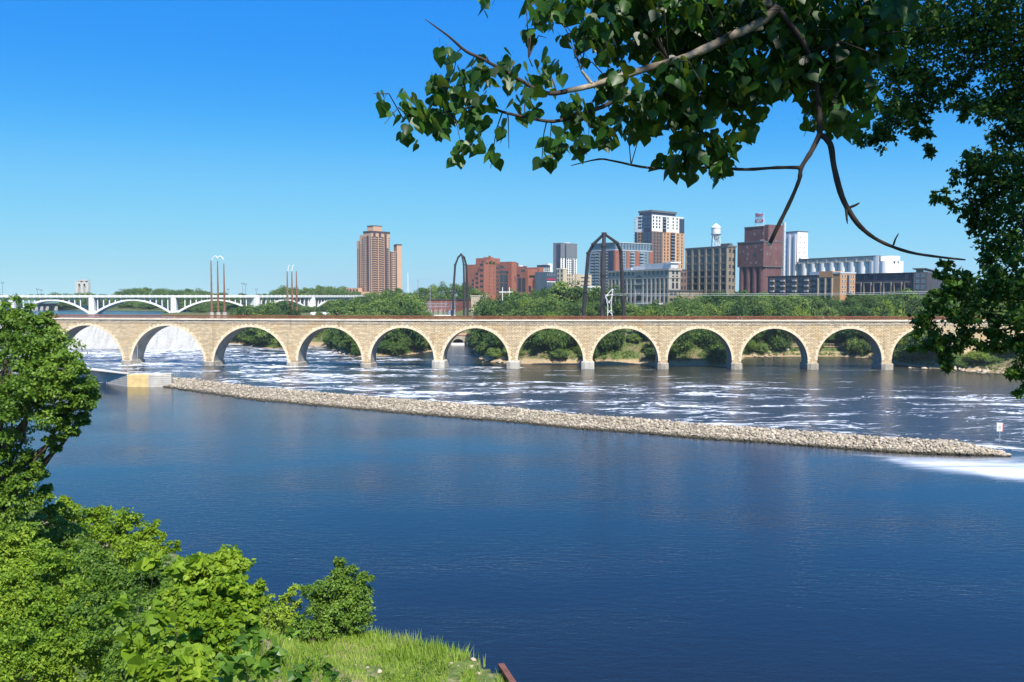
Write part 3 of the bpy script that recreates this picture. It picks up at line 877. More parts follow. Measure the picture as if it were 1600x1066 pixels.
person(1160, 1.3, (.70, .50, .48), (.55, .52, .46), 'person in a pale pink top on the stone bridge, right one of a close pair', .2, -1)
person(1287, 1.2, (.80, .78, .74), (.60, .60, .62), 'person all in white standing alone on the bridge below the orange apartments', .1)

# ------------------------------------------------------------------ lock guide wall, river sign, sheet pile edge
wall_mat('lock_concrete', (0.56, 0.53, 0.48), 0.25, 0.85, 0.35)
plain_mat('yellow_paint', (0.74, 0.55, 0.25), 0.7, 0.3, 0, .12, .6)
plain_mat('galv', (0.42, 0.45, 0.47), 0.5, 0.5, 0.4)
plain_mat('sign_white', (0.78, 0.78, 0.78), 0.6, 0.3, 0, .03)
plain_mat('sign_red', (0.55, 0.06, 0.04), 0.6, 0.3, 0, .05)
plain_mat('sign_ink', (0.05, 0.05, 0.06), 0.7, 0.2)
wall_mat('rust_steel', (0.17, 0.075, 0.055), 0.4, 0.75, 0.8)
def guide_wall():
    P = [ground(-60, 571), ground(60, 582), ground(150, 596), ground(199, 604.5)]
    P.append(ground(232, 604.8)); P.append(ground(268, 604))
    c = P[3]
    root = thing('lock_guide_wall', 'grey concrete lock guide wall with a yellow end panel, meeting the rock dike', 'river wall', (c.x, c.y, 0))
    def seg(mb, a, b, z0, z1, th, mi=0, out=0.0):
        a, b = Vector((a.x, a.y, 0)) - Vector((c.x, c.y, 0)), Vector((b.x, b.y, 0)) - Vector((c.x, c.y, 0))
        d = (b - a).normalized(); n = Vector((-d.y, d.x, 0))
        q = [a - n * out, b - n * out, b + n * th, a + n * th]
        mb.add([(v.x, v.y, z0) for v in q] + [(v.x, v.y, z1) for v in q], [(0, 3, 2, 1), (4, 5, 6, 7), (0, 1, 5, 4), (1, 2, 6, 5), (2, 3, 7, 6), (3, 0, 4, 7)], mi)
    H = 3.9
    mb = MB()
    for a, b in ((P[0], P[1]), (P[1], P[2]), (P[2], P[3]), (P[4], P[5])):
        for k in range(6):                                     # cast lifts with a shadow gap between them
            seg(mb, a, b, k * .66 - (.8 if k == 0 else 0), k * .66 + .53, 2.4)
            seg(mb, a, b, k * .66 + .53, k * .66 + .66, 2.4, 0, -.30)
    mb.build('wall', 'lock_concrete', root)
    mb = MB()
    for k in range(6):
        seg(mb, P[3], P[4], k * .66 - (.8 if k == 0 else 0), k * .66 + .60, 2.4, 0, .03); seg(mb, P[3], P[4], k * .66 + .60, k * .66 + .66, 2.4, 0, -.08)
    o = mb.build('end_panel', 'yellow_paint', root); o['label'] = 'yellow painted end panel'
    mb = MB()
    seg(mb, P[0], P[3], H + .065, H + .25, 2.5, 0, .1); seg(mb, P[3], P[5], H + .066, H + .25, 2.5, 0, .1)
    mb.build('cap', 'lock_concrete', root)
    for px, h in ((197, 8.3), (213, 9.2)):
        g = ground(px, 598) - c
        mb = MB(); mb.cyl(g.x, g.y + 1.4, 0, h + 3.4, .15, .10, 8, 0); mb.box(g.x - .12, g.x + .12, g.y + 1.1, g.y + 1.35, h + 2.7, h + 3.2)
        mb.build('pole', 'galv', root)
    mb = MB()
    for k in range(5):
        g = ground(266 + k * 2.9, 603) - c
        mb.bar((g.x, g.y + 2, 2.6), (g.x, g.y + 2, 5.0), .08)
    a, b = ground(266, 603) - c, ground(278, 603) - c
    for z in (3.9, 5.0): mb.bar((a.x, a.y + 2, z), (b.x, b.y + 2, z), .08)
    mb.build('guard_rail', 'galv', root)
    mb = MB()
    for px in (193, 168):
        g = ground(px, 603 if px > 180 else 599) - c
        for dx in (-.2, .2): mb.bar((g.x + dx, g.y - .25, 0), (g.x + dx, g.y - .25, 4.2), .06)
        for k in range(12): mb.bar((g.x - .2, g.y - .25, .3 + k * .32), (g.x + .2, g.y - .25, .3 + k * .32), .05)
    mb.build('ladder', 'galv', root)
guide_wall()
def river_sign():
    g = ground(1562, 691)
    root = thing('warning_sign', 'white warning board with a red edge on a post in the water', 'sign', (g.x, g.y, 0))
    z0, z1 = zat(674, g.y), zat(661, g.y)
    mb = MB(); mb.cyl(0, .1, -1.5, z1, .09, .09, 8)
    mb.build('post', 'galv', root)
    mb = MB(); mb.box(-.66, .66, -.04, .0, z0, z1); mb.build('board', 'sign_white', root)
    mb = MB(); mb.box(.44, .66, -.065, -.041, z0 + .02, z1 - .02); mb.box(-.30, .30, -.06, -.041, z1 - .45, z1 - .36); mb.build('red_band', 'sign_red', root)
    mb = MB()
    for k in range(3): mb.box(-.4, .25 - .1 * (k % 2), -.06, -.041, z1 - .72 - k * .22, z1 - .64 - k * .22)
    mb.build('lettering', 'sign_ink', root)
river_sign()
def sheet_pile():
    a = Vector((-1.0, 63.2, 0)); b = Vector((4.2, 45, 0)); e = Vector((12, 33, 0))
    root = thing('sheet_pile_wall', 'rusty steel sheet pile edge at the tip of the grassy bank', 'retaining wall', a)
    mb = MB()
    for p, q in ((a, b), (b, e)):
        n = max(2, int((q - p).length / .45)); d = (q - p).normalized(); o = Vector((-d.y, d.x, 0))
        prev = None
        for k in range(n + 1):
            w = p + (q - p) * k / n + o * (.14 if k % 2 else -.14) - a + o * .2
            if prev is not None: mb.add([(prev.x, prev.y, -1.5), (w.x, w.y, -1.5), (w.x, w.y, 2.15), (prev.x, prev.y, 2.15)], [(0, 1, 2, 3)])
            prev = w
    mb.build('piling', 'rust_steel', root)
    mb = MB()
    for p, q in ((a, b), (b, e)):
        d = (q - p).normalized(); o = Vector((-d.y, d.x, 0))
        u, v = p - a + o * .2, q - a + o * .2
        c4 = [u - o * .22, v - o * .22, v + o * .22, u + o * .22]
        mb.add([(w.x, w.y, 2.05) for w in c4] + [(w.x, w.y, 2.28) for w in c4], [(0, 3, 2, 1), (4, 5, 6, 7), (0, 1, 5, 4), (1, 2, 6, 5), (2, 3, 7, 6), (3, 0, 4, 7)])
    mb.build('cap_beam', 'rust_steel', root)
sheet_pile()
# ------------------------------------------------------------------ far buildings
GZ = 17.0
wall_mat('brick_tower', (0.54, 0.335, 0.225), 0.12); wall_mat('brick_tower_dark', (0.075, 0.055, 0.06), 0.2)
wall_mat('brick_orange', (0.31, 0.118, 0.078), 0.22); wall_mat('brick_recess_shade', (0.17, 0.07, 0.055), 0.2); wall_mat('brick_shadowed_bay', (0.085, 0.05, 0.055), 0.2)  # recess brick has the bay's shade and dark glass put into its colour
wall_mat('brick_mill', (0.155, 0.080, 0.080), 0.36, 0.9, 0.12); wall_mat('brick_low', (0.25, 0.095, 0.070), 0.25)
wall_mat('limestone', (0.36, 0.335, 0.285), 0.22, 0.9, 0.5); wall_mat('mill_grey', (0.235, 0.195, 0.145), 0.22, 0.9, 0.3)
wall_mat('pilaster_grey', (0.30, 0.255, 0.195), 0.2); wall_mat('annex_tan', (0.33, 0.26, 0.17), 0.22)
wall_mat('white_concrete', (0.80, 0.79, 0.76), 0.13, 0.8, 0.1); wall_mat('white_panel', (0.76, 0.75, 0.72), 0.08); wall_mat('stained_band', (0.55, 0.52, 0.46), 0.5, 0.9, 0.4)
wall_mat('grey_panel', (0.165, 0.175, 0.195), 0.15); wall_mat('navy_panel', (0.035, 0.05, 0.085), 0.2, 0.5); wall_mat('metal_light', (0.50, 0.53, 0.56), 0.12, 0.5)
wall_mat('condo_orange', (0.50, 0.27, 0.14), 0.14); wall_mat('condo_brown', (0.16, 0.11, 0.095), 0.2); wall_mat('beige_block', (0.52, 0.43, 0.31), 0.15)
wall_mat('apart_dark', (0.075, 0.078, 0.092), 0.25); wall_mat('apart_orange', (0.46, 0.25, 0.12), 0.2); wall_mat('roof_dark', (0.06, 0.065, 0.07), 0.25); wall_mat('cornice_dark', (0.12, 0.125, 0.13), 0.2)
plain_mat('win_frame', (0.36, 0.35, 0.33), 0.6, 0.4); plain_mat('win_frame_dark', (0.06, 0.06, 0.065), 0.5, 0.5)
plain_mat('glass', (0.025, 0.03, 0.04), 0.12, 0.6); plain_mat('glass_blue', (0.06, 0.10, 0.14), 0.08, 0.8); plain_mat('balcony_slab', (0.42, 0.43, 0.45), 0.7, 0.2); plain_mat('rail_glass', (0.24, 0.32, 0.38), 0.2, 0.6)
plain_mat('white_steel', (0.74, 0.74, 0.72), 0.6, 0.3, 0, .06); plain_mat('sign_letters', (0.42, 0.03, 0.09), 0.6, 0.3); plain_mat('grey_steel', (0.30, 0.32, 0.34), 0.5, 0.4, .3)
plain_mat('blue_box', (0.22, 0.30, 0.40), 0.6, 0.3); wall_mat('rust_pole', (0.24, 0.115, 0.075), 0.35, 0.8, 0.3); wall_mat('dark_steel', (0.050, 0.044, 0.048), 0.35, 0.6, 0.2)
wall_mat('bridge_white', (0.74, 0.74, 0.72), 0.10, 0.8, 0.2); wall_mat('bridge_back', (0.40, 0.44, 0.46), 0.15)
wall_mat('green_roof', (0.22, 0.36, 0.30), 0.12)

WIN = {}
def win_mesh(face, w, h, frame, pane, arch=False):
    k = (face, round(w, 2), round(h, 2), frame, pane, arch)
    if k not in WIN:
        mb = MB(); f = min(.16, w * .14)
        def bx(u0, u1, a0, a1, z0, z1, mi):
            if face == 'R': mb.box(u0, u1, -a1, -a0, z0, z1, mi)
            else: mb.box(-a1, -a0, u0, u1, z0, z1, mi)
        bx(-w / 2, w / 2, .012, .05, 0, h, 1)
        bx(-w / 2, -w / 2 + f, .051, .12, 0, h, 0); bx(w / 2 - f, w / 2, .051, .12, 0, h, 0)
        bx(-w / 2 + f, w / 2 - f, .051, .12, h - f, h, 0); bx(-w / 2 + f, w / 2 - f, .051, .12, 0, f, 0)
        bx(-w / 2 + f, w / 2 - f, .051, .10, h * .5 - f * .3, h * .5 + f * .3, 0)
        if arch:
            n = 8; vs = []
            for a in (.012, .05):
                for i in range(n + 1):
                    t = math.pi * i / n; u, z = -w / 2 * math.cos(t), h + w / 2 * math.sin(t)
                    vs.append((u, -a, z) if face == 'R' else (-a, u, z))
            mb.add(vs, [tuple(range(n + 1)), tuple(range(n + 1, 2 * n + 2))] + [(i, i + 1, n + 2 + i, n + 1 + i) for i in range(n)], 1)
        WIN[k] = mb.mesh('window', [frame, pane])
    return WIN[k]

class Bld:
    """a building standing on one corner; local x runs along its right face, local y along its left face"""
    def __init__(s, name, label, cat, pxl, pxc, pxr, Y, b, group=None, base=GZ):
        s.Y = Y; s.base = base
        p = at(pxc, HOR, Y)
        s.P = p
        b = R_(b)
        s.tR = (math.sin(b), math.cos(b)); s.tL = (-math.cos(b), math.sin(b))
        s.o = thing(name, label, cat, (p.x, p.y, base), math.atan2(s.tR[1], s.tR[0]), group)
        s.R = s.u(pxr, 'R'); s.L = s.u(pxl, 'L')
        s.wins = []; s.parts = {}
    def u(s, px, face):
        k = (px - 800) / F
        t = s.tR if face == 'R' else s.tL
        return (k * s.P.y - s.P.x) / (t[0] - k * t[1])
    def z(s, py, face=None, u=0):
        """local height of a photo row, seen at distance u along a face"""
        t = s.tR if face == 'R' else s.tL
        Y = s.P.y + (t[1] * u if face else 0)
        return zat(py, Y) - s.base
    def part(s, name, mat, fn, parent=None, label=None):
        mb = MB(); fn(mb)
        o = mb.build(name, mat, parent or s.o)
        if label: o['label'] = label
        return o
    def box(s, name, mat, x0, x1, y0, y1, z0, z1, parent=None, label=None):
        return s.part(name, mat, lambda m: m.box(x0, x1, y0, y1, z0, z1), parent, label)
    def win(s, face, u, z, w, h, frame='win_frame', pane='glass', plane=0.0, arch=False):
        s.wins.append((w * h, face, u, z, w, h, frame, pane, plane, arch))
    def grid(s, face, us, zs, w, h, **k):
        for z in zs:
            for u in us: s.win(face, u, z, w, h, **k)
    def done(s, name='window'):
        s.wins.sort(key=lambda q: -q[0])
        rest = MB()
        for i, (a, face, u, z, w, h, fr, pn, pl, ar) in enumerate(s.wins):
            loc = (u, pl, z) if face == 'R' else (pl, u, z)
            me = win_mesh(face, w, h, fr, pn, ar)
            if i < 100: link(name, me, s.o, loc)
            else:
                for p in me.polygons:
                    rest.add([me.vertices[v].co + Vector(loc) for v in p.vertices], [tuple(range(len(p.vertices)))], p.material_index)
        if rest.v:
            w = s.wins[-1]
            o = rest.build(name, [w[6], w[7]], s.o); o['kind'] = 'stuff'
    def rim(s, name, mat, x0, x1, y0, y1, z0, z1, t=.3, parent=None):
        def fn(m):
            m.box(x0 - t, x1 + t, y0 - t, y0 + t, z0, z1); m.box(x0 - t, x1 + t, y1 - t, y1 + t, z0, z1)
            m.box(x0 - t, x0 + t, y0 + t, y1 - t, z0, z1); m.box(x1 - t, x1 + t, y0 + t, y1 - t, z0, z1)
        return s.part(name, mat, fn, parent)
def lin(a, b, n): return list(np.linspace(a, b, n))

# twin residential tower of orange brick
def tower():
    B = Bld('apartment_tower', 'tall orange brick residential tower with dark vertical bays and a rooftop penthouse', 'building', 552, 581, 610, 1060, 42)
    B.R = B.u(610, 'R'); B.L = B.u(552, 'L')
    z = B.z
    fl = lin(z(463), z(372), 27)
    # main shaft in stepped slabs
    B.box('wall', 'brick_tower', 0, B.R, 0, B.L * .42, -3, z(361))
    B.box('wall', 'brick_tower', B.R * .12, B.R * .9, B.L * .421, B.L * .74, -3, z(366))
    B.box('wall', 'brick_tower', B.R * .22, B.R * .8, B.L * .741, B.L, -3, z(374.5))
    ph = B.box('penthouse', 'brick_tower', B.R * .15, B.R * .62, B.L * .05, B.L * .36, z(361) + .002, z(352.5))
    B.box('cap', 'brick_tower_dark', B.R * .13, B.R * .64, B.L * .04, B.L * .37, z(352.5) + .002, z(351.8), ph)
    B.rim('parapet', 'brick_tower_dark', 0, B.R, 0, B.L * .42, z(361) - 2.2, z(361) + .3, .22)
    for f0 in (.10, .40, .70):                                 # dark glazed bays running the full height
        B.box('bay', 'brick_tower_dark', B.R * f0, B.R * (f0 + .115), -.35, .6, -3, z(363.5))
    for y0, x0 in ((.43, B.R * .12), (.75, B.R * .22), (.14, 0)):
        B.box('bay', 'brick_tower_dark', x0 - .35, x0 + .6, B.L * y0, B.L * (y0 + .09), -3, z(368 if y0 < .2 else 376 if y0 > .7 else 368))
    B.grid('R', [B.R * f for f in (.05, .25, .32, .56, .63)], fl, 1.7, 1.9, frame='win_frame_dark')
    B.grid('R', [B.R * .865], fl[:22], 3.2, 1.9, frame='win_frame_dark')
    B.grid('R', [B.R * .96], fl, 1.2, 1.3, frame='win_frame_dark')
    B.grid('L', [B.L * f for f in (.06, .28, .36)], fl, 1.5, 1.5, frame='win_frame_dark')
    B.grid('L', [B.L * f for f in (.56, .66)], fl[:24], 1.5, 1.5, frame='win_frame_dark', plane=B.R * .12)
    B.grid('L', [B.L * f for f in (.87, .95)], fl[:22], 1.5, 1.5, frame='win_frame_dark', plane=B.R * .22)
    for k in range(0, 27):
        pass
    def balc(m):
        for q in fl:
            for f0 in (.10, .40): m.box(B.R * f0 - .5, B.R * (f0 + .085) + .5, -1.5, -.36, q - .5, q + .55)
    o = B.part('balcony', 'brick_tower', balc); o['kind'] = 'stuff'
    # stepped terraces at the foot
    rng = random.Random(5)
    for k, (x0, x1, y0, y1, top) in enumerate(((-14, -.4, 4, B.L + 12, 456), (-24, -14.01, 8, B.L + 18, 461), (-6, -.4, B.L * .5, B.L + 6, 450), (-9, 6, -10, -.6, 458), (-20, -9.01, -8, 3, 462))):
        t = B.box('terrace', 'brick_tower', x0, x1, y0, y1, -3, z(top))
        for q in range(4):
            yy = y0 + 1 + q * (y1 - y0 - 2) / 3.5
            B.box('bay_window', 'brick_tower_dark', x0 - .5, x0 + .2, yy, yy + 2.4, z(top) - 6, z(top) - 1.6, t)
    B.done()
    W = Bld('apartment_tower', 'lower orange brick wing with a plain shaft, right of the tall brick tower', 'building', 607.5, 612, 628, 1090, 66)
    fl = lin(W.z(463), W.z(396), 20)
    W.box('wall', 'brick_tower', 0, W.u(620, 'R'), 0, 14, -3, W.z(393))
    W.box('lift_shaft', 'brick_tower', W.u(620.4, 'R'), W.R, -1.2, 12, -3, W.z(383.5))
    W.box('shaft_cap', 'brick_tower_dark', W.u(620.2, 'R'), W.R + .3, -1.4, 12.3, W.z(383.5) + .002, W.z(381.5))
    W.box('bay', 'brick_tower_dark', W.u(619, 'R'), W.u(620.3, 'R'), -1.0, 0.5, -3, W.z(394))
    W.grid('R', [W.u(p, 'R') for p in (613.8, 617.2)], fl, 2.2, 1.5, frame='win_frame_dark')
    W.done()
tower()

# stepped red brick condominium
def stepped():
    B = Bld('stepped_condominium', 'sprawling stepped red brick condominium with dark balcony bays, between the two steel arches', 'building', 741, 759, 851, 760, 40)
    z = B.z; uR = lambda p: B.u(p, 'R')
    D = 24
    blocks = [(0, uR(775), 0, D, 413, 'brick_orange'), (uR(775) + .01, uR(800), 3.5, D, 411, 'brick_recess_shade'), (uR(800) + .01, uR(808), 0.5, D, 407, 'brick_orange'),
              (uR(808) + .01, uR(826), 3.5, D, 414, 'brick_recess_shade'), (uR(826) + .01, uR(841), 1.0, D, 418, 'brick_orange'), (uR(841) + .01, uR(848), -.8, D, 414.5, 'brick_orange'), (uR(832), uR(851), -9, -1.2, 433, 'brick_orange'), (uR(773), uR(792), 8, D - 2, 402, 'brick_orange')]
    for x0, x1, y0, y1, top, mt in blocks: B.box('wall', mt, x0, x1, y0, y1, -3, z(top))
    B.box('roof_house', 'brick_orange', uR(764), uR(771), 4, 12, z(413) + .002, z(405.5)); B.box('roof_house', 'brick_orange', uR(777), uR(783), 9, 16, z(402) + .002, z(400.4))
    B.box('roof_house', 'brick_mill', uR(812), uR(818), 6, 12, z(414) + .002, z(408)); B.box('chimney', 'brick_orange', uR(774), uR(775.3), 6, 8, z(411) + .002, z(398.6))
    B.box('roof_house', 'white_panel', uR(820), uR(825), 6, 12, z(414) + .002, z(412)); B.box('roof_house', 'brick_mill', uR(827), uR(830), 5, 8, z(418) + .002, z(413))
    for p0, p1, y0, top, rows in ((776, 781, 3.5, 415, 7), (785.5, 799, 3.5, 419, 4), (809, 825, 3.5, 424, 4)):
        pass
    fr = dict(frame='win_frame_dark')
    for q in lin(z(460), z(420), 7):                           # stacked dark balconies
        for p0, p1 in ((776, 781), (782, 784)):
            B.win('R', (uR(p0) + uR(p1)) / 2, q, uR(p1) - uR(p0), 2.0, plane=3.5, **fr)
    for p0, p1, y0, a, b in ((786, 791.5, 3.5, 455, 442), (792, 798, 3.5, 455, 442), (786, 791.5, 3.5, 441, 428), (792, 798, 3.5, 441, 428), (805, 806, 0.5, 440, 430),
                             (809, 813, 3.5, 456, 433), (814, 819, 3.5, 456, 433), (820, 825.5, 3.5, 456, 433), (827, 831, 1.0, 456, 446), (840, 846, -9, 455, 446)):
        B.win('R', (uR(p0) + uR(p1)) / 2, z(a), uR(p1) - uR(p0), z(b) - z(a), plane=y0, **fr)
    for p0, p1, q in ((785, 799, 424), (809, 817, 429), (819, 825, 421), (786, 792, 416), (828, 840, 430)):
        B.win('R', (uR(p0) + uR(p1)) / 2, z(q + 2.2), uR(p1) - uR(p0), 2.2, plane=3.5 if p0 < 826 else 1.0, **fr)
    B.grid('R', [uR(764.5), uR(771.8)], lin(z(459), z(417), 9), .9, 1.1, **fr)
    B.grid('R', [uR(778)], [z(408.5)], 2.0, 1.6, plane=8, **fr); B.grid('R', [uR(840)], [z(441)], 1.6, 1.6, plane=-9, **fr)
    st = [(2, 10, 438), (10.01, 17, 425.5), (17.01, B.L, 436)]
    for i, (y0, y1, top) in enumerate(((0, B.u(752, 'L'), 411.5), (B.u(752, 'L') + .01, B.u(746, 'L'), 425.5), (B.u(746, 'L') + .01, B.L, 436))):
        B.box('wall', 'brick_orange', -2.4 - i * .6, -.02, y0, y1, -3, z(top, 'L', y0))
        for q in lin(z(458), z(top + 4), 3 + (3 - i)): B.win('L', (y0 + y1) / 2, q, (y1 - y0) * .7, 1.9, plane=-2.4 - i * .6, **fr)
        B.box('roof_house', 'brick_mill', -2, 2, y0 + 1, (y0 + y1) / 2, z(top, 'L', y0) + .002, z(top - 4, 'L', y0))
    for p in (762, 767.5, 773): B.box('planter', 'leaf_dark', uR(p) - .9, uR(p) + 1.2, .4, 1.5, z(413) + .002, z(413) + 1.3 + (p % 3) * .5)
    B.done()
stepped()

# white slab, grey and white tower, beige blocks
def mid_blocks():
    B = Bld('office_block', 'small white block with dark windows right of the red condominium', 'building', 846, 852, 866, 900, 50)
    B.box('wall', 'white_panel', 0, B.u(860, 'R'), 0, 12, -3, B.z(417)); B.box('stair_tower', 'white_panel', B.u(859, 'R'), B.R, 3, 12, -3, B.z(411.5)); B.box('roof', 'navy_panel', -.4, B.u(858.5, 'R'), -.4, 12.4, B.z(417) + .002, B.z(414))
    B.grid('R', [B.u(p, 'R') for p in (853, 855.5, 858)], lin(B.z(431), B.z(420), 4), 1.6, 1.9, frame='win_frame_dark'); B.win('R', B.u(862, 'R'), B.z(424), 1.6, 5.5, plane=3); B.done()
    B = Bld('shop_building', 'low blue glass building with a red band under the grey and white tower', 'building', 851, 854, 868, 800, 30)
    B.box('wall', 'glass_blue', 0, B.R, 0, 12, -3, B.z(425)); B.box('band', 'sign_letters', .4, B.R - .4, -.3, -.02, B.z(438), B.z(435)); B.box('band', 'white_panel', .4, B.R - .4, -.25, -.02, B.z(441), B.z(439.4))
    B.grid('R', lin(2, B.R - 2, 5), [B.z(431), B.z(446)], 1.3, 2.2, pane='glass_blue'); B.done()
    B = Bld('office_tower', 'tower with grey upper floors over a white gridded lower half, behind the beige blocks', 'building', 864.5, 876, 901, 1080, 42)
    zt, zm = B.z(380.5), B.z(403)
    B.box('lower_wall', 'white_panel', 0, B.R, 0, B.L, -3, zm); B.box('upper_wall', 'grey_panel', -.25, B.R + .25, -.25, B.L + .25, zm + .002, zt)
    B.box('side_panel', 'navy_panel', -.6, -.26, .2, B.L * .55, -3, zt - 1); B.box('side_panel', 'grey_panel', -.5, -.02, B.L * .56, B.L, -3, zt - 1)
    B.box('roof_plant', 'white_panel', B.R * .45, B.R * .72, B.L * .3, B.L * .7, zt + .002, B.z(378)); B.rim('parapet', 'cornice_dark', 0, B.R, 0, B.L, zt + .001, zt + .8, .3)
    us = [B.u(p, 'R') for p in (878.5, 883, 886.5, 890, 893, 898.5)]
    B.grid('R', us, lin(B.z(434), B.z(406), 9), 2.0, 2.0, frame='win_frame_dark'); B.grid('R', us[:2] + us[3:], lin(B.z(401), B.z(383), 6), 2.4, 1.8, frame='win_frame', pane='glass_blue', plane=-.25)
    B.box('slot', 'navy_panel', B.u(882, 'R'), B.u(884, 'R'), -.45, -.26, -3, zt - 1); B.box('slot', 'grey_panel', B.u(893.5, 'R'), B.u(896, 'R'), -.45, -.02, -3, zm - 1); B.done()
    B = Bld('beige_block', 'beige apartment block with a taller left bay, below the grey and white tower', 'building', 870, 880, 900, 700, 45)
    B.box('wall', 'beige_block', 0, B.u(886, 'R'), 0, B.L, -3, B.z(420)); B.box('wall', 'beige_block', B.u(886, 'R') + .01, B.R, 1.5, B.L, -3, B.z(428.5))
    B.grid('L', lin(1.5, B.L - 1.5, 2), lin(B.z(440), B.z(426), 3), 2.0, 2.4); B.grid('R', [B.u(p, 'R') for p in (889, 892, 896)], lin(B.z(444), B.z(432), 3), 1.4, 2.0, plane=1.5); B.rim('parapet', 'coping_stone', 0, B.u(886, 'R'), 0, B.L, B.z(420) - .4, B.z(420) + .3, .25); B.done()
    B = Bld('parking_ramp', 'low beige parking ramp with long dark openings left of the wide steel arch', 'building', 897, 900, 924, 720, 42)
    B.box('wall', 'beige_block', 0, B.R, 0, 14, -3, B.z(429)); B.box('stair_tower', 'beige_block', -.5, B.u(906, 'R'), -.4, 8, -3, B.z(428.2))
    B.grid('R', [B.u(914, 'R')], lin(B.z(447), B.z(435), 3), B.u(921, 'R') - B.u(907, 'R'), 1.3, frame='beige_block'); B.done()
    B = Bld('white_pavilion', 'small white pavilion with square columns seen between the legs of the wide steel arch', 'building', 917, 919, 938, 620, 34)
    B.box('wall', 'glass', .6, B.R - .6, .8, 8, 2, B.z(450)); B.box('roof', 'white_panel', -.3, B.R + .3, -.3, 9, B.z(450) + .002, B.z(447))
    for k in range(6): B.box('column', 'white_panel', k * (B.R - .7) / 5, k * (B.R - .7) / 5 + .7, 0, .7, 0, B.z(450))
mid_blocks()

# glass and brick condominium
def glass_condo():
    B = Bld('glass_condominium', 'glass and brick mid-rise with a glass top behind the wide steel arch', 'building', 920, 961, 1018, 830, 52)
    z = B.z; zt = z(390); zs = lin(z(470), z(394), 17)
    B.box('wall', 'grey_panel', 0, B.R, 0, B.L, -3, zt)
    B.box('glass_top', 'glass_blue', -.4 + B.R * .02, B.R - .5, 1.0, B.L * .94, zt + .002, z(379)); B.box('roof', 'metal_light', -.6, B.R + .2, .5, B.L * .95, z(379) + .002, z(378))
    B.box('roof_band', 'metal_light', -.3, B.R + .3, -.3, B.L + .3, zt - .6, zt + .1)
    for f in (0.0, .30, .55, .93): B.box('pier', 'brick_orange', B.R * f, B.R * (f + .085), -.5, -.02, -3, zt - .7)
    B.box('pier', 'brick_orange', -.5, -.02, 0, B.L * .05, -3, zt - .7); B.box('pier', 'white_panel', -.6, -.02, B.L * .93, B.L * .99, -3, zt - .7); B.box('bay', 'navy_panel', -.5, -.02, B.L * .06, B.L * .24, -3, zt - .7)
    B.grid('R', [B.R * f for f in (.14, .235, .44, .69, .76, .83)], zs, 3.6, 2.6, frame='balcony_slab', pane='glass_blue')
    B.grid('L', [B.L * f for f in (.34, .52, .66, .83)], zs, 5.0, 2.6, frame='balcony_slab', pane='glass')
    def balc(m):
        for q in zs:
            for f0, f1 in ((.095, .19), (.395, .49), (.645, .74)): m.box(B.R * f0, B.R * f1, -1.6, -.02, q - .55, q - .25); m.box(B.R * f0, B.R * f1, -1.62, -1.5, q - .25, q + .7, 1)
            for f0, f1 in ((.28, .42), (.60, .74), (.78, .92)): m.box(-1.6, -.02, B.L * f0, B.L * f1, q - .55, q - .25); m.box(-1.62, -1.5, B.L * f0, B.L * f1, q - .25, q + .7, 1)
    mb = MB(); balc(mb); o = mb.build('balcony', ['balcony_slab', 'rail_glass'], B.o); o['kind'] = 'stuff'
    B.grid('R', lin(3, B.R - 3, 12), [zt + 1.0, zt + 4.0], 1.6, 2.2, pane='glass_blue', frame='metal_light', plane=1.0); B.done()
glass_condo()

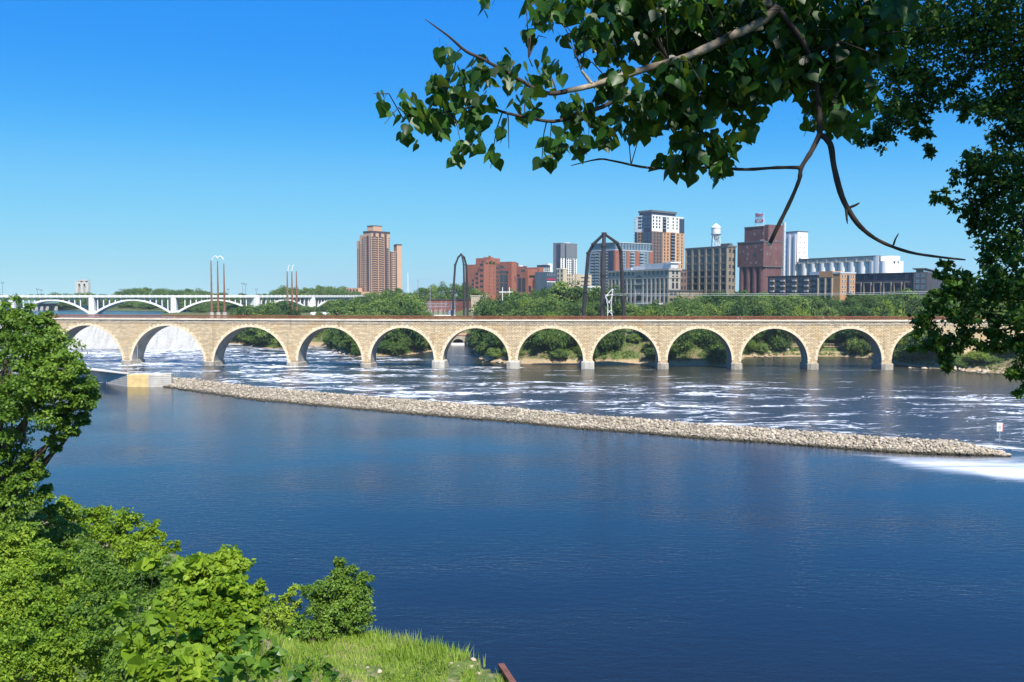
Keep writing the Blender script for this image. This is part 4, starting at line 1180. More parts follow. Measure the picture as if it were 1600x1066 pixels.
def tall_condo():
    B = Bld('condominium_tower', 'tall tower with white upper floors over orange brick and a dark crown', 'building', 991, 1018, 1068, 900, 50)
    z = B.z; zt, zm = z(337), z(361); fl = lin(z(466), z(341), 26)
    hi = [q for q in fl if q > zm + .4 and q < zt - 2.2]; lo = [q for q in fl if q < zm - 2.2]
    u = lambda p: B.u(p, 'R')
    B.box('lower_wall', 'condo_orange', 0, B.R, 0, B.L, -3, zm); B.box('upper_wall', 'white_panel', .5, B.R - 1.2, .5, B.L - .6, zm + .002, zt)
    B.box('corner_wall', 'condo_brown', -.4, u(1034), -.4, B.L * .30, -3, zm - .3)
    B.box('glass_bay', 'navy_panel', -.7, .4, B.L * .04, B.L * .48, -3, z(331)); B.box('glass_bay', 'navy_panel', -.2, .4, B.L * .86, B.L, -3, zm)
    B.box('balcony_bay', 'navy_panel', u(1034.5), u(1039), -.75, .4, zm + .01, zt - .6); B.box('balcony_bay', 'navy_panel', u(1046.5), u(1052.5), -.75, -.02, -3, zm - 1); B.box('balcony_bay', 'navy_panel', u(1060.5), B.R - .7, -.4, .49, zm + .01, zt - .8)
    c = B.box('crown', 'navy_panel', 1.2, u(1056), 1.5, B.L * .8, zt + .002, z(331)); B.box('crown_roof', 'cornice_dark', .6, u(1057), .8, B.L * .84, z(331) + .002, z(327.8), c)
    B.rim('parapet', 'white_panel', .5, B.R - 1.2, .5, B.L - .6, zt + .001, zt + 1.0, .2); B.box('pier', 'beige_block', u(1053), u(1054.6), -.6, -.02, -3, zm - .5); B.box('pier', 'beige_block', u(1061.5), u(1062.6), -.6, -.02, -3, zm - .5)
    fr = dict(frame='win_frame_dark')
    B.grid('R', [u(p) for p in (1020.5, 1025.5, 1030)], hi, 2.1, 2.1, plane=.5, **fr); B.grid('R', [u(p) for p in (1043, 1051, 1057)], hi, 2.0, 2.1, plane=.5, **fr)
    B.grid('R', [u(p) for p in (1037.5, 1042.5)], lo, 1.9, 2.0, **fr); B.grid('R', [u(1058), u(1064)], lo, 1.9, 2.0, **fr); B.grid('R', [u(1021.5), u(1026), u(1030.5)], lo, 2.0, 2.0, plane=-.4, frame='win_frame')
    B.grid('L', [B.L * f for f in (.56, .68, .78)], hi, 2.0, 2.1, plane=.5, **fr); B.grid('L', [B.L * f for f in (.60, .75)], lo, 2.4, 2.1, **fr); B.grid('L', [B.L * f for f in (.14, .30, .42)], hi + lo[10:], 2.6, 2.3, plane=-.7, frame='navy_panel', pane='glass_blue')
    def balc(m):
        for q in fl[6:]:
            for p0, p1 in ((1046.2, 1052.8), (1034.2, 1039.4)):
                if (q > zm) != (p0 > 1040): m.box(u(p0), u(p1), -2.0, -.77, q - .3, q + .1)
            m.box(B.R - .3, B.R + 1.6, 3, 8, q - .3, q + .9); m.box(-.1, 1.5, B.L + .02, B.L + 1.6, q - .3, q + .9)
    o = B.part('balcony', 'balcony_slab', balc); o['kind'] = 'stuff'
    B.done()
tall_condo()

def limestone_mill():
    B = Bld('limestone_mill', 'historic grey limestone mill with rows of tall windows, right of the wide steel arch', 'building', 950, 1045, 1062.5, 600, 61)
    z = B.z; zt = z(420.5)
    B.box('wall', 'limestone', 0, B.R, 0, B.L, -6, zt)
    B.rim('cornice', 'limestone', 0, B.R, 0, B.L, zt - .9, zt + .35, .75); B.rim('string_course', 'limestone', 0, B.R, 0, B.L, z(434.6), z(433), .35)
    B.box('attic', 'metal_light', 2.5, B.R - 1.0, 1.2, B.L * .42, zt + .002, z(410.5)); B.box('attic', 'white_panel', 2.5, B.R - 1.0, B.L * .42 + .01, B.L * .62, zt + .002, z(413.5)); B.box('attic', 'metal_light', 3, B.R - 2, B.L * .66, B.L * .8, zt + .002, z(416))
    B.rim('corner_block', 'white_panel', 2.0, B.R, .6, 7, z(411), z(409), .3)
    n = 15; us = [B.L * (i + .55) / n for i in range(n)]
    mid = us[6]
    for i, uu in enumerate(us):
        if i in (6, 7): continue
        B.win('L', uu, z(428.8), 2.0, 3.0, frame='win_frame_dark')
        B.win('L', uu, z(441.5), 1.7, 3.4, frame='win_frame_dark', plane=-.0); B.win('L', uu, z(450.8), 1.7, 3.2, frame='win_frame_dark'); B.win('L', uu, z(460), 1.7, 3.0, frame='win_frame_dark'); B.win('L', uu, z(471.8), 1.7, 3.2, frame='win_frame_dark')
    c = (us[6] + us[7]) / 2
    B.win('L', c, z(440), 7.0, 1.6, frame='win_frame_dark', arch=True); B.win('L', c, z(471), 5.4, 2.4, frame='win_frame_dark', arch=True)
    for k in range(5): B.win('L', c + (k - 2) * 1.9, z(451), 1.2, 3.0, frame='win_frame_dark')
    B.box('sill_band', 'limestone', -.5, -.02, c - 6, c + 6, z(444.8), z(443.8)); B.win('L', c, z(460), 1.3, 1.4, frame='white_panel', arch=True)
    for i in range(n + 1):                                     # stone piers between the bays
        if i in (7,): continue
        uu = min(max(B.L * (i + .05) / n, .6), B.L - .6); B.box('pier', 'limestone', -.42, -.02, uu - .75, uu + .75, -6, z(435))
    B.box('loading_canopy', 'white_panel', -4, -.45, B.L * .08, B.L * .45, z(475.6), z(474.6))
    B.grid('R', [B.R * f for f in (.36, .70)], [z(q) for q in (428.5, 440, 451)], 1.9, 3.2, frame='win_frame_dark', arch=True); B.grid('R', [B.R * f for f in (.36, .70)], [z(462), z(472)], 1.9, 3.0, frame='win_frame_dark'); B.done()
    # dark gap block and low annex
    B = Bld('mill_link', 'narrow dark brown link building between the limestone mill and the tan brick mill', 'building', 1056, 1062, 1073, 640, 60)
    B.box('wall', 'condo_brown', 0, B.R, 0, 16, -4, B.z(422)); B.box('roof', 'roof_dark', -.3, B.R + .3, -.3, 16.3, B.z(422) + .002, B.z(421)); B.grid('R', [2, B.R - 2], [B.z(452), B.z(441), B.z(431)], 1.4, 2.2, frame='win_frame_dark'); B.done()
    B = Bld('mill_annex', 'low tan mill annex with square dark openings at the foot of the tan brick mill', 'building', 1044, 1060, 1156, 560, 22)
    B.box('wall', 'annex_tan', 0, B.R, 0, B.L, -6, B.z(455)); B.box('roof', 'cornice_dark', -.4, B.R + .4, -.4, B.L + .4, B.z(455) + .002, B.z(453))
    B.grid('R', lin(2.5, B.R - 2.5, 9), [B.z(462.5), B.z(472)], 2.8, 2.2, frame='win_frame_dark'); B.grid('L', [B.L * .3, B.L * .7], [B.z(462), B.z(471)], 2.0, 2.0, frame='win_frame_dark'); B.box('awning', 'white_panel', 4, 9, -3, -.3, B.z(470), B.z(469.2)); B.done()
limestone_mill()

def grey_mill():
    B = Bld('tan_mill', 'tan grey six storey mill with pilasters and rows of dark windows, water tower above', 'building', 1071, 1136, 1148, 620, 60)
    z = B.z; zt = z(385.5)
    B.box('wall', 'mill_grey', 0, B.R, 0, B.L, -6, zt); B.rim('cornice', 'cornice_dark', 0, B.R, 0, B.L, zt - .5, zt + .8, .55)
    n = 6
    for i in range(n + 1): B.box('pilaster', 'pilaster_grey', -.6, -.02, max(0, B.L * i / n - .9), min(B.L, B.L * i / n + .9), -6, zt - .6)
    rows = [z(q) for q in (395.5, 408.5, 419.5, 430, 440.5, 452)]
    for q in rows: B.grid('L', [B.L * (i + .5) / n for i in range(n)], [q], B.L / n * .52, 3.4, frame='win_frame_dark', pane='glass')
    for q in rows: B.box('spandrel', 'mill_grey', -.3, -.02, .95, B.L - .95, q - 1.4, q - .35)
    B.grid('R', [B.R * .3], rows, 2.2, 3.0, frame='win_frame'); B.grid('R', [B.R * .72], rows, 1.6, 2.4, frame='win_frame_dark'); B.box('corner_pier', 'pilaster_grey', B.R * .46, B.R * .56, -.5, -.02, -6, zt - .6)
    B.box('roof_house', 'cornice_dark', B.R * .6, B.R * 1.0, 3, 12, zt + .81, z(379.5)); B.done()
    # water tower on the roof
    p = at(1118.5, 384, 655); zb = zat(386.0, 655)
    W = thing('water_tower', 'white water tower with a cone roof standing on the tan mill roof', 'water tower', (p.x, p.y, zb))
    k = lambda py: zat(py, 655) - zb
    r = 7.0 / F * 655
    mb = MB(); mb.lathe(0, 0, [(.3, k(375.5)), (r * .35, k(374.4)), (r * .75, k(371.5)), (r, k(367)), (r, k(356))], 20); mb.build('tank', 'white_steel', W, smooth=True)
    mb = MB(); mb.lathe(0, 0, [(r * 1.12, k(356.4)), (r * 1.12, k(355.6)), (r * .55, k(352)), (.25, k(349.2)), (0.01, k(348.6))], 20); mb.build('roof', 'white_steel', W)
    mb = MB(); mb.lathe(0, 0, [(r * 1.02, k(366.6)), (r * 1.22, k(366.5)), (r * 1.22, k(365.9)), (r * 1.02, k(365.8))], 20); mb.build('walkway', 'grey_steel', W)
    mb = MB()
    for a in range(4):
        t = math.pi / 4 + a * math.pi / 2; c, s = math.cos(t), math.sin(t); c2, s2 = math.cos(t + math.pi / 2), math.sin(t + math.pi / 2)
        m2 = MB(); m2.bar((c * r * 1.15, s * r * 1.15, -.6), (c * r * .95, s * r * .95, k(366)), .34); m2.build('leg', 'white_steel', W)
        for za, zb2 in ((0, k(377)), (k(377), k(369))): mb.bar((c * r * 1.1, s * r * 1.1, za), (c2 * r, s2 * r, zb2), .12); mb.bar((c2 * r * 1.1, s2 * r * 1.1, za), (c * r, s * r, zb2), .12)
        mb.bar((c * r * 1.05, s * r * 1.05, k(377)), (c2 * r * 1.05, s2 * r * 1.05, k(377)), .16)
    mb.build('brace', 'white_steel', W); mb = MB(); mb.cyl(0, 0, -.6, k(375), .45, .45, 8); mb.build('riser_pipe', 'white_steel', W)
grey_mill()

def red_mill():
    B = Bld('red_mill', 'dark red brick grain elevator with round silos below and lettering on its roof', 'building', 1151, 1192, 1221, 600, 57)
    z = B.z; L, R = B.L, B.R; uL = lambda p: B.u(p, 'L'); uR = lambda p: B.u(p, 'R')
    zb = z(416.5)
    B.box('lower_wall', 'brick_mill', 0, R, 0, L, zb, z(378)); B.box('core', 'brick_mill', 2.2, R - .4, 2.2, L - .5, -6, zb - .002)
    B.box('upper_wall', 'brick_mill', 4.0, R, 3.5, L - 2.5, z(378) + .002, z(353.5)); B.box('upper_wall', 'brick_mill', 4.5, R, -.0, 3.49, z(378) + .002, z(350.5))
    B.rim('parapet', 'cornice_dark', 4.0, R, 3.5, L - 2.5, z(353.5) + .001, z(353.5) + .7, .25); B.rim('parapet', 'cornice_dark', 0, R, 0, L, z(378) + .001, z(378) + .7, .25)
    ns = 4
    for i in range(ns):
        c = L * (i + .5) / ns; r = L / ns * .47
        m = MB(); m.cyl(r + .15, c, -6, zb - .003, r, r, 20); m.build('silo', 'brick_mill', B.o, smooth=False)
    B.box('side_wall', 'brick_mill', 2.21, R - .5, .3, 2.19, -6, zb - .003)
    B.part('corbel', 'brick_mill_dark' if 'brick_mill_dark' in M else 'roof_dark', lambda m: [m.add([(x - .8, -.3, zb), (x + .8, -.3, zb), (x, -.3 + .6, zb - 2.6), (x - .8, .29, zb), (x + .8, .29, zb)], [(0, 1, 2), (0, 2, 3), (1, 4, 2), (0, 3, 4, 1)]) for x in lin(2, R - 2, 6)])
    B.box('ledge', 'cornice_dark', -.3, R + .3, -.5, -.02, zb - .3, zb + .3)
    rng = random.Random(8)
    for p, q, w in ((1166, 387, 1.0), (1179, 387, 1.0), (1160, 393, .9), (1167, 398, 1.0), (1172, 412, .9), (1180, 412, 1.0), (1155, 394, .8), (1188, 392, .9), (1166, 405, .9)):
        B.win('L', uL(p), z(q), w, w * 1.6, frame='win_frame')
    B.win('L', uL(1178.5), z(400), 2.2, 2.2, frame='win_frame_dark')
    for p, q in ((1171, 366), (1184, 366)): B.win('L', uL(p), z(q), 1.0, 1.7, plane=4.0)
    for p, q in ((1203, 360), (1211, 358), (1211, 378), (1210, 390), (1203, 388), (1197, 398), (1201, 399), (1211, 412), (1200, 375)): B.win('R', uR(p), z(q), 1.0, 1.5, frame='win_frame')
    B.box('bay_glazing', 'win_frame', 3.7, 3.98, uL(1180), uL(1186), z(377.5), z(373.5))
    B.part('hoist_tower', 'metal_light', lambda m: [m.box(R + .1, R + 1.7, -1.2, .6, z(y0), z(y0 - 7.4)) for y0 in (456, 448, 440, 432, 424, 416, 408, 400, 392, 384, 376, 368, 360, 352.8)])
    B.done()
    # roof lettering on its frame
    S = Bld('roof_sign', 'red lettered sign on an open steel frame on top of the red mill', 'sign', 1178, 1191.5, 1195, 606, 57, base=zat(353.5, 606))
    W = S.L; zl = lambda py: zat(py, 606) - S.base
    z0, z1, z2 = zl(346.5), zl(341.2), zl(332.5)
    m = MB()
    for k in range(6):
        y = W * k / 5; m.bar((0, y, -.2), (0, y, z2), .18); m.bar((2.6, y, -.2), (0, y, z1 + 1), .16)
    for q in (z0 - .4, z1 - .1, z1 + .9): m.bar((0, 0, q), (0, W, q), .18)
    m.build('frame', 'white_steel', S.o)
    for name, txt, h, zz, shear in (('lettering', "Pillsbury's", z2 - z1, z1 + .5, .25), ('lettering', 'BEST FLOUR', z1 - z0, z0 - .3, 0)):
        cu = bpy.data.curves.new('lettering', 'FONT'); cu.body = txt; cu.size = 1; cu.extrude = .02; cu.shear = shear; cu.offset = .022
        t = bpy.data.objects.new('tmp', cu); C.objects.link(t)
        bpy.context.view_layer.update()
        me = bpy.data.meshes.new_from_object(t.evaluated_get(bpy.context.evaluated_depsgraph_get()))
        bpy.data.objects.remove(t)
        co = np.empty(len(me.vertices) * 3); me.vertices.foreach_get('co', co); co = co.reshape(-1, 3)
        x0, x1 = co[:, 0].min(), co[:, 0].max(); a0, a1 = (co[:, 1].min(), co[:, 1].max())
        out = np.empty_like(co)
        out[:, 1] = W - (co[:, 0] - x0) / (x1 - x0) * W; out[:, 0] = -.3 - co[:, 2] * 4
        out[:, 2] = zz + (co[:, 1] - a0) / (a1 - a0) * h * .95
        me.vertices.foreach_set('co', out.ravel()); me.materials.clear(); me.materials.append(M['sign_letters']); me.update(); me.name = 'lettering'
        link(name, me, S.o)
red_mill()

def white_elevator():
    B = Bld('grain_elevator', 'white concrete grain elevator with a tall head house and a long row of silos', 'building', 1246, 1386, 1414, 570, 60)
    z = B.z; L, R = B.L, B.R; zt = z(399.5); zs = z(407.5)
    n = 9; r = L / n * .5
    for i in range(n):
        m = MB(); m.cyl(r * .98, L * (i + .5) / n, -6, zs, r * .995, None, 28); m.build('silo', 'white_concrete', B.o)
    B.box('core', 'white_concrete', r, R - 2, .6, L, -6, zs - .01)
    m = MB(); m.cyl(R * .5, R * .5 - .0, -6, zt - .01, R * .5, None, 36); m.build('end_silo', 'white_concrete', B.o)
    B.box('gallery', 'stained_band', .3, R - 1.0, R * .3, L, zs + .002, zt); B.rim('gallery_roof', 'cornice_dark', .3, R - 1.0, R * .5, L, zt + .001, zt + .45, .3)
    B.part('bracket', 'roof_dark', lambda m: [m.add([(x - .9, y, z(408)), (x + .9, y, z(408)), (x, y, z(412)), (x - .9, y + 1.5, z(408)), (x + .9, y + 1.5, z(408))], [(0, 1, 2), (0, 2, 3), (1, 4, 2), (0, 3, 4, 1)]) for x, y in ((R * .38, .0), (R * .56, -.1), (R * .74, .9))])
    for i in range(2, n + 1): B.box('buttress', 'stained_band', .1, .29, L * i / n - .35, L * i / n + .35, zs, zt - .5)
    # head house
    a = B.u(1246, 'L') + 1
    k = (1241 - 800) / F
    y0 = L + 2; hz = lambda py: zat(py, B.P.y + B.tL[1] * y0) - B.base
    w = 11.5
    B.box('head_house', 'white_concrete', 1.0, w, y0, y0 + 16, -6, hz(362)); B.rim('head_house_roof', 'cornice_dark', 1.0, w, y0, y0 + 16, hz(362) - .2, hz(362) + .5, .2)
    B.box('link_house', 'white_concrete', 2.5, w - 1, L + .01, y0 - .01, -6, zt + 1.5); B.box('annex', 'white_concrete', -.6, 6, y0 + 16.01, y0 + 27, -6, hz(393)); B.box('annex', 'grey_panel', 0, 6, y0 + 9, y0 + 15, -6, hz(409)) if False else None
    for f in (.14, .48, .84): B.box('fin', 'white_concrete', .55, .98, y0 + 16 * f - .9, y0 + 16 * f + .9, -6, hz(366))
    for q in (372, 380, 388, 396, 404): B.win('R', 3.5, hz(q), .9, 1.3, plane=y0); B.win('R', 8.5, hz(q), .9, 1.3, plane=y0)
    B.win('L', y0 + 8, hz(371), 1.4, 1.6, plane=1.0); B.win('L', y0 + 8, hz(402), 1.4, 1.6, plane=1.0); B.win('L', y0 + 8, hz(409), 1.4, 1.6, plane=1.0); B.done()
white_elevator()

def apartments():
    fr = dict(frame='win_frame_dark', pane='glass_blue')
    B = Bld('apartment_block', 'long low dark grey apartment building in front of the red mill', 'building', 1199, 1276, 1277, 520, 60)
    z = B.z; L = B.L
    B.box('wall', 'apart_dark', 0, 16, 0, L, -4, z(431)); B.box('roof', 'roof_dark', -.5, 16.5, -.5, L + .5, z(431) + .002, z(429.8)); B.box('roof_house', 'metal_light', 4, 12, 2, 9, z(429.8) + .002, z(424.5))
    B.grid('L', lin(1.8, L - 1.8, 15), [z(q) for q in (438, 446.5, 455)], 2.1, 2.1, **fr)
    for f in (.18, .42, .66, .88):
        b = B.box('bay', 'condo_brown', -.7, -.02, L * f - 1.5, L * f + 1.5, -4, z(433.5))
        for q in (438, 446.5, 455): B.box('balcony', 'balcony_slab', -1.6, -.72, L * f - 1.4, L * f + 1.4, z(q) - .4, z(q) + .5, b)
    B.done()
    B = Bld('apartment_block', 'orange and cream corner apartment block under the white silos', 'building', 1277, 1312, 1334, 505, 57)
    z = B.z; L, R = B.L, B.R
    B.box('wall', 'apart_dark', 0, R, 0, L, -4, z(429)); B.box('corner_wall', 'apart_orange', -.3, R + .3, -.3, 4.5, -4, z(427.5)); B.box('roof_house', 'condo_orange', -.6, 8, L * .3, L * .92, z(433), z(423.5))
    B.box('parapet', 'metal_light', -.6, R + .5, -.6, 4.8, z(427.5) + .002, z(425)); B.box('bay', 'beige_block', -.7, -.31, L * .30, L * .36, -4, z(434)); B.box('bay', 'beige_block', -.7, -.31, L * .60, L * .66, -4, z(434)); B.box('bay', 'beige_block', -.7, -.31, L * .93, L, -4, z(434))
    B.box('slot', 'navy_panel', R * .44, R * .58, -.5, -.31, -4, z(430))
    B.grid('R', [R * f for f in (.14, .32, .72, .9)], [z(q) for q in (434.5, 442.5, 451, 459)], 1.5, 1.9, plane=-.3, frame='white_panel'); B.grid('L', [L * f for f in (.21, .44, .52, .76, .85)], [z(q) for q in (437, 445, 454)], 2.0, 2.2, **fr)
    B.done()
    B = Bld('apartment_block', 'dark grey apartment row with pale window surrounds below the white silos', 'building', 1332, 1428, 1429, 500, 60)
    z = B.z; L = B.L
    B.box('wall', 'apart_dark', 0, 16, 0, L, -4, z(427)); B.box('roof', 'roof_dark', -.5, 16.5, -.5, L + .5, z(427) + .002, z(425.6))
    n = 6
    for i in range(n):
        c = L * (i + .5) / n
        b = B.part('surround', 'pilaster_grey', lambda m: (m.box(-.6, -.02, c - 2.7, c - 2.1, -4, z(440)), m.box(-.6, -.02, c + 2.1, c + 2.7, -4, z(440)), m.box(-.6, -.02, c - 2.09, c + 2.09, z(440) - .6, z(440))))
        B.win('L', c, z(446), 2.6, 2.2, **fr); B.win('L', c, z(455), 2.6, 2.2, **fr); B.win('L', c + 1.5, z(435), 1.8, 1.9, frame='win_frame')
    B.done()
    B = Bld('apartment_block', 'dark brick apartments with a flat overhanging roof behind the right leaves', 'building', 1426, 1448, 1530, 470, 30)
    z = B.z; L, R = B.L, B.R
    B.box('wall', 'apart_dark', 0, R * .62, 0, L, -4, z(425)); B.box('wall', 'condo_brown', R * .62 + .01, R, 1, L, -4, z(429.5)); B.box('roof_house', 'glass', 1.5, R * .55, 2, L - 1, z(425) + .002, z(420.6)); B.box('roof', 'roof_dark', -.8, R * .6, .4, L + .6, z(420.6) + .002, z(419))
    for f in (.02, .28, .52): B.box('pier', 'brick_mill', R * f, R * f + 1.2, -.4, -.02, -4, z(426))
    B.grid('R', [R * f for f in (.1, .19, .38, .46, .58)], [z(q) for q in (434, 443, 452)], 2.2, 2.6, **fr); B.grid('R', [R * f for f in (.7, .8, .92)], [z(q) for q in (438, 447)], 1.8, 2.0, plane=1, **fr); B.grid('L', [L * .3, L * .7], [z(q) for q in (434, 443, 452)], 2.2, 2.4, **fr); B.done()
apartments()

def low_things():
    B = Bld('warehouse', 'low red brick warehouse behind the substation, right of the thin steel arch', 'building', 706, 708, 748, 650, 12, base=15)
    B.box('wall', 'brick_low', 0, B.R, 0, 20, -2, B.z(469)); B.box('roof', 'roof_dark', -.4, B.R + .4, -.4, 20.4, B.z(469) + .002, B.z(468)); B.grid('R', lin(2, B.R - 2, 7), [B.z(482)], 1.2, 1.6, frame='win_frame_dark'); B.done()
    B = Bld('shed', 'small cream building beside the red warehouse at the foot of the stepped condominium', 'building', 750, 751.5, 761, 660, 20, base=17)
    B.box('wall', 'beige_block', 0, B.R, 0, 8, -2, B.z(463)); B.box('roof', 'coping_stone', -.4, B.R + .4, -.4, 8.4, B.z(463) + .002, B.z(462)); B.grid('R', [1.5, B.R - 1.5], [B.z(468)], 1.0, 1.2); B.done()
    # substation: lattice gantries and boxes
    p = at(686, 490, 580); g = far_h1(p.x, p.y)
    S = thing('substation', 'grey lattice steel substation yard behind the bridge left of the thin steel arch', 'substation', (p.x, p.y, g))
    rng = random.Random(2)
    k = 580 / F
    zt = lambda py: zat(py, 580) - g
    for dx, dy, top in ((-22, 0, 478), (-14, 6, 472), (-6, 0, 475), (2, 8, 470), (10, 2, 473), (18, 6, 474), (25, 0, 478), (-18, 14, 470), (8, 16, 470), (22, 16, 470)):
        X = dx * k; m = MB()
        for a in (-.3, .3): m.bar((X + a, dy, -.2), (X + a * .6, dy, zt(top)), .13)
        h = zt(top)
        for q in range(7): m.bar((X - .28, dy, h * q / 7), (X + .28, dy, h * (q + 1) / 7), .07)
        m.build('gantry_post', 'grey_steel', S)
    m = MB()
    for dy in (0, 6, 14):
        for q in (474.5, 480): m.bar((-22 * k, dy, zt(q)), (25 * k, dy, zt(q)), .22)
        for a in range(15): x = (-22 + a * 3.3) * k; m.bar((x, dy, zt(480)), (x + 1.0, dy, zt(474.5)), .1)
    m.build('gantry_beam', 'grey_steel', S)
    for a in range(18):
        x = (-23 + a * 2.8 + rng.uniform(-.4, .4)) * k; dy = rng.choice((-2, 3, 9)); h = zt(rng.uniform(479, 485))
        m = MB(); m.cyl(x, dy, -.2, h * .6, .10, .10, 6); m.lathe(x, dy, [(.06, h * .6)] + [(r_, h * .6 + q * .22 + d) for q in range(6) for r_, d in ((.24, .02), (.24, .06), (.09, .12))], 8); m.build('insulator', 'white_steel', S)
    for dx in (-23, 20):
        m = MB(); m.box((dx - 4.5) * k, (dx + 4.5) * k, -5, -2, -.2, zt(487)); m.add([((dx - 4.7) * k, -5.2, zt(487)), ((dx + 4.7) * k, -5.2, zt(487)), ((dx + 4.7) * k, -1.8, zt(487)), ((dx - 4.7) * k, -1.8, zt(487)), ((dx - 2) * k, -3.5, zt(484.5)), ((dx + 2) * k, -3.5, zt(484.5))], [(0, 1, 5, 4), (1, 2, 5), (2, 3, 4, 5), (3, 0, 4)])
        m.build('transformer', 'blue_box', S)
    m = MB(); m.box(-26 * k, 27 * k, -6.2, -6.0, -.2, zt(492)); m.build('yard_wall', 'white_concrete', S)
    def pole(px, top, base, Y, label, r=.22, mat='white_steel', name='utility_pole', cat='pole'):
        q = at(px, base, Y); h = zat(top, Y); gz = far_h1(q.x, q.y) - .3
        o = thing(name, label, cat, (q.x, q.y, gz))
        m = MB(); m.cyl(0, 0, 0, h - gz, r, r * .6, 8); m.build('mast', mat, o)
        m = MB(); m.box(-.6, .6, -.08, .08, h - gz - .9, h - gz - .75); m.build('crossarm', mat, o)
    pole(637.5, 426, 470, 800, 'thin pale antenna mast right of the brick tower wing', .5)
    pole(672.5, 445, 492, 570, 'tall thin grey pole standing in front of the substation, left one', .2, 'grey_steel')
    pole(653.5, 437, 492, 520, 'thin grey pole among trees left of the substation', .2, 'grey_steel')
    pole(711, 459, 490, 560, 'short grey pole inside the foot of the thin steel arch', .2, 'grey_steel')
    # white H-frame pole
    q = at(790.5, 490, 470); gz = far_h1(q.x, q.y)
    o = thing('h_frame_pole', 'white H-shaped double utility pole above the pale willows', 'utility pole', (q.x, q.y, gz))
    kk = 470 / F
    for dx in (-5.4, 5.4): m = MB(); m.cyl(dx * kk, 0, -.3, zat(449, 470) - gz, .26, .2, 8); m.build('post', 'white_steel', o)
    m = MB(); m.box(-10.5 * kk, 10.5 * kk, -.3, .3, zat(457.2, 470) - gz, zat(455.8, 470) - gz); m.build('crossbar', 'white_steel', o)
    # white lattice pylon
    q = at(950.5, 500, 388); gz = far_h1(q.x, q.y); kk = 388 / F
    o = thing('lattice_pylon', 'small white lattice pylon right of the wide arch\'s middle leg', 'pylon', (q.x, q.y, gz))
    Z = lambda py: zat(py, 388) - gz
    m = MB(); V = lambda px, py, d=0: ((px - 950.5) * kk, d, Z(py))
    for d in (-.8, .8):
        for a, b in (((949, 502), (949.5, 477)), ((957.5, 502), (954.5, 477)), ((949.5, 477), (946, 463)), ((954.5, 477), (956, 463)), ((946, 463), (951.5, 474)), ((956, 463), (951.5, 474)), ((946, 463), (957, 451.5)), ((956, 463), (957.5, 451.5)), ((946, 463), (957, 460)), ((949, 490), (955.5, 484)), ((956.5, 492), (949.3, 484)), ((945, 461), (972, 461.5))):
            m.bar(V(*a, d), V(*b, d), .14)
    for py in (502, 490, 477, 463): m.bar(V(949.2, py, -.8), V(949.2, py, .8), .16)
    m.build('lattice', 'white_steel', o)
    # long white low wall at the bridge head
    a, b = at(485, 490, 600), at(533, 490, 600)
    gz = far_h1(a.x, a.y)
    o = thing('storage_tank', 'long white horizontal tank lying on the bank just above the bridge rail', 'tank', ((a.x + b.x) / 2, 600, gz))
    w = (b.x - a.x) / 2; zz = zat(491.5, 600) - gz
    m = MB(); m.tube([(-w, 0, zz), (-w + .5, 0, zz), (w - .5, 0, zz), (w, 0, zz)], [1.0, 1.5, 1.5, 1.0], 14); m.build('shell', 'white_steel', o, smooth=True)
    for dx in (-w * .6, w * .6): m = MB(); m.box(dx - .5, dx + .5, -1.2, 1.2, -.5, zz - .9); m.build('saddle', 'lock_concrete', o)
    # pairs of tall rusty poles with white bow arms
    def masts(ps, base, Y, tops, arms, label):
        c = at(ps[1], base, Y); gz = min(zat(base, Y), far_h1(c.x, c.y)) - .4; k = Y / F
        o = thing('mast_cluster', label, 'power pole', (c.x, c.y, gz))
        for i, (p, t) in enumerate(zip(ps, tops)):
            x = (p - ps[1]) * k; d = (i - 1) * 2.0
            m = MB(); m.cyl(x, d, 0, zat(t, Y) - gz, 2.1 * k, .75 * k, 10); m.build('pole', 'rust_pole', o)
            m = MB(); m.cyl(x, d, 0, zat(base - 2, Y) - gz, 3.4 * k, 3.2 * k, 10); m.build('plinth', 'footing_concrete', o)
        for p0, p1, t0, tm, t1 in arms:
            pts = [((p0 - ps[1]) * k, 0, zat(t0, Y) - gz)]
            for q in range(1, 9):
                t = q / 8; pts.append(((p0 + (p1 - p0) * t - ps[1]) * k, 0, zat(t0 + (t1 - t0) * t - (t0 + t1 - 2 * tm) * 2 * t * (1 - t) * 1.0, Y) - gz))
            m = MB(); m.tube(pts, .30, 6); m.build('bow_arm', 'white_steel', o)
    masts((332.7, 341.2, 349.4), 490, 560, (407, 408, 412), ((332.7, 341.2, 407, 400.5, 403), (341.2, 350.6, 404, 400.5, 406)), 'left, taller cluster of three rusty poles joined by white bow arms')
    masts((450.6, 456.8, 462.8), 489, 640, (424, 424, 424), ((450.6, 453.4, 424, 416, 415), (456.8, 460, 424, 416, 415)), 'right cluster of three rusty poles, shorter, with two white hooked arms')
    # the two dark steel arches
    def steel_arch(Y, feet, knees, apex, rad, label, dy):
        k = Y / F; c = at(feet[1][0], feet[1][1], Y); gz = c.z
        o = thing('steel_arch_pylon', label, 'pylon', (c.x, c.y, gz))
        pt = lambda p, d: Vector((at(p[0], p[1], Y).x - c.x, d, zat(p[1], Y) - gz))
        for f, kn, d, r in zip(feet, knees, dy, rad):
            P = [pt(f, d)] + [pt(q, d * (1 - (i + 1) / (len(kn) + 1))) for i, q in enumerate(kn)] + [pt(apex, 0)]
            P[0].z -= 3
            rr = [r * k * (1 - .38 * i / (len(P) - 1)) for i in range(len(P))]
            m = MB(); m.tube(P, rr, 8); m.build('leg', 'dark_steel', o)
            for q, w in zip(P[1:-1], rr[1:-1]): m = MB(); m.cyl(q.x, q.y, q.z - .35, q.z + .35, w * 1.25, None, 10); m.build('joint_collar', 'dark_steel', o)
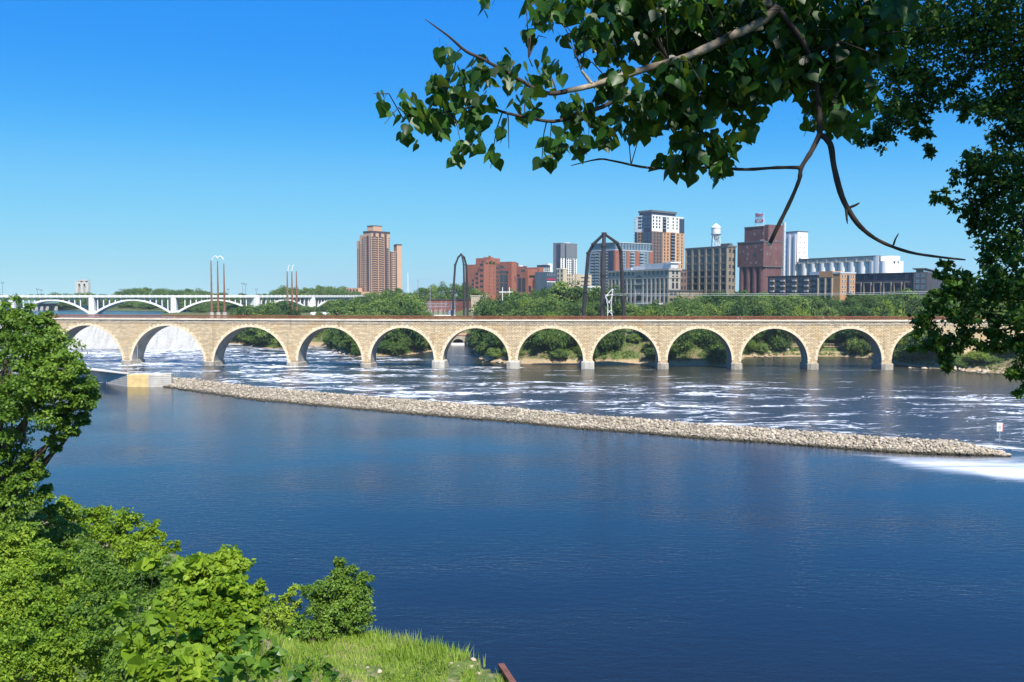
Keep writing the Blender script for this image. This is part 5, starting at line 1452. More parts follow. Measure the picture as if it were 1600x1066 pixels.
        m = MB(); q = pt(apex, 0); m.cyl(q.x, q.y, q.z - .5, q.z + .6, rad[1] * k * .9, None, 10); m.build('crown', 'dark_steel', o)
    steel_arch(394, ((913, 505), (940, 505), (979, 505)), (((916, 455), (920.5, 395), (928, 381)), ((942, 430), (943, 385)), ((976, 455), (972, 392), (965, 379))), (944, 365.5), (3.5, 4.5, 3.5), 'wide dark steel three-legged arch pylon in front of the limestone mill', (8, -3, 9))
    steel_arch(570, ((706.5, 494), (725.5, 494), (730, 494)), (((708.5, 450), (711, 414), (716, 402)), ((725.5, 450), (724.8, 414), (722.5, 402)), ((729.8, 450), (728.2, 414), (725, 402))), (720.5, 397.5), (2.0, 1.8, 2.0), 'tall thin dark steel arch pylon beside the substation', (3, -3, 6))
    # power line
    for y0, lab in ((458.5, 'upper of two thin pale power cables strung above the trees'), (461, 'lower of two thin pale power cables strung above the trees')):
        m = MB(); P = []
        for q in range(31):
            t = q / 30; px = 955 + t * 760; Y = 388 - 100 * t
            P.append(at(px, y0 + 9 * math.sin(math.pi * t) * .6 - 12 * t, Y))
        c = P[0].copy(); m.tube([v - c for v in P], .055, 4); o = m.build('power_line', 'white_steel', None, c); tag(o, lab, 'cable')
low_things()

# white concrete road bridge with open spandrels, far left
def road_bridge():
    pts = [(-112, 690), (18, 702), (143, 712), (271, 722), (402, 735), (489, 780), (551, 838), (600, 905)]
    W = [Vector((xat(p, Y), Y, 0)) for p, Y in pts]
    DZ, BW = 28.2, 15.0
    o = thing('road_bridge', 'long white concrete road bridge with open arches at the far left', 'bridge', (W[2].x, W[2].y, 0))
    c = Vector((W[2].x, W[2].y, 0))
    def frame(i):
        d = (W[i + 1] - W[i]); l = d.length; d = d / l
        return d, Vector((-d.y, d.x, 0)), l
    def seg(m, i, s0, s1, n0, n1, z0, z1, mi=0, z0b=None, z1b=None):
        d, n, l = frame(i); a = W[i] - c
        q = [a + d * s0 + n * n0, a + d * s1 + n * n0, a + d * s1 + n * n1, a + d * s0 + n * n1]
        zb = [z0, z0 if z0b is None else z0b, z0 if z0b is None else z0b, z0]; zt = [z1, z1 if z1b is None else z1b, z1 if z1b is None else z1b, z1]
        m.add([(v.x, v.y, z) for v, z in zip(q, zb)] + [(v.x, v.y, z) for v, z in zip(q, zt)], [(0, 3, 2, 1), (4, 5, 6, 7), (0, 1, 5, 4), (1, 2, 6, 5), (2, 3, 7, 6), (3, 0, 4, 7)], mi)
    deck, rail, post = MB(), MB(), MB()
    back = MB()
    for i in range(len(W) - 1):
        d, n, l = frame(i)
        seg(deck, i, 0, l, -1.2, BW + 1.2, DZ - .9, DZ)
        for o0 in (-1.2, BW + .8): seg(rail, i, 0, l, o0, o0 + .4, DZ + .002, DZ + 1.0)
        nb = int(l / 4.2)
        for k in range(nb + 1): seg(post, i, l * k / nb - .3, l * k / nb + .3, -1.35, -1.21, DZ - .9, DZ + 1.5)
        e = l - 5.4; s0 = 2.7; zs, zc = 16.2, 26.0
        for q, o0, o1 in ((0, 0.0, 1.6), (1, BW - 1.6, BW)):
            rib = MB(); N = 24
            for k in range(N):
                t0, t1 = k / N, (k + 1) / N
                z0, z1 = zs + (zc - zs) * (1 - (2 * t0 - 1) ** 2), zs + (zc - zs) * (1 - (2 * t1 - 1) ** 2)
                th0, th1 = 1.1 + .7 * abs(2 * t0 - 1), 1.1 + .7 * abs(2 * t1 - 1)
                seg(rib, i, s0 + e * t0, s0 + e * t1, o0, o1, z0 - th0, z0, 0, z1 - th1, z1)
            rib.build('arch_rib', 'bridge_white', o)
            for k in range(1, nb):
                s = l * k / nb; t = (s - s0) / e
                if t < 0.03 or t > .97: continue
                z0 = zs + (zc - zs) * (1 - (2 * t - 1) ** 2) - .1
                if DZ - .9 - z0 < .5: continue
                if q == 0 and i > 0: m = MB(); seg(m, i, s - .35, s + .35, o0 + .2, o1 - .2, z0, DZ - .902); m.build('spandrel_column', 'bridge_white', o)
                else: seg(back, i, s - .35, s + .35, o0 + .2, o1 - .2, z0, DZ - .902)
    b = back.build('spandrel_column', 'bridge_white', o); b['kind'] = 'stuff'
    deck.build('deck', 'bridge_back', o); rail.build('parapet', 'bridge_white', o); post.build('parapet_posts', 'bridge_white', o)
    for i in range(1, len(W) - 1):
        d, n, l = frame(i); m = MB()
        a = W[i] - c; ring = []
        prof = [(-2.6, 1), (-2.0, -1.2), (0, -2.0), (2.0, -1.2), (2.6, 1), (2.6, BW - 1), (2.0, BW + 1.2), (0, BW + 2), (-2.0, BW + 1.2), (-2.6, BW - 1)]
        for z, k in ((10, 1.15), (16, 1.12), (16.6, 1.0), (DZ - .905, .92)):
            ring.append([(*(a + d * x * k + n * y)[:2], z) for x, y in prof])
        np_ = len(prof); m.add([v for r in ring for v in r], [(j * np_ + k, j * np_ + (k + 1) % np_, (j + 1) * np_ + (k + 1) % np_, (j + 1) * np_ + k) for j in range(3) for k in range(np_)] + [tuple(range(3 * np_, 4 * np_))])
        m.build('pier', 'bridge_white', o)
    # lamps
    def lamp(px, top, i):
        a, b = W[i], W[i + 1]; kk = (px - 800) / F
        t = (kk * a.y - a.x) / ((b.x - a.x) - kk * (b.y - a.y)); p = a + (b - a) * t; n = frame(i)[1]
        p = p + n * .6
        L = thing('street_lamp', lamp_labels.pop(0), 'street lamp', (p.x, p.y, DZ), 0, 'street lamps along the white road bridge')
        h = zat(top, p.y) - DZ
        m = MB(); m.cyl(0, 0, 0, h, .14, .09, 6); m.build('post', 'dark_steel', L)
        m = MB(); m.box(-.9, .9, -.12, .12, h - .02, h + .14); m.lathe(-.8, 0, [(.05, h + .15), (.3, h + .5), (.25, h + .9), (.02, h + 1.05)], 8); m.lathe(.8, 0, [(.05, h + .15), (.3, h + .5), (.25, h + .9), (.02, h + 1.05)], 8); m.build('lantern', 'dark_steel', L)
    lamp_labels = ['tallest thin lamp post on the white road bridge at the left edge', 'left lamp of the close pair on the road bridge left of the ruin', 'right lamp of the close pair on the road bridge left of the ruin',
                   'lamp post on the road bridge right of the concrete ruin', 'lamp post on the road bridge just right of the left rusty poles', 'left lamp of the tall pair between the rusty pole clusters', 'right lamp of the tall pair between the rusty pole clusters', 'short lamp post on the road bridge just left of the right rusty pole cluster']
    for px, top, i in ((5, 443, 0), (59, 453, 1), (65, 454, 1), (188, 453, 2), (357, 453, 3), (380, 444, 3), (384.5, 445, 3), (401, 453, 3)): lamp(px, top, i)
road_bridge()

def far_left_bits():
    B = Bld('concrete_ruin', 'tall grey concrete frame with two arched openings rising beyond the white road bridge', 'tower', 119, 138, 139, 1250, 12)
    B.o.name = 'concrete_ruin'
    L = B.L; z = B.z
    for f in (0, .40, .80): B.box('pillar', 'lock_concrete', 0, 5, L * f, L * (f + .2), -3, z(441))
    for f0 in (.2, .6):
        def fn(m):
            n = 10; r = L * .1; c = L * (f0 + .1)
            for k in range(n):
                a0, a1 = math.pi * k / n, math.pi * (k + 1) / n
                y0, y1 = c - r * math.cos(a0), c - r * math.cos(a1); za, zb = z(446) + r * math.sin(a0) * 1.3, z(446) + r * math.sin(a1) * 1.3
                m.add([(0, y0, za), (0, y1, zb), (0, y1, z(439)), (0, y0, z(439)), (5, y0, za), (5, y1, zb), (5, y1, z(439)), (5, y0, z(439))], [(0, 3, 2, 1), (4, 5, 6, 7), (0, 1, 5, 4), (2, 3, 7, 6)])
        B.part('arch_head', 'lock_concrete', fn)
    B.box('cap', 'lock_concrete', -.4, 5.4, L * -.02, L * .62, z(439) + .002, z(437.2)); B.box('cap', 'lock_concrete', -.4, 5.4, L * .63, L * 1.02, z(439) + .002, z(438.2))
    B = Bld('boathouse', 'low building with a pale green roof on piers, under the white road bridge', 'building', 52, 55, 91, 900, 15, base=POOLZ)
    B.box('roof', 'green_roof', -1, B.R + 1, -1, 22, B.z(474.5), B.z(470)); B.box('wall', 'cornice_dark', .5, B.R - .5, 1, 20, B.z(479), B.z(474.5) - .002)
    for f in (.02, .25, .5, .9): B.box('pier', 'lock_concrete', B.R * f, B.R * f + 2.6, 0, 18, -2, B.z(479) - .002)
    # small stone bridge up the side channel and a wooden footbridge
    Y = 520; p = at(716, 536, Y); kk = Y / F
    o = thing('channel_bridge', 'small stone bridge with one dark arch, seen through the sixth arch', 'bridge', (p.x, p.y, 0))
    m = MB(); n = 16; r = 8.5 * kk
    w = 26 * kk; top = zat(524, Y)
    for d in (0,):
        xs_ = [-w] + [-r * math.cos(math.pi * k / n) for k in range(n + 1)] + [w]; zs_ = [-1] + [1.2 + r * .75 * math.sin(math.pi * k / n) for k in range(n + 1)] + [-1]
        V = []
        for x, zz in zip(xs_, zs_): V += [(x, 0, zz), (x, 0, top), (x, 5, zz), (x, 5, top)]
        V[0] = (-w, 0, -1); fs = []
        for k in range(len(xs_) - 1): q = 4 * k; fs += [(q, q + 4, q + 5, q + 1), (q + 2, q + 3, q + 7, q + 6), (q, q + 2, q + 6, q + 4), (q + 1, q + 5, q + 7, q + 3)]
        for k in (1, n + 1): V[4 * k] = (xs_[k], 0, -1); V[4 * k + 2] = (xs_[k], 5, -1)
        m.add(V, fs)
    m.build('arch_wall', 'footing_stone', o); m = MB(); m.box(-w, w, -.3, .3, top + .001, top + 1.1); m.box(-w, w, 4.7, 5.3, top + .001, top + 1.1); m.build('parapet', 'brick_tower', o)
    m = MB(); m.box(-10 * kk, 10 * kk, -3.2, -1.0, -.6, 1.3); m.build('sill', 'white_concrete', o); m = MB(); m.box(-w, w, 5.02, 5.6, -1, top); m.build('arch_shade_plate', 'roof_dark', o)  # dark plate added behind the arch to stand in for the shade inside
    a, b = at(1216, 548, 428), at(1334, 541, 430)
    o = thing('footbridge', 'timber footbridge with pale rail seen through the two right arches', 'bridge', (a.x, a.y, 0))
    d = b - a; d.z = 0; l = d.length; d.normalize(); n = Vector((-d.y, d.x, 0)); zz = 4.0
    def seg(m, s0, s1, n0, n1, z0, z1):
        q = [d * s0 + n * n0, d * s1 + n * n0, d * s1 + n * n1, d * s0 + n * n1]
        m.add([(v.x, v.y, z0) for v in q] + [(v.x, v.y, z1) for v in q], [(0, 3, 2, 1), (4, 5, 6, 7), (0, 1, 5, 4), (1, 2, 6, 5), (2, 3, 7, 6), (3, 0, 4, 7)])
    m = MB(); seg(m, 0, l, 0, 2.6, zz, zz + .5); m.build('deck', 'annex_tan', o)
    m = MB(); [seg(m, s, s + .16, 0, .15, zz + .5, zz + 1.7) for s in np.arange(0, l, 1.6)]; seg(m, 0, l, 0, .12, zz + 1.7, zz + 1.85); seg(m, 0, l, 0, .1, zz + 1.1, zz + 1.2); m.build('railing', 'annex_tan', o)
    m = MB(); [seg(m, s, s + .5, .2, 2.4, -1.5, zz) for s in np.arange(1, l, 6.5)]; m.build('trestle', 'annex_tan', o)
    m = MB(); seg(m, -4, 5, -.6, 1.6, -.6, 3.4); m.build('abutment', 'white_concrete', o)
far_left_bits()
# ------------------------------------------------------------------ far trees: a few crowns, copied as individual trees
ORD = ['first', 'second', 'third', 'fourth', 'fifth', 'sixth', 'seventh', 'eighth', 'ninth', 'tenth', 'eleventh', 'twelfth']
def crown_unit(seed, form):
    """crown of unit radius standing on z = 0, made of leaf clumps with gaps between them"""
    rng = np.random.default_rng(seed)
    n = {'round': 46, 'tall': 46, 'shrub': 30, 'willow': 44}[form]
    hz = {'round': 1.9, 'tall': 2.6, 'shrub': 1.25, 'willow': 1.8}[form]
    u = unit(rng, n)
    rr = 0.45 + 0.5 * rng.random(n) ** 0.5
    cen = u * rr[:, None] * np.array([.80, .80, hz * .40])
    cen[:, 2] += hz * .50
    taper = np.clip(1.15 - .45 * (cen[:, 2] / hz), .5, 1.1)
    cen[:, :2] *= taper[:, None]
    lean = rng.normal(size=2) * .12
    cen[:, :2] += lean * (cen[:, 2:3] / hz)
    rad = .20 + .20 * rng.random(n)
    V, Fc, ti = clumps_to_leaves(cen, rad, 95 if form != 'shrub' else 105, .105 if form != 'shrub' else .12, rng, LEAF_Q, .45, .5, .85, (.45, 1.05))
    return V, Fc, ti
def trunk_unit(seed, form):
    rng = random.Random(seed); m = MB()
    h = {'round': 1.3, 'tall': 1.9, 'shrub': .7, 'willow': 1.1}[form]
    r = .075 if form != 'shrub' else .05
    m.tube([(0, 0, -.35), (.01, .02, .1), (.03, -.02, h * .5), (.0, .03, h)], [r * 1.4, r, r * .75, r * .3], 7)
    for k in range(5):
        a = rng.uniform(0, 6.28); z0 = h * rng.uniform(.25, .7)
        m.tube([(0, 0, z0), (.25 * math.cos(a), .25 * math.sin(a), z0 + .25), (.5 * math.cos(a), .5 * math.sin(a), z0 + .5)], [r * .5, r * .35, r * .12], 5)
    return m
PROTO = {}
def proto(form, k, mat):
    key = (form, k, mat)
    if key not in PROTO:
        if (form, k) not in PROTO: PROTO[(form, k)] = (crown_unit(k * 7 + 3, form), trunk_unit(k, form))
        (V, Fc, ti), tm = PROTO[(form, k)]
        PROTO[key] = (np_mesh('crown', V, Fc, mat, ti), tm.mesh('trunk', 'bark'), float(np.percentile(V[:, 2], 98.5)))
    return PROTO[key]
PLANTS = []
prng = random.Random(11)
def far_plant(px, top, Y, wpx, form, mat, key, name, z0=None):
    x = xat(px, Y, 480)
    g = far_h1(x, Y) if z0 is None else z0
    if g < .1: return
    h = zat(top, Y) - g
    cm, tm, hz = proto(form, prng.randrange(4), mat)
    r = wpx / F * Y / 2
    if h < r * .6: h = r * .6 + prng.random()
    PLANTS.append((px, Y, x, g - .1, r, h / hz, cm, tm, key, name, mat))

PROFILE_C = [(560, 470), (580, 461), (600, 456), (640, 455), (652, 466), (762, 462), (785, 464), (800, 455), (840, 457), (855, 447), (880, 441), (905, 444), (925, 454), (945, 447), (962, 452), (978, 476), (1000, 479), (1040, 480), (1060, 478), (1085, 464), (1110, 459),
             (1160, 456), (1200, 459), (1250, 461), (1300, 463), (1340, 459), (1400, 454), (1440, 452), (1500, 448), (1600, 440), (1680, 436)]
PROFILE_B = [(548, 474), (566, 464), (590, 456), (612, 449), (630, 452), (645, 455), (660, 449), (690, 444), (722, 438), (745, 448)]
def prof(P, x): return float(np.interp(x, [p[0] for p in P], [p[1] for p in P]))
def zone(px):
    for lim, s in ((650, 'in front of the brick tower'), (716, 'behind the substation'), (762, 'right of the thin arch'), (815, 'by the H-shaped pole'), (910, 'below the grey tower'), (985, 'behind the wide steel arch'),
                   (1064, 'in front of the limestone mill'), (1150, 'in front of the tan mill'), (1222, 'in front of the red mill'), (1275, 'below the dark apartments'), (1336, 'below the orange apartments'), (1428, 'below the white silos'), (2000, 'at far right')):
        if px < lim: return s
def arch_no_(px): return sum(px >= p for p in PIERS[1:])
x = 548.0
while x < 750:
    far_plant(x, prof(PROFILE_B, x) + prng.uniform(-1, 5), prng.uniform(660, 740), prng.uniform(26, 40), prng.choice(['round', 'tall']), 'leaf_far', 'back row ' + zone(x), 'tree'); x += prng.uniform(15, 22)
x = 566.0
while x < 1690:
    if not 655 < x < 752:
        far_plant(x, prof(PROFILE_C, x) + prng.uniform(-1.5, 5), prng.uniform(455, 492), prng.uniform(44, 72), prng.choice(['round', 'round', 'tall']), prng.choice(['leaf_far', 'leaf_far', 'leaf_dark']), 'back row ' + zone(x), 'tree')
    x += prng.uniform(16, 25)
x = 560.0
while x < 1660:
    if not (652 < x < 716 or 934 < x < 966):
        low = 13 if 970 < x < 1070 else 0
        t = max(prof(PROFILE_C, x) + 12, 467 + low) if x > 752 or x < 652 else 476
        far_plant(x, t + prng.uniform(-2, 8), prng.uniform(422, 448) if 895 < x < 1000 else prng.uniform(400, 445), prng.uniform(36, 62), prng.choice(['round', 'willow', 'willow']), 'leaf_lime' if prng.random() < (.3 if 775 < x < 835 else .1) else prng.choice(['leaf_far', 'leaf_far', 'leaf_dark']), 'front row ' + zone(x), 'tree')
    x += prng.uniform(17, 26)
for px, top, Y, w in ((636, 482, 392, 44), (648, 485, 385, 26), (612, 485, 390, 30), (1020, 484, 386, 52), (1052, 486, 388, 40), (1000, 486, 392, 34), (742, 484, 396, 30), (1330, 484, 384, 56), (1375, 485, 386, 50), (1288, 486, 384, 36), (1410, 484, 388, 44), (860, 489, 386, 40), (410, 482, 560, 30), (385, 485, 560, 30), (435, 481, 570, 34), (395, 487, 545, 22), (462, 486, 560, 22), (560, 486, 410, 30), (590, 485, 400, 34), (375, 486, 600, 18), (500, 487, 560, 20)):
    far_plant(px, top, Y, w, 'shrub', 'leaf_lime' if px > 600 or px < 480 else 'leaf_far', 'above the bridge rail ' + (zone(px) if px > 540 else 'near the rusty poles'), 'bush')
for px, top, Y, w in ((1528, 553, 342.5, 46), (1562, 556, 341, 44), (1508, 563, 343, 22), (1592, 550, 338, 56), (1630, 552, 334, 60), (1545, 566, 339.5, 28)):
    far_plant(px, top, Y, w, 'shrub', 'leaf_lime' if w > 40 else 'leaf_far', 'against the right end of the stone bridge', 'shrub')
for px, top, Y, w, mt in ((1292, 514, 437, 44, 'leaf_dark'), (1318, 512, 439, 46, 'leaf_dark'), (1345, 510, 436, 50, 'leaf_dark'), (1366, 514, 434, 44, 'leaf_dark'), (1380, 522, 420, 34, 'leaf_far'), (1392, 518, 402, 44, 'leaf_dark'), (1352, 534, 428, 34, 'leaf_dark'), (1286, 527, 434, 36, 'leaf_dark'), (1303, 525, 433, 36, 'leaf_far'), (1321, 527, 434, 38, 'leaf_dark'), (1338, 524, 433, 36, 'leaf_dark'), (1357, 526, 433, 38, 'leaf_far'), (1374, 530, 426, 34, 'leaf_dark'), (965, 536, 384, 26, 'leaf_far'), (1235, 518, 452, 50, 'leaf_far'), (990, 530, 386, 34, 'leaf_far'), (1012, 541, 380, 24, 'leaf_far'), (880, 536, 386, 30, 'leaf_far'), (905, 544, 380, 22, 'leaf_lime')):
    far_plant(px, top, Y, w, 'shrub', mt, 'filling the slope under the ' + ORD[min(arch_no_(px), 11)] + ' arch', 'shrub')
# thickets on the banks seen through the arches
def arch_no(px):
    for i in range(12):
        if px < PIERS[i + 1]: return i
    return 12
ARCH_PX = [((PIERS[i] + PIERS[i + 1]) / 2, (PIERS[i + 1] - PIERS[i]) / 2 - 8) for i in range(12)]
def seen(px, base, top):
    """is any of a plant's outline visible through an arch or above the rail"""
    if top < 494 or px > 1512: return px < 1600
    for dx in (-16, 0, 16):
        for k in range(5):
            q = top + (base - top) * k / 4
            for c, r in ARCH_PX:
                u = abs(px + dx - c)
                if u < r and q > 513 + r - math.sqrt(r * r - u * u): return True
    return False
for row, (d0, d1, step, hpx) in enumerate(((3.6, 5.6, 6.6, (18, 30)), (8.0, 11, 8.0, (30, 44)), (15, 20, 9.5, (40, 54)), (25, 31, 12, (44, 58)))):
    for (ax, ay), (bx, by) in zip(shore[1:-1], shore[2:]):
        l = math.hypot(bx - ax, by - ay)
        nx, ny = -(by - ay) / l, (bx - ax) / l
        n = max(1, int(l / step))
        for k in range(n):
            t = (k + prng.random()) / n; d = prng.uniform(d0, d1)
            X, Yw = ax + (bx - ax) * t + nx * d, ay + (by - ay) * t + ny * d
            px, py = project(X, Yw, 0.0)
            if px < 350 or px > 1640 or Yw < 345: continue
            g = far_h1(X, Yw)
            if g < .3: continue
            dd = -float(poly_dist(np.array([X]), np.array([Yw]), LOWER)[0])
            if dd < d0 * .7: continue
            sandy = 755 < px < 1125
            if row == 0 and sandy and prng.random() < .45: continue
            if row == 0 and 478 < px < 512: continue
            if 690 < px < 737 and Yw > 425: continue
            if 1225 < px < 1335 and row == 0 and prng.random() < .8: continue
            if px < 480 and row >= 2 and prng.random() < .5: continue
            if -2 < Yw - br_y(px) - 4 < 9: continue
            top = float(project(X, Yw, g)[1]) - prng.uniform(*hpx) * 380 / Yw
            if not seen(px, py - 40 * d / Yw, top): continue
            if 890 < px < 1000: top = max(top, 499)
            key = ORD[min(arch_no(px), 11)] + ' arch, ' + ('waterline' if row == 0 else 'lower slope' if row == 1 else 'upper slope' if row == 2 else 'top of bank')
            far_plant(px, top, Yw, prng.uniform(40, 62) * (.7 if row == 0 else 1.0), 'shrub' if row < 2 else prng.choice(['shrub', 'round']), prng.choice(['leaf_dark', 'leaf_far', 'leaf_far', 'leaf_far'] if px < 1165 or px > 1275 else ['leaf_far', 'leaf_lime', 'leaf_far']), 'through the ' + key, 'shrub', g)
def undergrowth():
    rng = np.random.default_rng(17)
    P = []
    for (ax, ay), (bx, by) in zip(shore[1:-1], shore[2:]):
        l = math.hypot(bx - ax, by - ay); nx, ny = -(by - ay) / l, (bx - ax) / l
        for k in range(int(l * 5.5) + 1):
            t, d = rng.random(), 2.6 + 25 * rng.random() ** 1.3
            X, Y = ax + (bx - ax) * t + nx * d, ay + (by - ay) * t + ny * d
            q = project(X, Y, 2.0)[0]
            if not 345 < q < 1640 or (692 < q < 737 and Y > 425) or -1.5 < Y - br_y(q) - 4.3 < 7 or (478 < q < 512 and d < 7) or (755 < q < 1125 and d < 4.4 + rng.random() * 1.5): continue
            P.append((X, Y))
    P = np.array(P); z = far_height(P[:, 0], P[:, 1]); ok = z > .25
    C3 = np.stack([P[:, 0], P[:, 1], z + .5], -1)[ok]
    V, Fc, ti = clumps_to_leaves(C3, .8 + 1.1 * rng.random(len(C3)), 26, .62, rng, LEAF_Q, .5, .55, .9, (.3, 1.05))
    tag(link('bank_undergrowth', np_mesh('bank_undergrowth', V, Fc, 'leaf_far', ti)), 'tangled green undergrowth covering the far river bank behind the arches', 'undergrowth', kind='stuff')
undergrowth()
def tone(mat): return {'leaf_far': 'green', 'leaf_dark': 'dark green', 'leaf_lime': 'lime green'}[mat]
by_key = {}
for q in PLANTS: by_key.setdefault((q[8], q[9], tone(q[10])), []).append(q)
for (key, name, tn), qs in by_key.items():
    qs.sort(key=lambda q: q[0])
    for i, (px, Y, X, g, r, hs, cm, tm, _, _, mat) in enumerate(qs):
        pre = '' if len(qs) == 1 else 'leftmost ' if i == 0 else 'rightmost ' if i == len(qs) - 1 else (ORD[i] + ' from left ') if i < 12 else 'last '
        o = thing(name, '%s%s %s %s' % (pre, tn, name, key), name, (X, Y, g), prng.uniform(0, 6.28), 'trees and shrubs on the far bank')
        o.scale = (r, r * prng.uniform(.85, 1.15), hs)
        link('trunk', tm, o); link('crown', cm, o)

# the wood far beyond the road bridge reads as one mass
def far_wood():
    P = [(-60, 461), (40, 461), (50, 456), (68, 456), (76, 461), (88, 455), (160, 456), (170, 460), (200, 450), (215, 447), (320, 449), (332, 456), (410, 459), (425, 452), (440, 445), (540, 444), (560, 450), (600, 458), (640, 460)]
    for q in range(4): proto('round', q, 'leaf_far')
    Vs, Fs, Ts = [], [], []; nb = 0; x = -60.0; rng = random.Random(9)
    while x < 640:
        for row in range(4):
            if row == 2 and x < 84 or row == 3 and not 262 < x < 545: continue
            Y = rng.uniform(960, 1010) + row * 110 if row < 2 else rng.uniform(690, 770) if row == 3 else float(np.interp(x, [84, 160, 300, 340, 640], [935, 925, 855, 800, 800])) + rng.uniform(0, 25)
            X = xat(x + rng.uniform(-5, 5), Y, 480); g = far_h1(X, Y) - .5
            top = zat(prof(P, x) + rng.uniform(2, 8) if row == 0 else prof(P, x) + rng.uniform(-1, 3) if row == 1 else (467 if row == 2 else 476) + rng.uniform(-2, 4), Y)
            V, Fc, ti = PROTO[('round', rng.randrange(4))][0]
            r = rng.uniform(9, 14) if row < 3 else rng.uniform(6, 10)
            W = V * np.array([r, r, (top - g) / 1.95]) + np.array([X, Y, g])
            Vs.append(W); Fs.append(Fc + nb); Ts.append(ti); nb += len(V)
        x += rng.uniform(10, 15)
    me = np_mesh('distant_wood', np.concatenate(Vs), np.concatenate(Fs), 'leaf_far', np.concatenate(Ts))
    tag(link('distant_wood', me), 'distant green wood on the far shore beyond the white road bridge', 'wood', kind='stuff')
far_wood()

# ------------------------------------------------------------------ near foliage built from clumps given where the photo shows them
def blob_leaves(blobs, size, rng, per=26, templ=LEAF_Q, crad=(.28, .5), **kw):
    """blobs: (px, py, distance, radius px, clumps)"""
    cen, rad = [], []
    for px, py, Y, rp, n in blobs:
        c = np.array(at(px, py, Y)); r = rp / F * Y
        u = unit(rng, n) * (rng.random(n) ** .45)[:, None] * np.array([1, .9, 1.0])
        cen.append(c + u * r); rad.append(np.full(n, r) * (crad[0] + (crad[1] - crad[0]) * rng.random(n)) )
    cen = np.concatenate(cen); rad = np.concatenate(rad)
    return clumps_to_leaves(cen, rad, per, size, rng, templ, **kw), cen
def limbs(m, base, targets, r0, rng, kink=.12):
    """tapering crooked limbs from a stem to clump centres"""
    base = Vector(base)
    for t in targets:
        t = Vector(t); d = t - base; l = d.length
        P = [base]
        for k in (.3, .6, .85): P.append(base + d * k + Vector((rng.uniform(-1, 1), rng.uniform(-1, 1), rng.uniform(-.3, 1.0))) * l * kink * (1 - k) * 1.4)
        P.append(t)
        m.tube(P, [r0, r0 * .72, r0 * .45, r0 * .25, r0 * .08], 6)

def left_tree():
    rng = np.random.default_rng(21); rr = random.Random(21)
    Y = 34.0
    B = [(-60, 560, 36, 110, 90), (30, 540, 35, 62, 60), (75, 560, 34, 50, 50), (20, 500, 35, 34, 34), (62, 508, 34.5, 26, 24), (105, 590, 33.5, 42, 46), (60, 620, 33, 58, 60), (118, 628, 33.5, 28, 30), (138, 618, 33.8, 17, 16), (20, 640, 34, 60, 60),
         (100, 664, 33.6, 22, 20), (132, 656, 34, 14, 12), (84, 684, 34, 13, 12), (88, 700, 34, 8, 7), (112, 676, 34, 9, 7), (-20, 690, 35, 60, 40), (20, 740, 34, 42, 44), (52, 728, 34, 24, 22), (66, 772, 34.5, 18, 14), (20, 800, 34, 50, 40), (-50, 780, 35, 70, 50), (90, 800, 36, 18, 12)]
    (V, Fc, ti), cen = blob_leaves(B, .14, rng, 84, crad=(.17, .32), up=.5, jit=.55, shell=(.35, 1.05))
    gx, gy = -23.5, 35.5
    g = near_h1(gx, gy)
    o = thing('broadleaf_tree', 'big leafy green tree filling the left edge above the near bank', 'tree', (gx, gy, g))
    m = MB()
    top = at(10, 560, Y); mid = at(-10, 720, 35)
    m.tube([(gx, gy, g - 1), (gx + .2, gy, g + 3), mid, top], [.42, .34, .26, .08], 10)
    tg = [at(p[0], p[1], p[2]) for p in B]
    limbs(m, mid, tg[:6], .16, rr); limbs(m, mid + Vector((0, 0, -2)), tg[6:], .13, rr)
    tr = m.build('trunk', 'bark', o); tr.location = (-gx, -gy, -g)
    me = np_mesh('crown', V, Fc, 'leaf_left', ti); c = link('crown', me, o); c.location = (-gx, -gy, -g)
left_tree()

def near_bush(name, label, cat, foot, B, size, per, mat, seed, templ=LEAF_Q, r0=.05, crad=(.24, .42), **kw):
    rng = np.random.default_rng(seed); rr = random.Random(seed)
    (V, Fc, ti), cen = blob_leaves(B, size, rng, per, templ, crad, **kw)
    # nothing of it below the ground
    gx, gy = foot[0], foot[1]; g = near_h1(gx, gy)
    o = thing(name, label, cat, (gx, gy, g))
    m = MB()
    idx = rr.sample(range(len(cen)), min(len(cen), 26))
    b_ = Vector((gx, gy, g - .3)); limbs(m, b_, [b_ + (Vector(cen[i]) - b_) * rr.uniform(.9, 1.04) for i in idx], r0, rr)
    t = m.build('stems', 'bark', o); t.location = (-gx, -gy, -g)
    c = link('foliage', np_mesh('foliage', V, Fc, mat, ti), o); c.location = (-gx, -gy, -g)
def foot(px, Y): return (xat(px, Y, 900), Y)
near_bush('young_maple', 'tall light green feathery bush on the left slope below the big tree', 'bush', foot(180, 46),
          [(100, 800, 46, 22, 30), (140, 815, 46, 30, 40), (190, 830, 45, 36, 50), (225, 850, 45, 24, 30), (240, 825, 45, 12, 9), (258, 858, 45, 12, 9), (130, 860, 44, 45, 60), (200, 880, 43, 45, 60), (255, 838, 45, 8, 5), (100, 780, 46, 10, 7), (275, 852, 45, 7, 4), (160, 800, 46, 14, 12)], .17, 62, 'leaf_bright', 31, crad=(.18, .32), up=.5, shell=(.3, 1.05))
near_bush('bank_bush', 'dense green bush in the lower left corner, small leaves', 'bush', foot(60, 24),
          [(20, 860, 26, 50, 60), (60, 900, 25, 55, 70), (10, 960, 24, 70, 80), (90, 960, 24, 60, 80), (40, 1040, 22, 70, 90), (130, 1020, 22, 60, 80), (-60, 900, 26, 80, 60), (-50, 1040, 23, 80, 60)], .10, 92, 'leaf_bush', 32, crad=(.14, .28), up=.5, shell=(.35, 1.05))
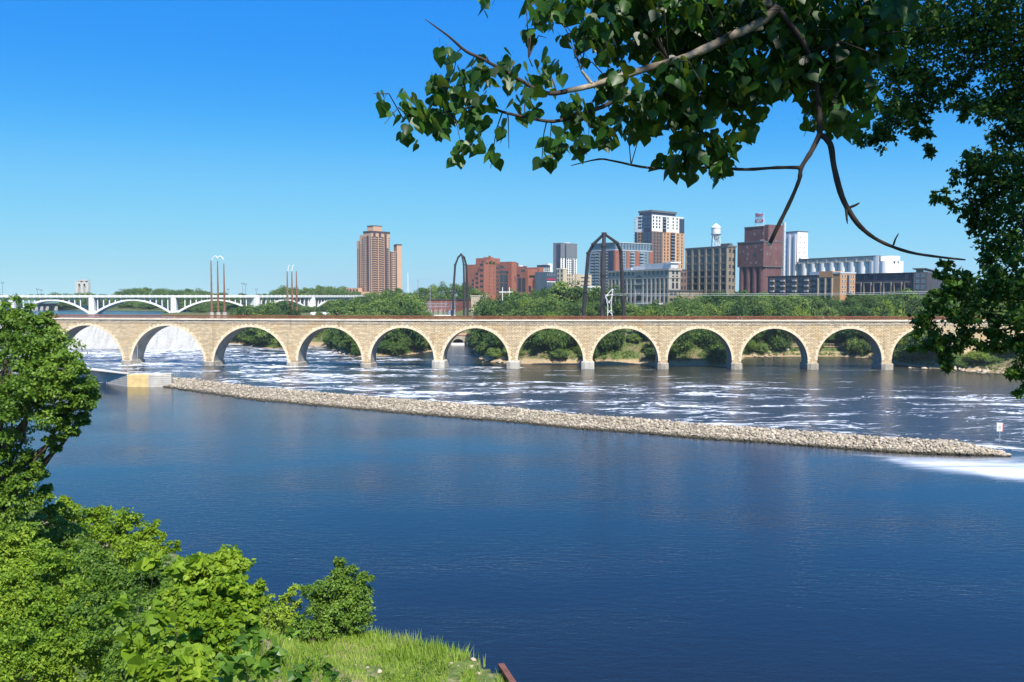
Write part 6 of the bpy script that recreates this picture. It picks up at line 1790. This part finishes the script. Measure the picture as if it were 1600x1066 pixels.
near_bush('bank_bush', 'dark green bush in the middle of the near left slope between brighter bushes', 'bush', foot(190, 21),
          [(130, 900, 30, 40, 50), (180, 920, 26, 45, 60), (240, 900, 24, 40, 50), (200, 990, 21, 60, 80), (150, 960, 23, 40, 50), (270, 960, 19, 50, 70), (230, 1050, 17, 70, 80), (290, 910, 22, 32, 36), (320, 1040, 16, 50, 60)], .095, 84, 'leaf_left', 33, crad=(.15, .30), up=.45, shell=(.35, 1.05))
near_bush('leafy_vine_shrub', 'bright yellow green large-leaved shrub at the right end of the left thicket', 'shrub', foot(330, 15.5),
          [(350, 890, 15.5, 34, 42), (310, 905, 15.5, 38, 44), (375, 925, 15, 30, 34), (340, 950, 14.5, 48, 54), (280, 950, 15, 34, 34), (395, 950, 15, 18, 12), (335, 1010, 14, 52, 50), (405, 915, 15, 7, 3), (260, 1000, 14, 34, 30), (385, 985, 14.5, 24, 18), (290, 1060, 13, 60, 50), (360, 880, 15.5, 18, 16)], .082, 60, 'leaf_bright', 34, LEAF_H, .03, up=.4, jit=.6, shell=(.3, 1.1))
near_bush('vine_leaf_shoots', 'loose shoots of large pale yellow leaves trailing over the left thicket', 'shrub', foot(250, 11.5),
          [(215, 1000, 11.5, 30, 8), (250, 960, 11.5, 24, 7), (235, 1045, 11, 34, 12), (300, 1030, 11, 26, 9), (235, 885, 12, 18, 4), (270, 895, 12, 12, 3), (300, 880, 12.5, 10, 3), (190, 950, 12, 16, 4)], .135, 9, 'leaf_bright', 35, LEAF_H, .015, up=.35, jit=.6, shell=(.3, 1.1))
near_bush('dark_leaf_sprigs', 'sparse sprigs of dark shaded leaves low over the grassy bank at bottom', 'shrub', foot(410, 9.5),
          [(395, 1000, 9.5, 22, 4), (430, 1030, 9.5, 24, 6), (385, 1050, 9.2, 30, 8), (470, 1055, 9.5, 18, 4), (515, 1052, 9.8, 16, 3), (455, 985, 10, 8, 1), (355, 1055, 9, 30, 8)], .11, 8, 'leaf_cotton', 36, LEAF_H, .010, up=.35, jit=.7, shell=(.2, 1.1))
near_bush('round_bush', 'single rounded dark green bush standing alone at the water edge', 'bush', foot(528, 70),
          [(530, 925, 70.5, 40, 60), (505, 935, 70.5, 28, 34), (558, 932, 70.5, 24, 34), (535, 892, 70.5, 20, 22), (550, 955, 70, 32, 44), (505, 965, 70, 26, 32), (530, 965, 69.5, 30, 40), (528, 878, 70.5, 9, 7), (568, 962, 70.5, 14, 12), (570, 905, 70.5, 12, 9), (484, 925, 71, 12, 9)], .24, 80, 'leaf_left', 37, up=.5, r0=.09, shell=(.35, 1.05))
near_bush('sapling', 'thin light green sapling left of the rounded bush at the water edge', 'sapling', foot(452, 73),
          [(458, 922, 73, 11, 9), (448, 935, 73, 12, 10), (440, 955, 73, 18, 18), (462, 965, 72.5, 20, 20), (425, 965, 73, 18, 16), (410, 958, 74, 12, 10), (465, 945, 73, 9, 6)], .26, 36, 'leaf_bush', 38, up=.5, r0=.05)
near_bush('bank_bush', 'mixed green bush filling the slope between the vine thicket and the sapling', 'bush', foot(415, 66),
          [(405, 935, 66, 20, 26), (425, 960, 67, 22, 30), (398, 965, 64, 26, 34), (440, 985, 68, 22, 28), (415, 992, 66, 22, 28), (385, 990, 62, 22, 26), (460, 990, 70, 14, 14)], .20, 54, 'leaf_bush', 40, up=.5, r0=.05, crad=(.2, .36))
near_bush('bank_bush', 'shaded green bush tucked under the big tree at the left edge', 'bush', foot(70, 38),
          [(60, 830, 38, 40, 50), (100, 850, 37, 34, 44), (20, 850, 38, 40, 44), (140, 880, 35, 34, 40), (70, 880, 34, 34, 40)], .14, 70, 'leaf_left', 41, up=.5, r0=.05, crad=(.18, .32))
near_bush('bank_bush', 'low dark green clump at the foot of the rounded bush', 'bush', foot(492, 68), [(490, 985, 68.5, 18, 22), (470, 978, 69, 16, 18), (512, 985, 68.5, 14, 14)], .25, 40, 'leaf_left', 39, up=.5, r0=.04)

# ------------------------------------------------------------------ ground cover on the near bank
def grass():
    rng = np.random.default_rng(51)
    n = 130000
    x = rng.uniform(-34, 2.5, n); y = rng.uniform(36, 84, n)
    d = poly_dist(x, y, NEAR)
    px, py = project(x, y, near_height(x, y))
    bare = vnoise(x, y, 3.2, 4) * .6 + vnoise(x, y, 1.1, 6) * .4
    keep = (d > .35) & (px > 250) & (py < 1120) & (bare < .70) & ~((px > 700) & (py > 1035) & (bare > .52))
    x, y, d, bare = x[keep], y[keep], d[keep], bare[keep]
    n = len(x); z = near_height(x, y)
    h = (.25 + .5 * rng.random(n) ** 2) * (.6 + .9 * vnoise(x, y, 4, 9)) * np.where((d < 3.5) & (x > -12), 1.35, .85)
    a = rng.random(n) * 6.283; w = .035 + .03 * rng.random(n)
    lean = rng.normal(size=(n, 2)) * .28 * h[:, None]
    V = np.empty((n, 3, 3))
    V[:, 0] = np.stack([x - np.cos(a) * w, y - np.sin(a) * w, z - .03], -1)
    V[:, 1] = np.stack([x + np.cos(a) * w, y + np.sin(a) * w, z - .03], -1)
    V[:, 2] = np.stack([x + lean[:, 0], y + lean[:, 1], z + h], -1)
    ti = np.clip(rng.random(n) * .6 + (vnoise(x, y, 5, 12) - .2) * .7, 0, 1)
    me = np_mesh('bank_grass', V.reshape(-1, 3), np.arange(n * 3).reshape(n, 3), 'grass_blade', ti)
    tag(link('bank_grass', me), 'long bright grass covering the near bank tip', 'grass', kind='stuff')
    # low weeds
    n = 8500
    x = rng.uniform(-45, 1, n); y = rng.uniform(20, 88, n); d = poly_dist(x, y, NEAR); px, py = project(x, y, near_height(x, y))
    keep = (d > .8) & (px < 700) & (py < 1150) & (vnoise(x, y, 3.6, 14) > .50 - .4 * (px < 470))
    P = np.stack([x, y, near_height(x, y) + .15], -1)[keep]
    V, Fc, ti = clumps_to_leaves(P, .22 + .28 * rng.random(len(P)), 16, .17, rng, LEAF_Q, .6, .5, .7, (.3, 1.1))
    tag(link('bank_weeds', np_mesh('bank_weeds', V, Fc, 'leaf_bush', ti)), 'low green weeds and undergrowth on the near bank', 'weeds', kind='stuff')
    # pale stones showing between the plants
    n = 330
    x = rng.uniform(-20, -.8, n); y = rng.uniform(54, 80, n); d = poly_dist(x, y, NEAR)
    bare = vnoise(x, y, 3.2, 4) * .6 + vnoise(x, y, 1.1, 6) * .4
    keep = (d > .4) & ((bare > .58) | ((x > -4.5) & (y < 68) & (bare > .45)))
    P = np.stack([x, y, near_height(x, y)], -1)[keep]
    V, Fc, ti = stones(P, .10 + .22 * rng.random(len(P)) ** 2, rng)
    tag(link('bank_stones', np_mesh('bank_stones', V, Fc, 'bank_stone', ti)), 'pale tan stones scattered on the near bank tip', 'stones', kind='stuff')
    # rocks on the far shore
    P = []
    for px, py, s, k in ((376, 535, 9, 26), (392, 539, 8, 20), (350, 541, 6, 10), (540, 553, 14, 40), (525, 549, 10, 24), (556, 558, 10, 20), (1180, 557, 14, 16), (1205, 557, 12, 14), (780, 566, 20, 16), (1500, 579, 30, 40), (1545, 583, 24, 30), (1440, 575, 20, 16), (560, 545, 10, 14)):
        for q in range(k):
            g = ground(px + rng.normal() * s * .5, py + rng.normal() * 1.2); P.append((g.x, g.y, max(far_h1(g.x, g.y), -.2) + .1))
    P = np.array(P); V, Fc, ti = stones(P, .5 + .9 * rng.random(len(P)) ** 2, rng)
    tag(link('shore_rocks', np_mesh('shore_rocks', V, Fc, 'bank_stone', ti)), 'pale rocks along the far waterline', 'rocks', kind='stuff')
rocks_mat('bank_stone', (0.30, 0.24, 0.17), (0.56, 0.46, 0.34), (0.40, 0.33, 0.25))
grass()

# ------------------------------------------------------------------ cottonwoods overhead and at the right
def hang_leaves(P, size, rng, templ):
    """drooping leaves on their stalks"""
    n = len(P)
    az = rng.random(n) * 6.283
    N = np.stack([np.cos(az), np.sin(az) * .9 - .25, .25 + .5 * rng.random(n)], -1)
    T = np.stack([rng.normal(size=n) * .45, rng.normal(size=n) * .35, -1.0 + .35 * rng.normal(size=n)], -1)
    return leaves(P, N, T, size * (.65 + .55 * rng.random(n)), templ, rng)

def overhead_tree():
    rng = np.random.default_rng(71); rr = random.Random(71)
    gx, gy = 6.4, 1.0
    g = min(near_h1(gx, gy), 25.5)
    o = thing('cottonwood_tree', 'cottonwood hanging into the top with large heart-shaped leaves and bare twigs', 'tree', (gx, gy, g))
    loc = (-gx, -gy, -g)
    def put(name, m, mat, label=None, smooth=True):
        q = m.build(name, mat, o, None, 0, smooth); q.location = loc
        if label: q['label'] = label
        return q
    # trunk out of the picture on the right and the limb that reaches over the view
    A = at(1290, -130, 4.6)
    fork = Vector((5.2, 2.2, 33.6))
    m = MB(); m.tube([(gx, gy, g - 1.5), (gx - .1, gy + .1, g + 2), (gx - .5, gy + .6, g + 5), fork, (4.4, 2.6, 36), (3.6, 2.6, 38.5)], [.36, .30, .25, .20, .12, .03], 12); put('trunk', m, 'bark_pale')
    ALLP = []
    def tw(pts, r, mat, name='branch', label=None, n=8):
        """pts: (px, py, distance)"""
        P = [p.copy() if isinstance(p, Vector) else at(*p) for p in pts]
        # smooth the run and roughen it a little
        Q, Rr = [], []
        for i in range(len(P) - 1):
            p0, p1, p2, p3 = P[max(i - 1, 0)], P[i], P[i + 1], P[min(i + 2, len(P) - 1)]
            for k in range(4):
                t = k / 4
                Q.append(.5 * ((2 * p1) + (p2 - p0) * t + (2 * p0 - 5 * p1 + 4 * p2 - p3) * t * t + (3 * p1 - p0 - 3 * p2 + p3) * t ** 3)); Rr.append(r[i] + (r[i + 1] - r[i]) * t)
        Q.append(P[-1]); Rr.append(r[-1])
        if r[0] < .03 or len(pts) > 7: ALLP.extend(Q)
        Rr = [a * rr.uniform(.9, 1.12) for a in Rr]
        m = MB(); m.tube(Q, Rr, n); put(name, m, mat, label); return Q
    main = tw([fork, A, (1215, 12, 4.8), (1130, 62, 4.75), (1075, 88, 4.7), (1045, 97, 4.7), (985, 115, 4.65), (920, 135, 4.6), (880, 143, 4.55)], [.07, .045, .027, .023, .021, .0195, .018, .016, .011], 'bark_pale', 'branch', 'pale barked main branch')
    tw([(885, 143, 4.55), (850, 145, 4.5), (800, 118, 4.45), (755, 93, 4.4), (728, 80, 4.4), (700, 56, 4.35), (664, 30, 4.3)], [.014, .011, .0095, .0085, .008, .005, .002], 'twig_dead', 'branch', 'long bare dark twig pointing up left')
    tw([(925, 132, 4.6), (912, 115, 4.58), (908, 110, 4.57)], [.010, .007, .004], 'bark_pale'); tw([(832, 104, 4.5), (826, 90, 4.48)], [.004, .002], 'twig_dead')
    tw([(900, 180, 4.6), (865, 190, 4.55), (820, 183, 4.5), (785, 175, 4.45), (755, 165, 4.4), (715, 172, 4.4), (660, 182, 4.35), (630, 186, 4.35)], [.010, .009, .008, .007, .006, .005, .004, .002], 'twig_dead')
    tw([(980, 120, 4.65), (955, 160, 4.6), (900, 180, 4.6)], [.014, .012, .010], 'twig_dead')
    # dead lower branches against the sky
    j = (1281, 210, 5.0)
    tw([(1215, 12, 4.8), (1262, 80, 4.95), (1278, 150, 5.0), j], [.016, .016, .016, .016], 'twig_dead')
    tw([j, (1268, 236, 5.0), (1252, 262, 5.0), (1249, 280, 5.0), (1236, 312, 5.05), (1215, 355, 5.1), (1202, 382, 5.1)], [.017, .0145, .013, .012, .0115, .011, .0115], 'twig_dead', 'branch', 'bare dark branch bending down left to a broken end')
    tw([(1202, 380, 5.1), (1200, 384, 5.1)], [.0125, .010], 'coping_stone', 'broken_end')
    tw([(1252, 262, 5.0), (1215, 262, 5.0), (1165, 265, 5.0), (1110, 262, 4.95), (1020, 263, 4.9), (960, 252, 4.85), (935, 249, 4.85), (892, 259, 4.8)], [.011, .0095, .009, .008, .007, .0055, .005, .002], 'twig_dead', 'branch', 'long bare twig running level to the left')
    tw([j, (1297, 225, 5.0), (1303, 260, 5.0), (1313, 300, 5.0), (1325, 327, 5.0), (1345, 355, 5.02), (1375, 377, 5.05), (1420, 394, 5.1), (1470, 402, 5.15), (1508, 406, 5.2)], [.016, .016, .0155, .015, .015, .0125, .0105, .009, .007, .005], 'twig_dead', 'branch', 'long bare dark branch sweeping down to the right')
    tw([(1323, 326, 5.0), (1336, 321, 4.98), (1343, 317, 4.96)], [.009, .007, .003], 'twig_dead'); tw([(1322, 326, 5.0), (1323, 340, 4.98), (1324, 350, 4.97)], [.008, .006, .002], 'twig_dead'); tw([(1396, 383, 5.06), (1399, 374, 5.04), (1404, 365, 5.02)], [.006, .005, .002], 'twig_dead')
    # leaves: bunches hung on fine twigs, placed where the photograph shows them
    B = [(1000, 40, 4.9, 75, 70), (900, 15, 4.9, 55, 34), (830, 5, 4.8, 30, 10), (760, 2, 4.8, 16, 3), (850, 30, 4.8, 20, 7), (930, 70, 4.7, 34, 22), (1080, 50, 5.0, 75, 70), (1180, 40, 5.1, 85, 84), (1280, 60, 5.2, 75, 76), (1350, 50, 5.3, 55, 46), (1400, 20, 5.3, 30, 14), (1130, 130, 5.0, 60, 50), (1050, 150, 4.9, 55, 42), (1000, 190, 4.8, 36, 24), (1080, 205, 4.85, 38, 26), (1130, 240, 4.9, 30, 18), (1075, 255, 4.85, 32, 15), (1125, 275, 4.9, 16, 6), (1045, 262, 4.85, 14, 5), (1180, 150, 5.0, 38, 20),
         (1165, 205, 4.95, 20, 8), (960, 150, 4.7, 34, 20), (900, 190, 4.6, 30, 14), (945, 215, 4.65, 26, 12), (870, 230, 4.6, 22, 8), (855, 262, 4.55, 10, 3), (905, 235, 4.6, 14, 5), (700, 150, 4.4, 34, 13), (680, 195, 4.35, 34, 15), (640, 180, 4.3, 24, 9), (740, 185, 4.4, 34, 15), (750, 125, 4.45, 28, 11), (795, 120, 4.5, 26, 8), (700, 105, 4.4, 18, 5), (600, 172, 4.3, 10, 2), (640, 222, 4.3, 14, 4), (735, 235, 4.4, 22, 6), (772, 250, 4.4, 14, 3), (715, 255, 4.4, 12, 3), (785, 215, 4.45, 10, 2), (820, 160, 4.5, 30, 10), (860, 120, 4.55, 26, 10),
         (1300, 140, 5.2, 45, 30), (1290, 185, 5.1, 26, 14), (1340, 165, 5.2, 28, 14), (1320, 210, 5.1, 24, 10), (1260, 120, 5.1, 36, 22), (1225, 125, 5.05, 30, 14), (1370, 95, 5.3, 26, 10), (830, 60, 4.7, 12, 3), (985, 5, 4.9, 50, 26), (1100, 5, 5.0, 60, 36), (1240, 0, 5.2, 70, 40)]
    P, sz = [], []
    m = MB()
    for px, py, Y, rp, n in B:
        c = at(px, py, Y); r = rp / F * Y
        k = max(1, n // 9)
        near = min(ALLP, key=lambda q: (q - c).length)
        for t in range(k):
            e = c + Vector((rr.gauss(0, .55) * r, rr.gauss(0, .30) + 0.0, rr.gauss(0, .5) * r))
            s0 = near if (near - c).length < r * 3 + .35 else c + Vector((rr.uniform(-.2, .4), 0, rr.uniform(.1, .3)))
            if (s0 - e).length > .9: s0 = e + (s0 - e).normalized() * .5 + Vector((0, 0, .12))
            mid = (s0 + e) * .5 + Vector((0, 0, .06))
            m.tube([s0, mid, e], [.0038, .0028, .0015], 4)
        for q in range(int(n * (4.6 if px > 960 and py < 160 else 3.4)) if n > 12 else int(n * 2.5) + 1):
            u = np.array([rr.gauss(0, 1), rr.gauss(0, 1), rr.gauss(0, 1)]); u /= np.linalg.norm(u); u *= rr.random() ** .5
            P.append((c.x + u[0] * r, c.y + u[1] * (.25 + r * .5), c.z + u[2] * r + .04)); sz.append(.072 * Y / 4.7)
    put('twigs', m, 'twig_dead')['kind'] = 'stuff'
    V, Fc, ti = hang_leaves(np.array(P), np.array(sz), rng, LEAF_H)
    q = link('leaves', np_mesh('leaves', V, Fc, 'leaf_cotton', ti), o); q.location = loc
    # unseen crown above the view, shaped so its shade falls on the hanging leaves
    n = 5200
    u = unit(rng, n) * (rng.random(n) ** .4)[:, None] * np.array([3.0, 3.0, 2.0]) + np.array([4.5, 1.2, 34.6])
    u = u[(u[:, 2] > 31.2 + np.maximum(0, u[:, 1]) * .34)]
    V, Fc, ti = hang_leaves(u, np.full(len(u), .20), rng, LEAF_Q)
    q = link('crown', np_mesh('crown', V, Fc, 'leaf_cotton', ti), o); q.location = loc
overhead_tree()

def right_tree():
    rng = np.random.default_rng(81); rr = random.Random(81)
    gx, gy = 12.5, 13.5
    g = near_h1(gx, gy)
    o = thing('cottonwood_tree', 'dark cottonwood with small leaves down the right edge in front of the bridge', 'tree', (gx, gy, g))
    loc = (-gx, -gy, -g)
    B = [(1440, 30, 16, 60, 69), (1500, 60, 15.5, 70, 92), (1570, 40, 15, 70, 81), (1420, 110, 16, 48, 55), (1470, 140, 16, 40, 36), (1400, 180, 16, 38, 39), (1380, 215, 16, 22, 15), (1440, 205, 16, 18, 11), (1450, 235, 16, 10, 5), (1345, 215, 16, 14, 5), (1430, 175, 16, 24, 17), (1590, 130, 15, 50, 58), (1560, 170, 15, 36, 29), (1515, 165, 15.5, 24, 13), (1505, 185, 15.5, 10, 4), (1585, 215, 14.5, 32, 29),
         (1540, 260, 14.5, 36, 25), (1590, 290, 14, 50, 47), (1510, 275, 14.5, 22, 10), (1480, 312, 14.5, 14, 5), (1462, 308, 14.5, 7, 2), (1530, 320, 14.5, 36, 27), (1520, 350, 14.5, 20, 10), (1580, 370, 14, 50, 44), (1556, 400, 14, 20.64, 9), (1600, 440, 13.5, 60, 52), (1551, 450, 13.5, 34.4, 19), (1506, 450, 13.5, 30.96, 17), (1476, 425, 13.5, 13.76, 4), (1470, 412, 13.5, 6.02, 2), (1481, 450, 13.5, 18.92, 8), (1461, 480, 13.5, 22.36, 12), (1446, 505, 13.5, 18.92, 9), (1506, 490, 13.5, 30.96, 16),
         (1461, 535, 13.5, 20.64, 11), (1431, 522, 13.5, 8.6, 3), (1421, 545, 13.5, 7.74, 2), (1486, 530, 13.5, 22.36, 11), (1476, 560, 13.5, 13.76, 6), (1480, 577, 13.5, 6.88, 2), (1506, 535, 13.5, 15.48, 6), (1536, 530, 13.5, 24.08, 11), (1566, 535, 13.5, 20.64, 9), (1551, 500, 13.5, 17.2, 6), (1590, 500, 13, 26, 15), (1600, 545, 13, 30, 22), (1590, 585, 13, 16, 8), (1589, 610, 13, 6.88, 2), (1650, 300, 14, 80, 52), (1660, 480, 13, 70, 52), (1640, 120, 15, 80, 69), (1620, 590, 13, 24, 12)]
    (V, Fc, ti), cen = blob_leaves(B, .085, rng, 34, crad=(.26, .46), up=.15, jit=.9, shell=(.1, 1.1), squash=1.0)
    m = MB()
    P1, P2, P3 = at(1720, 560, 14), at(1690, 300, 14.5), at(1640, 60, 15)
    m.tube([(gx, gy, g - 1.5), (gx - .8, gy + .3, g + 4), P1, P2, P3], [.42, .36, .26, .2, .1], 10)
    tg = [at(*p[:3]) for p in B]
    t = m.build('trunk', 'bark_pale', o, None, 0, True); t.location = loc
    lb = MB()
    for T, q in zip(tg, B):
        if q[4] < 12 or (q[1] < 260 and q[0] < 1500 and rr.random() < .7): continue
        b0 = P3 if q[1] < 160 else P2 if q[1] < 380 else P1 + (P2 - P1) * .2
        limbs(lb, b0, [T], .034 if q[4] > 20 else .022, rr, .16)
    t = lb.build('limbs', 'bark_pale', o, None, 0, True); t.location = loc
    c = link('crown', np_mesh('crown', V, Fc, 'leaf_cotton_small', ti), o); c.location = loc
    # unseen upper and rear crown, added to keep this side in shade
    n = 16000
    u = unit(rng, n) * (rng.random(n) ** .4)[:, None] * np.array([5.0, 4.6, 5.5]) + np.array([11.5, 10.0, 38.0])
    px, py = project(u[:, 0], u[:, 1], u[:, 2])
    u = u[((px > 1640) | (py < -40)) & (u[:, 1] > 3)]
    V, Fc, ti = hang_leaves(u, np.full(len(u), .24), rng, LEAF_Q)
    c = link('crown', np_mesh('crown', V, Fc, 'leaf_cotton_small', ti), o); c.location = loc
right_tree()
# ------------------------------------------------------------------ clear summer air: the far bank fades a little
def haze():
    m = bpy.data.materials.new('haze'); m.use_nodes = True
    t = m.node_tree; t.nodes.clear()
    o = t.nodes.new("ShaderNodeOutputMaterial"); v = t.nodes.new("ShaderNodeVolumePrincipled")
    v.inputs['Color'].default_value = (0.80, 0.97, 1.0, 1); v.inputs['Density'].default_value = HAZE; v.inputs['Anisotropy'].default_value = 0.2
    t.links.new(v.outputs[0], o.inputs['Volume'])
    M['haze'] = m
    b = MB(); b.box(-1000, 1400, -100, 6200, -5, 130)
    tag(b.build('haze', 'haze'), 'thin bright summer haze over the river and far bank', 'haze', kind='stuff')
HAZE = 0.00009
haze()
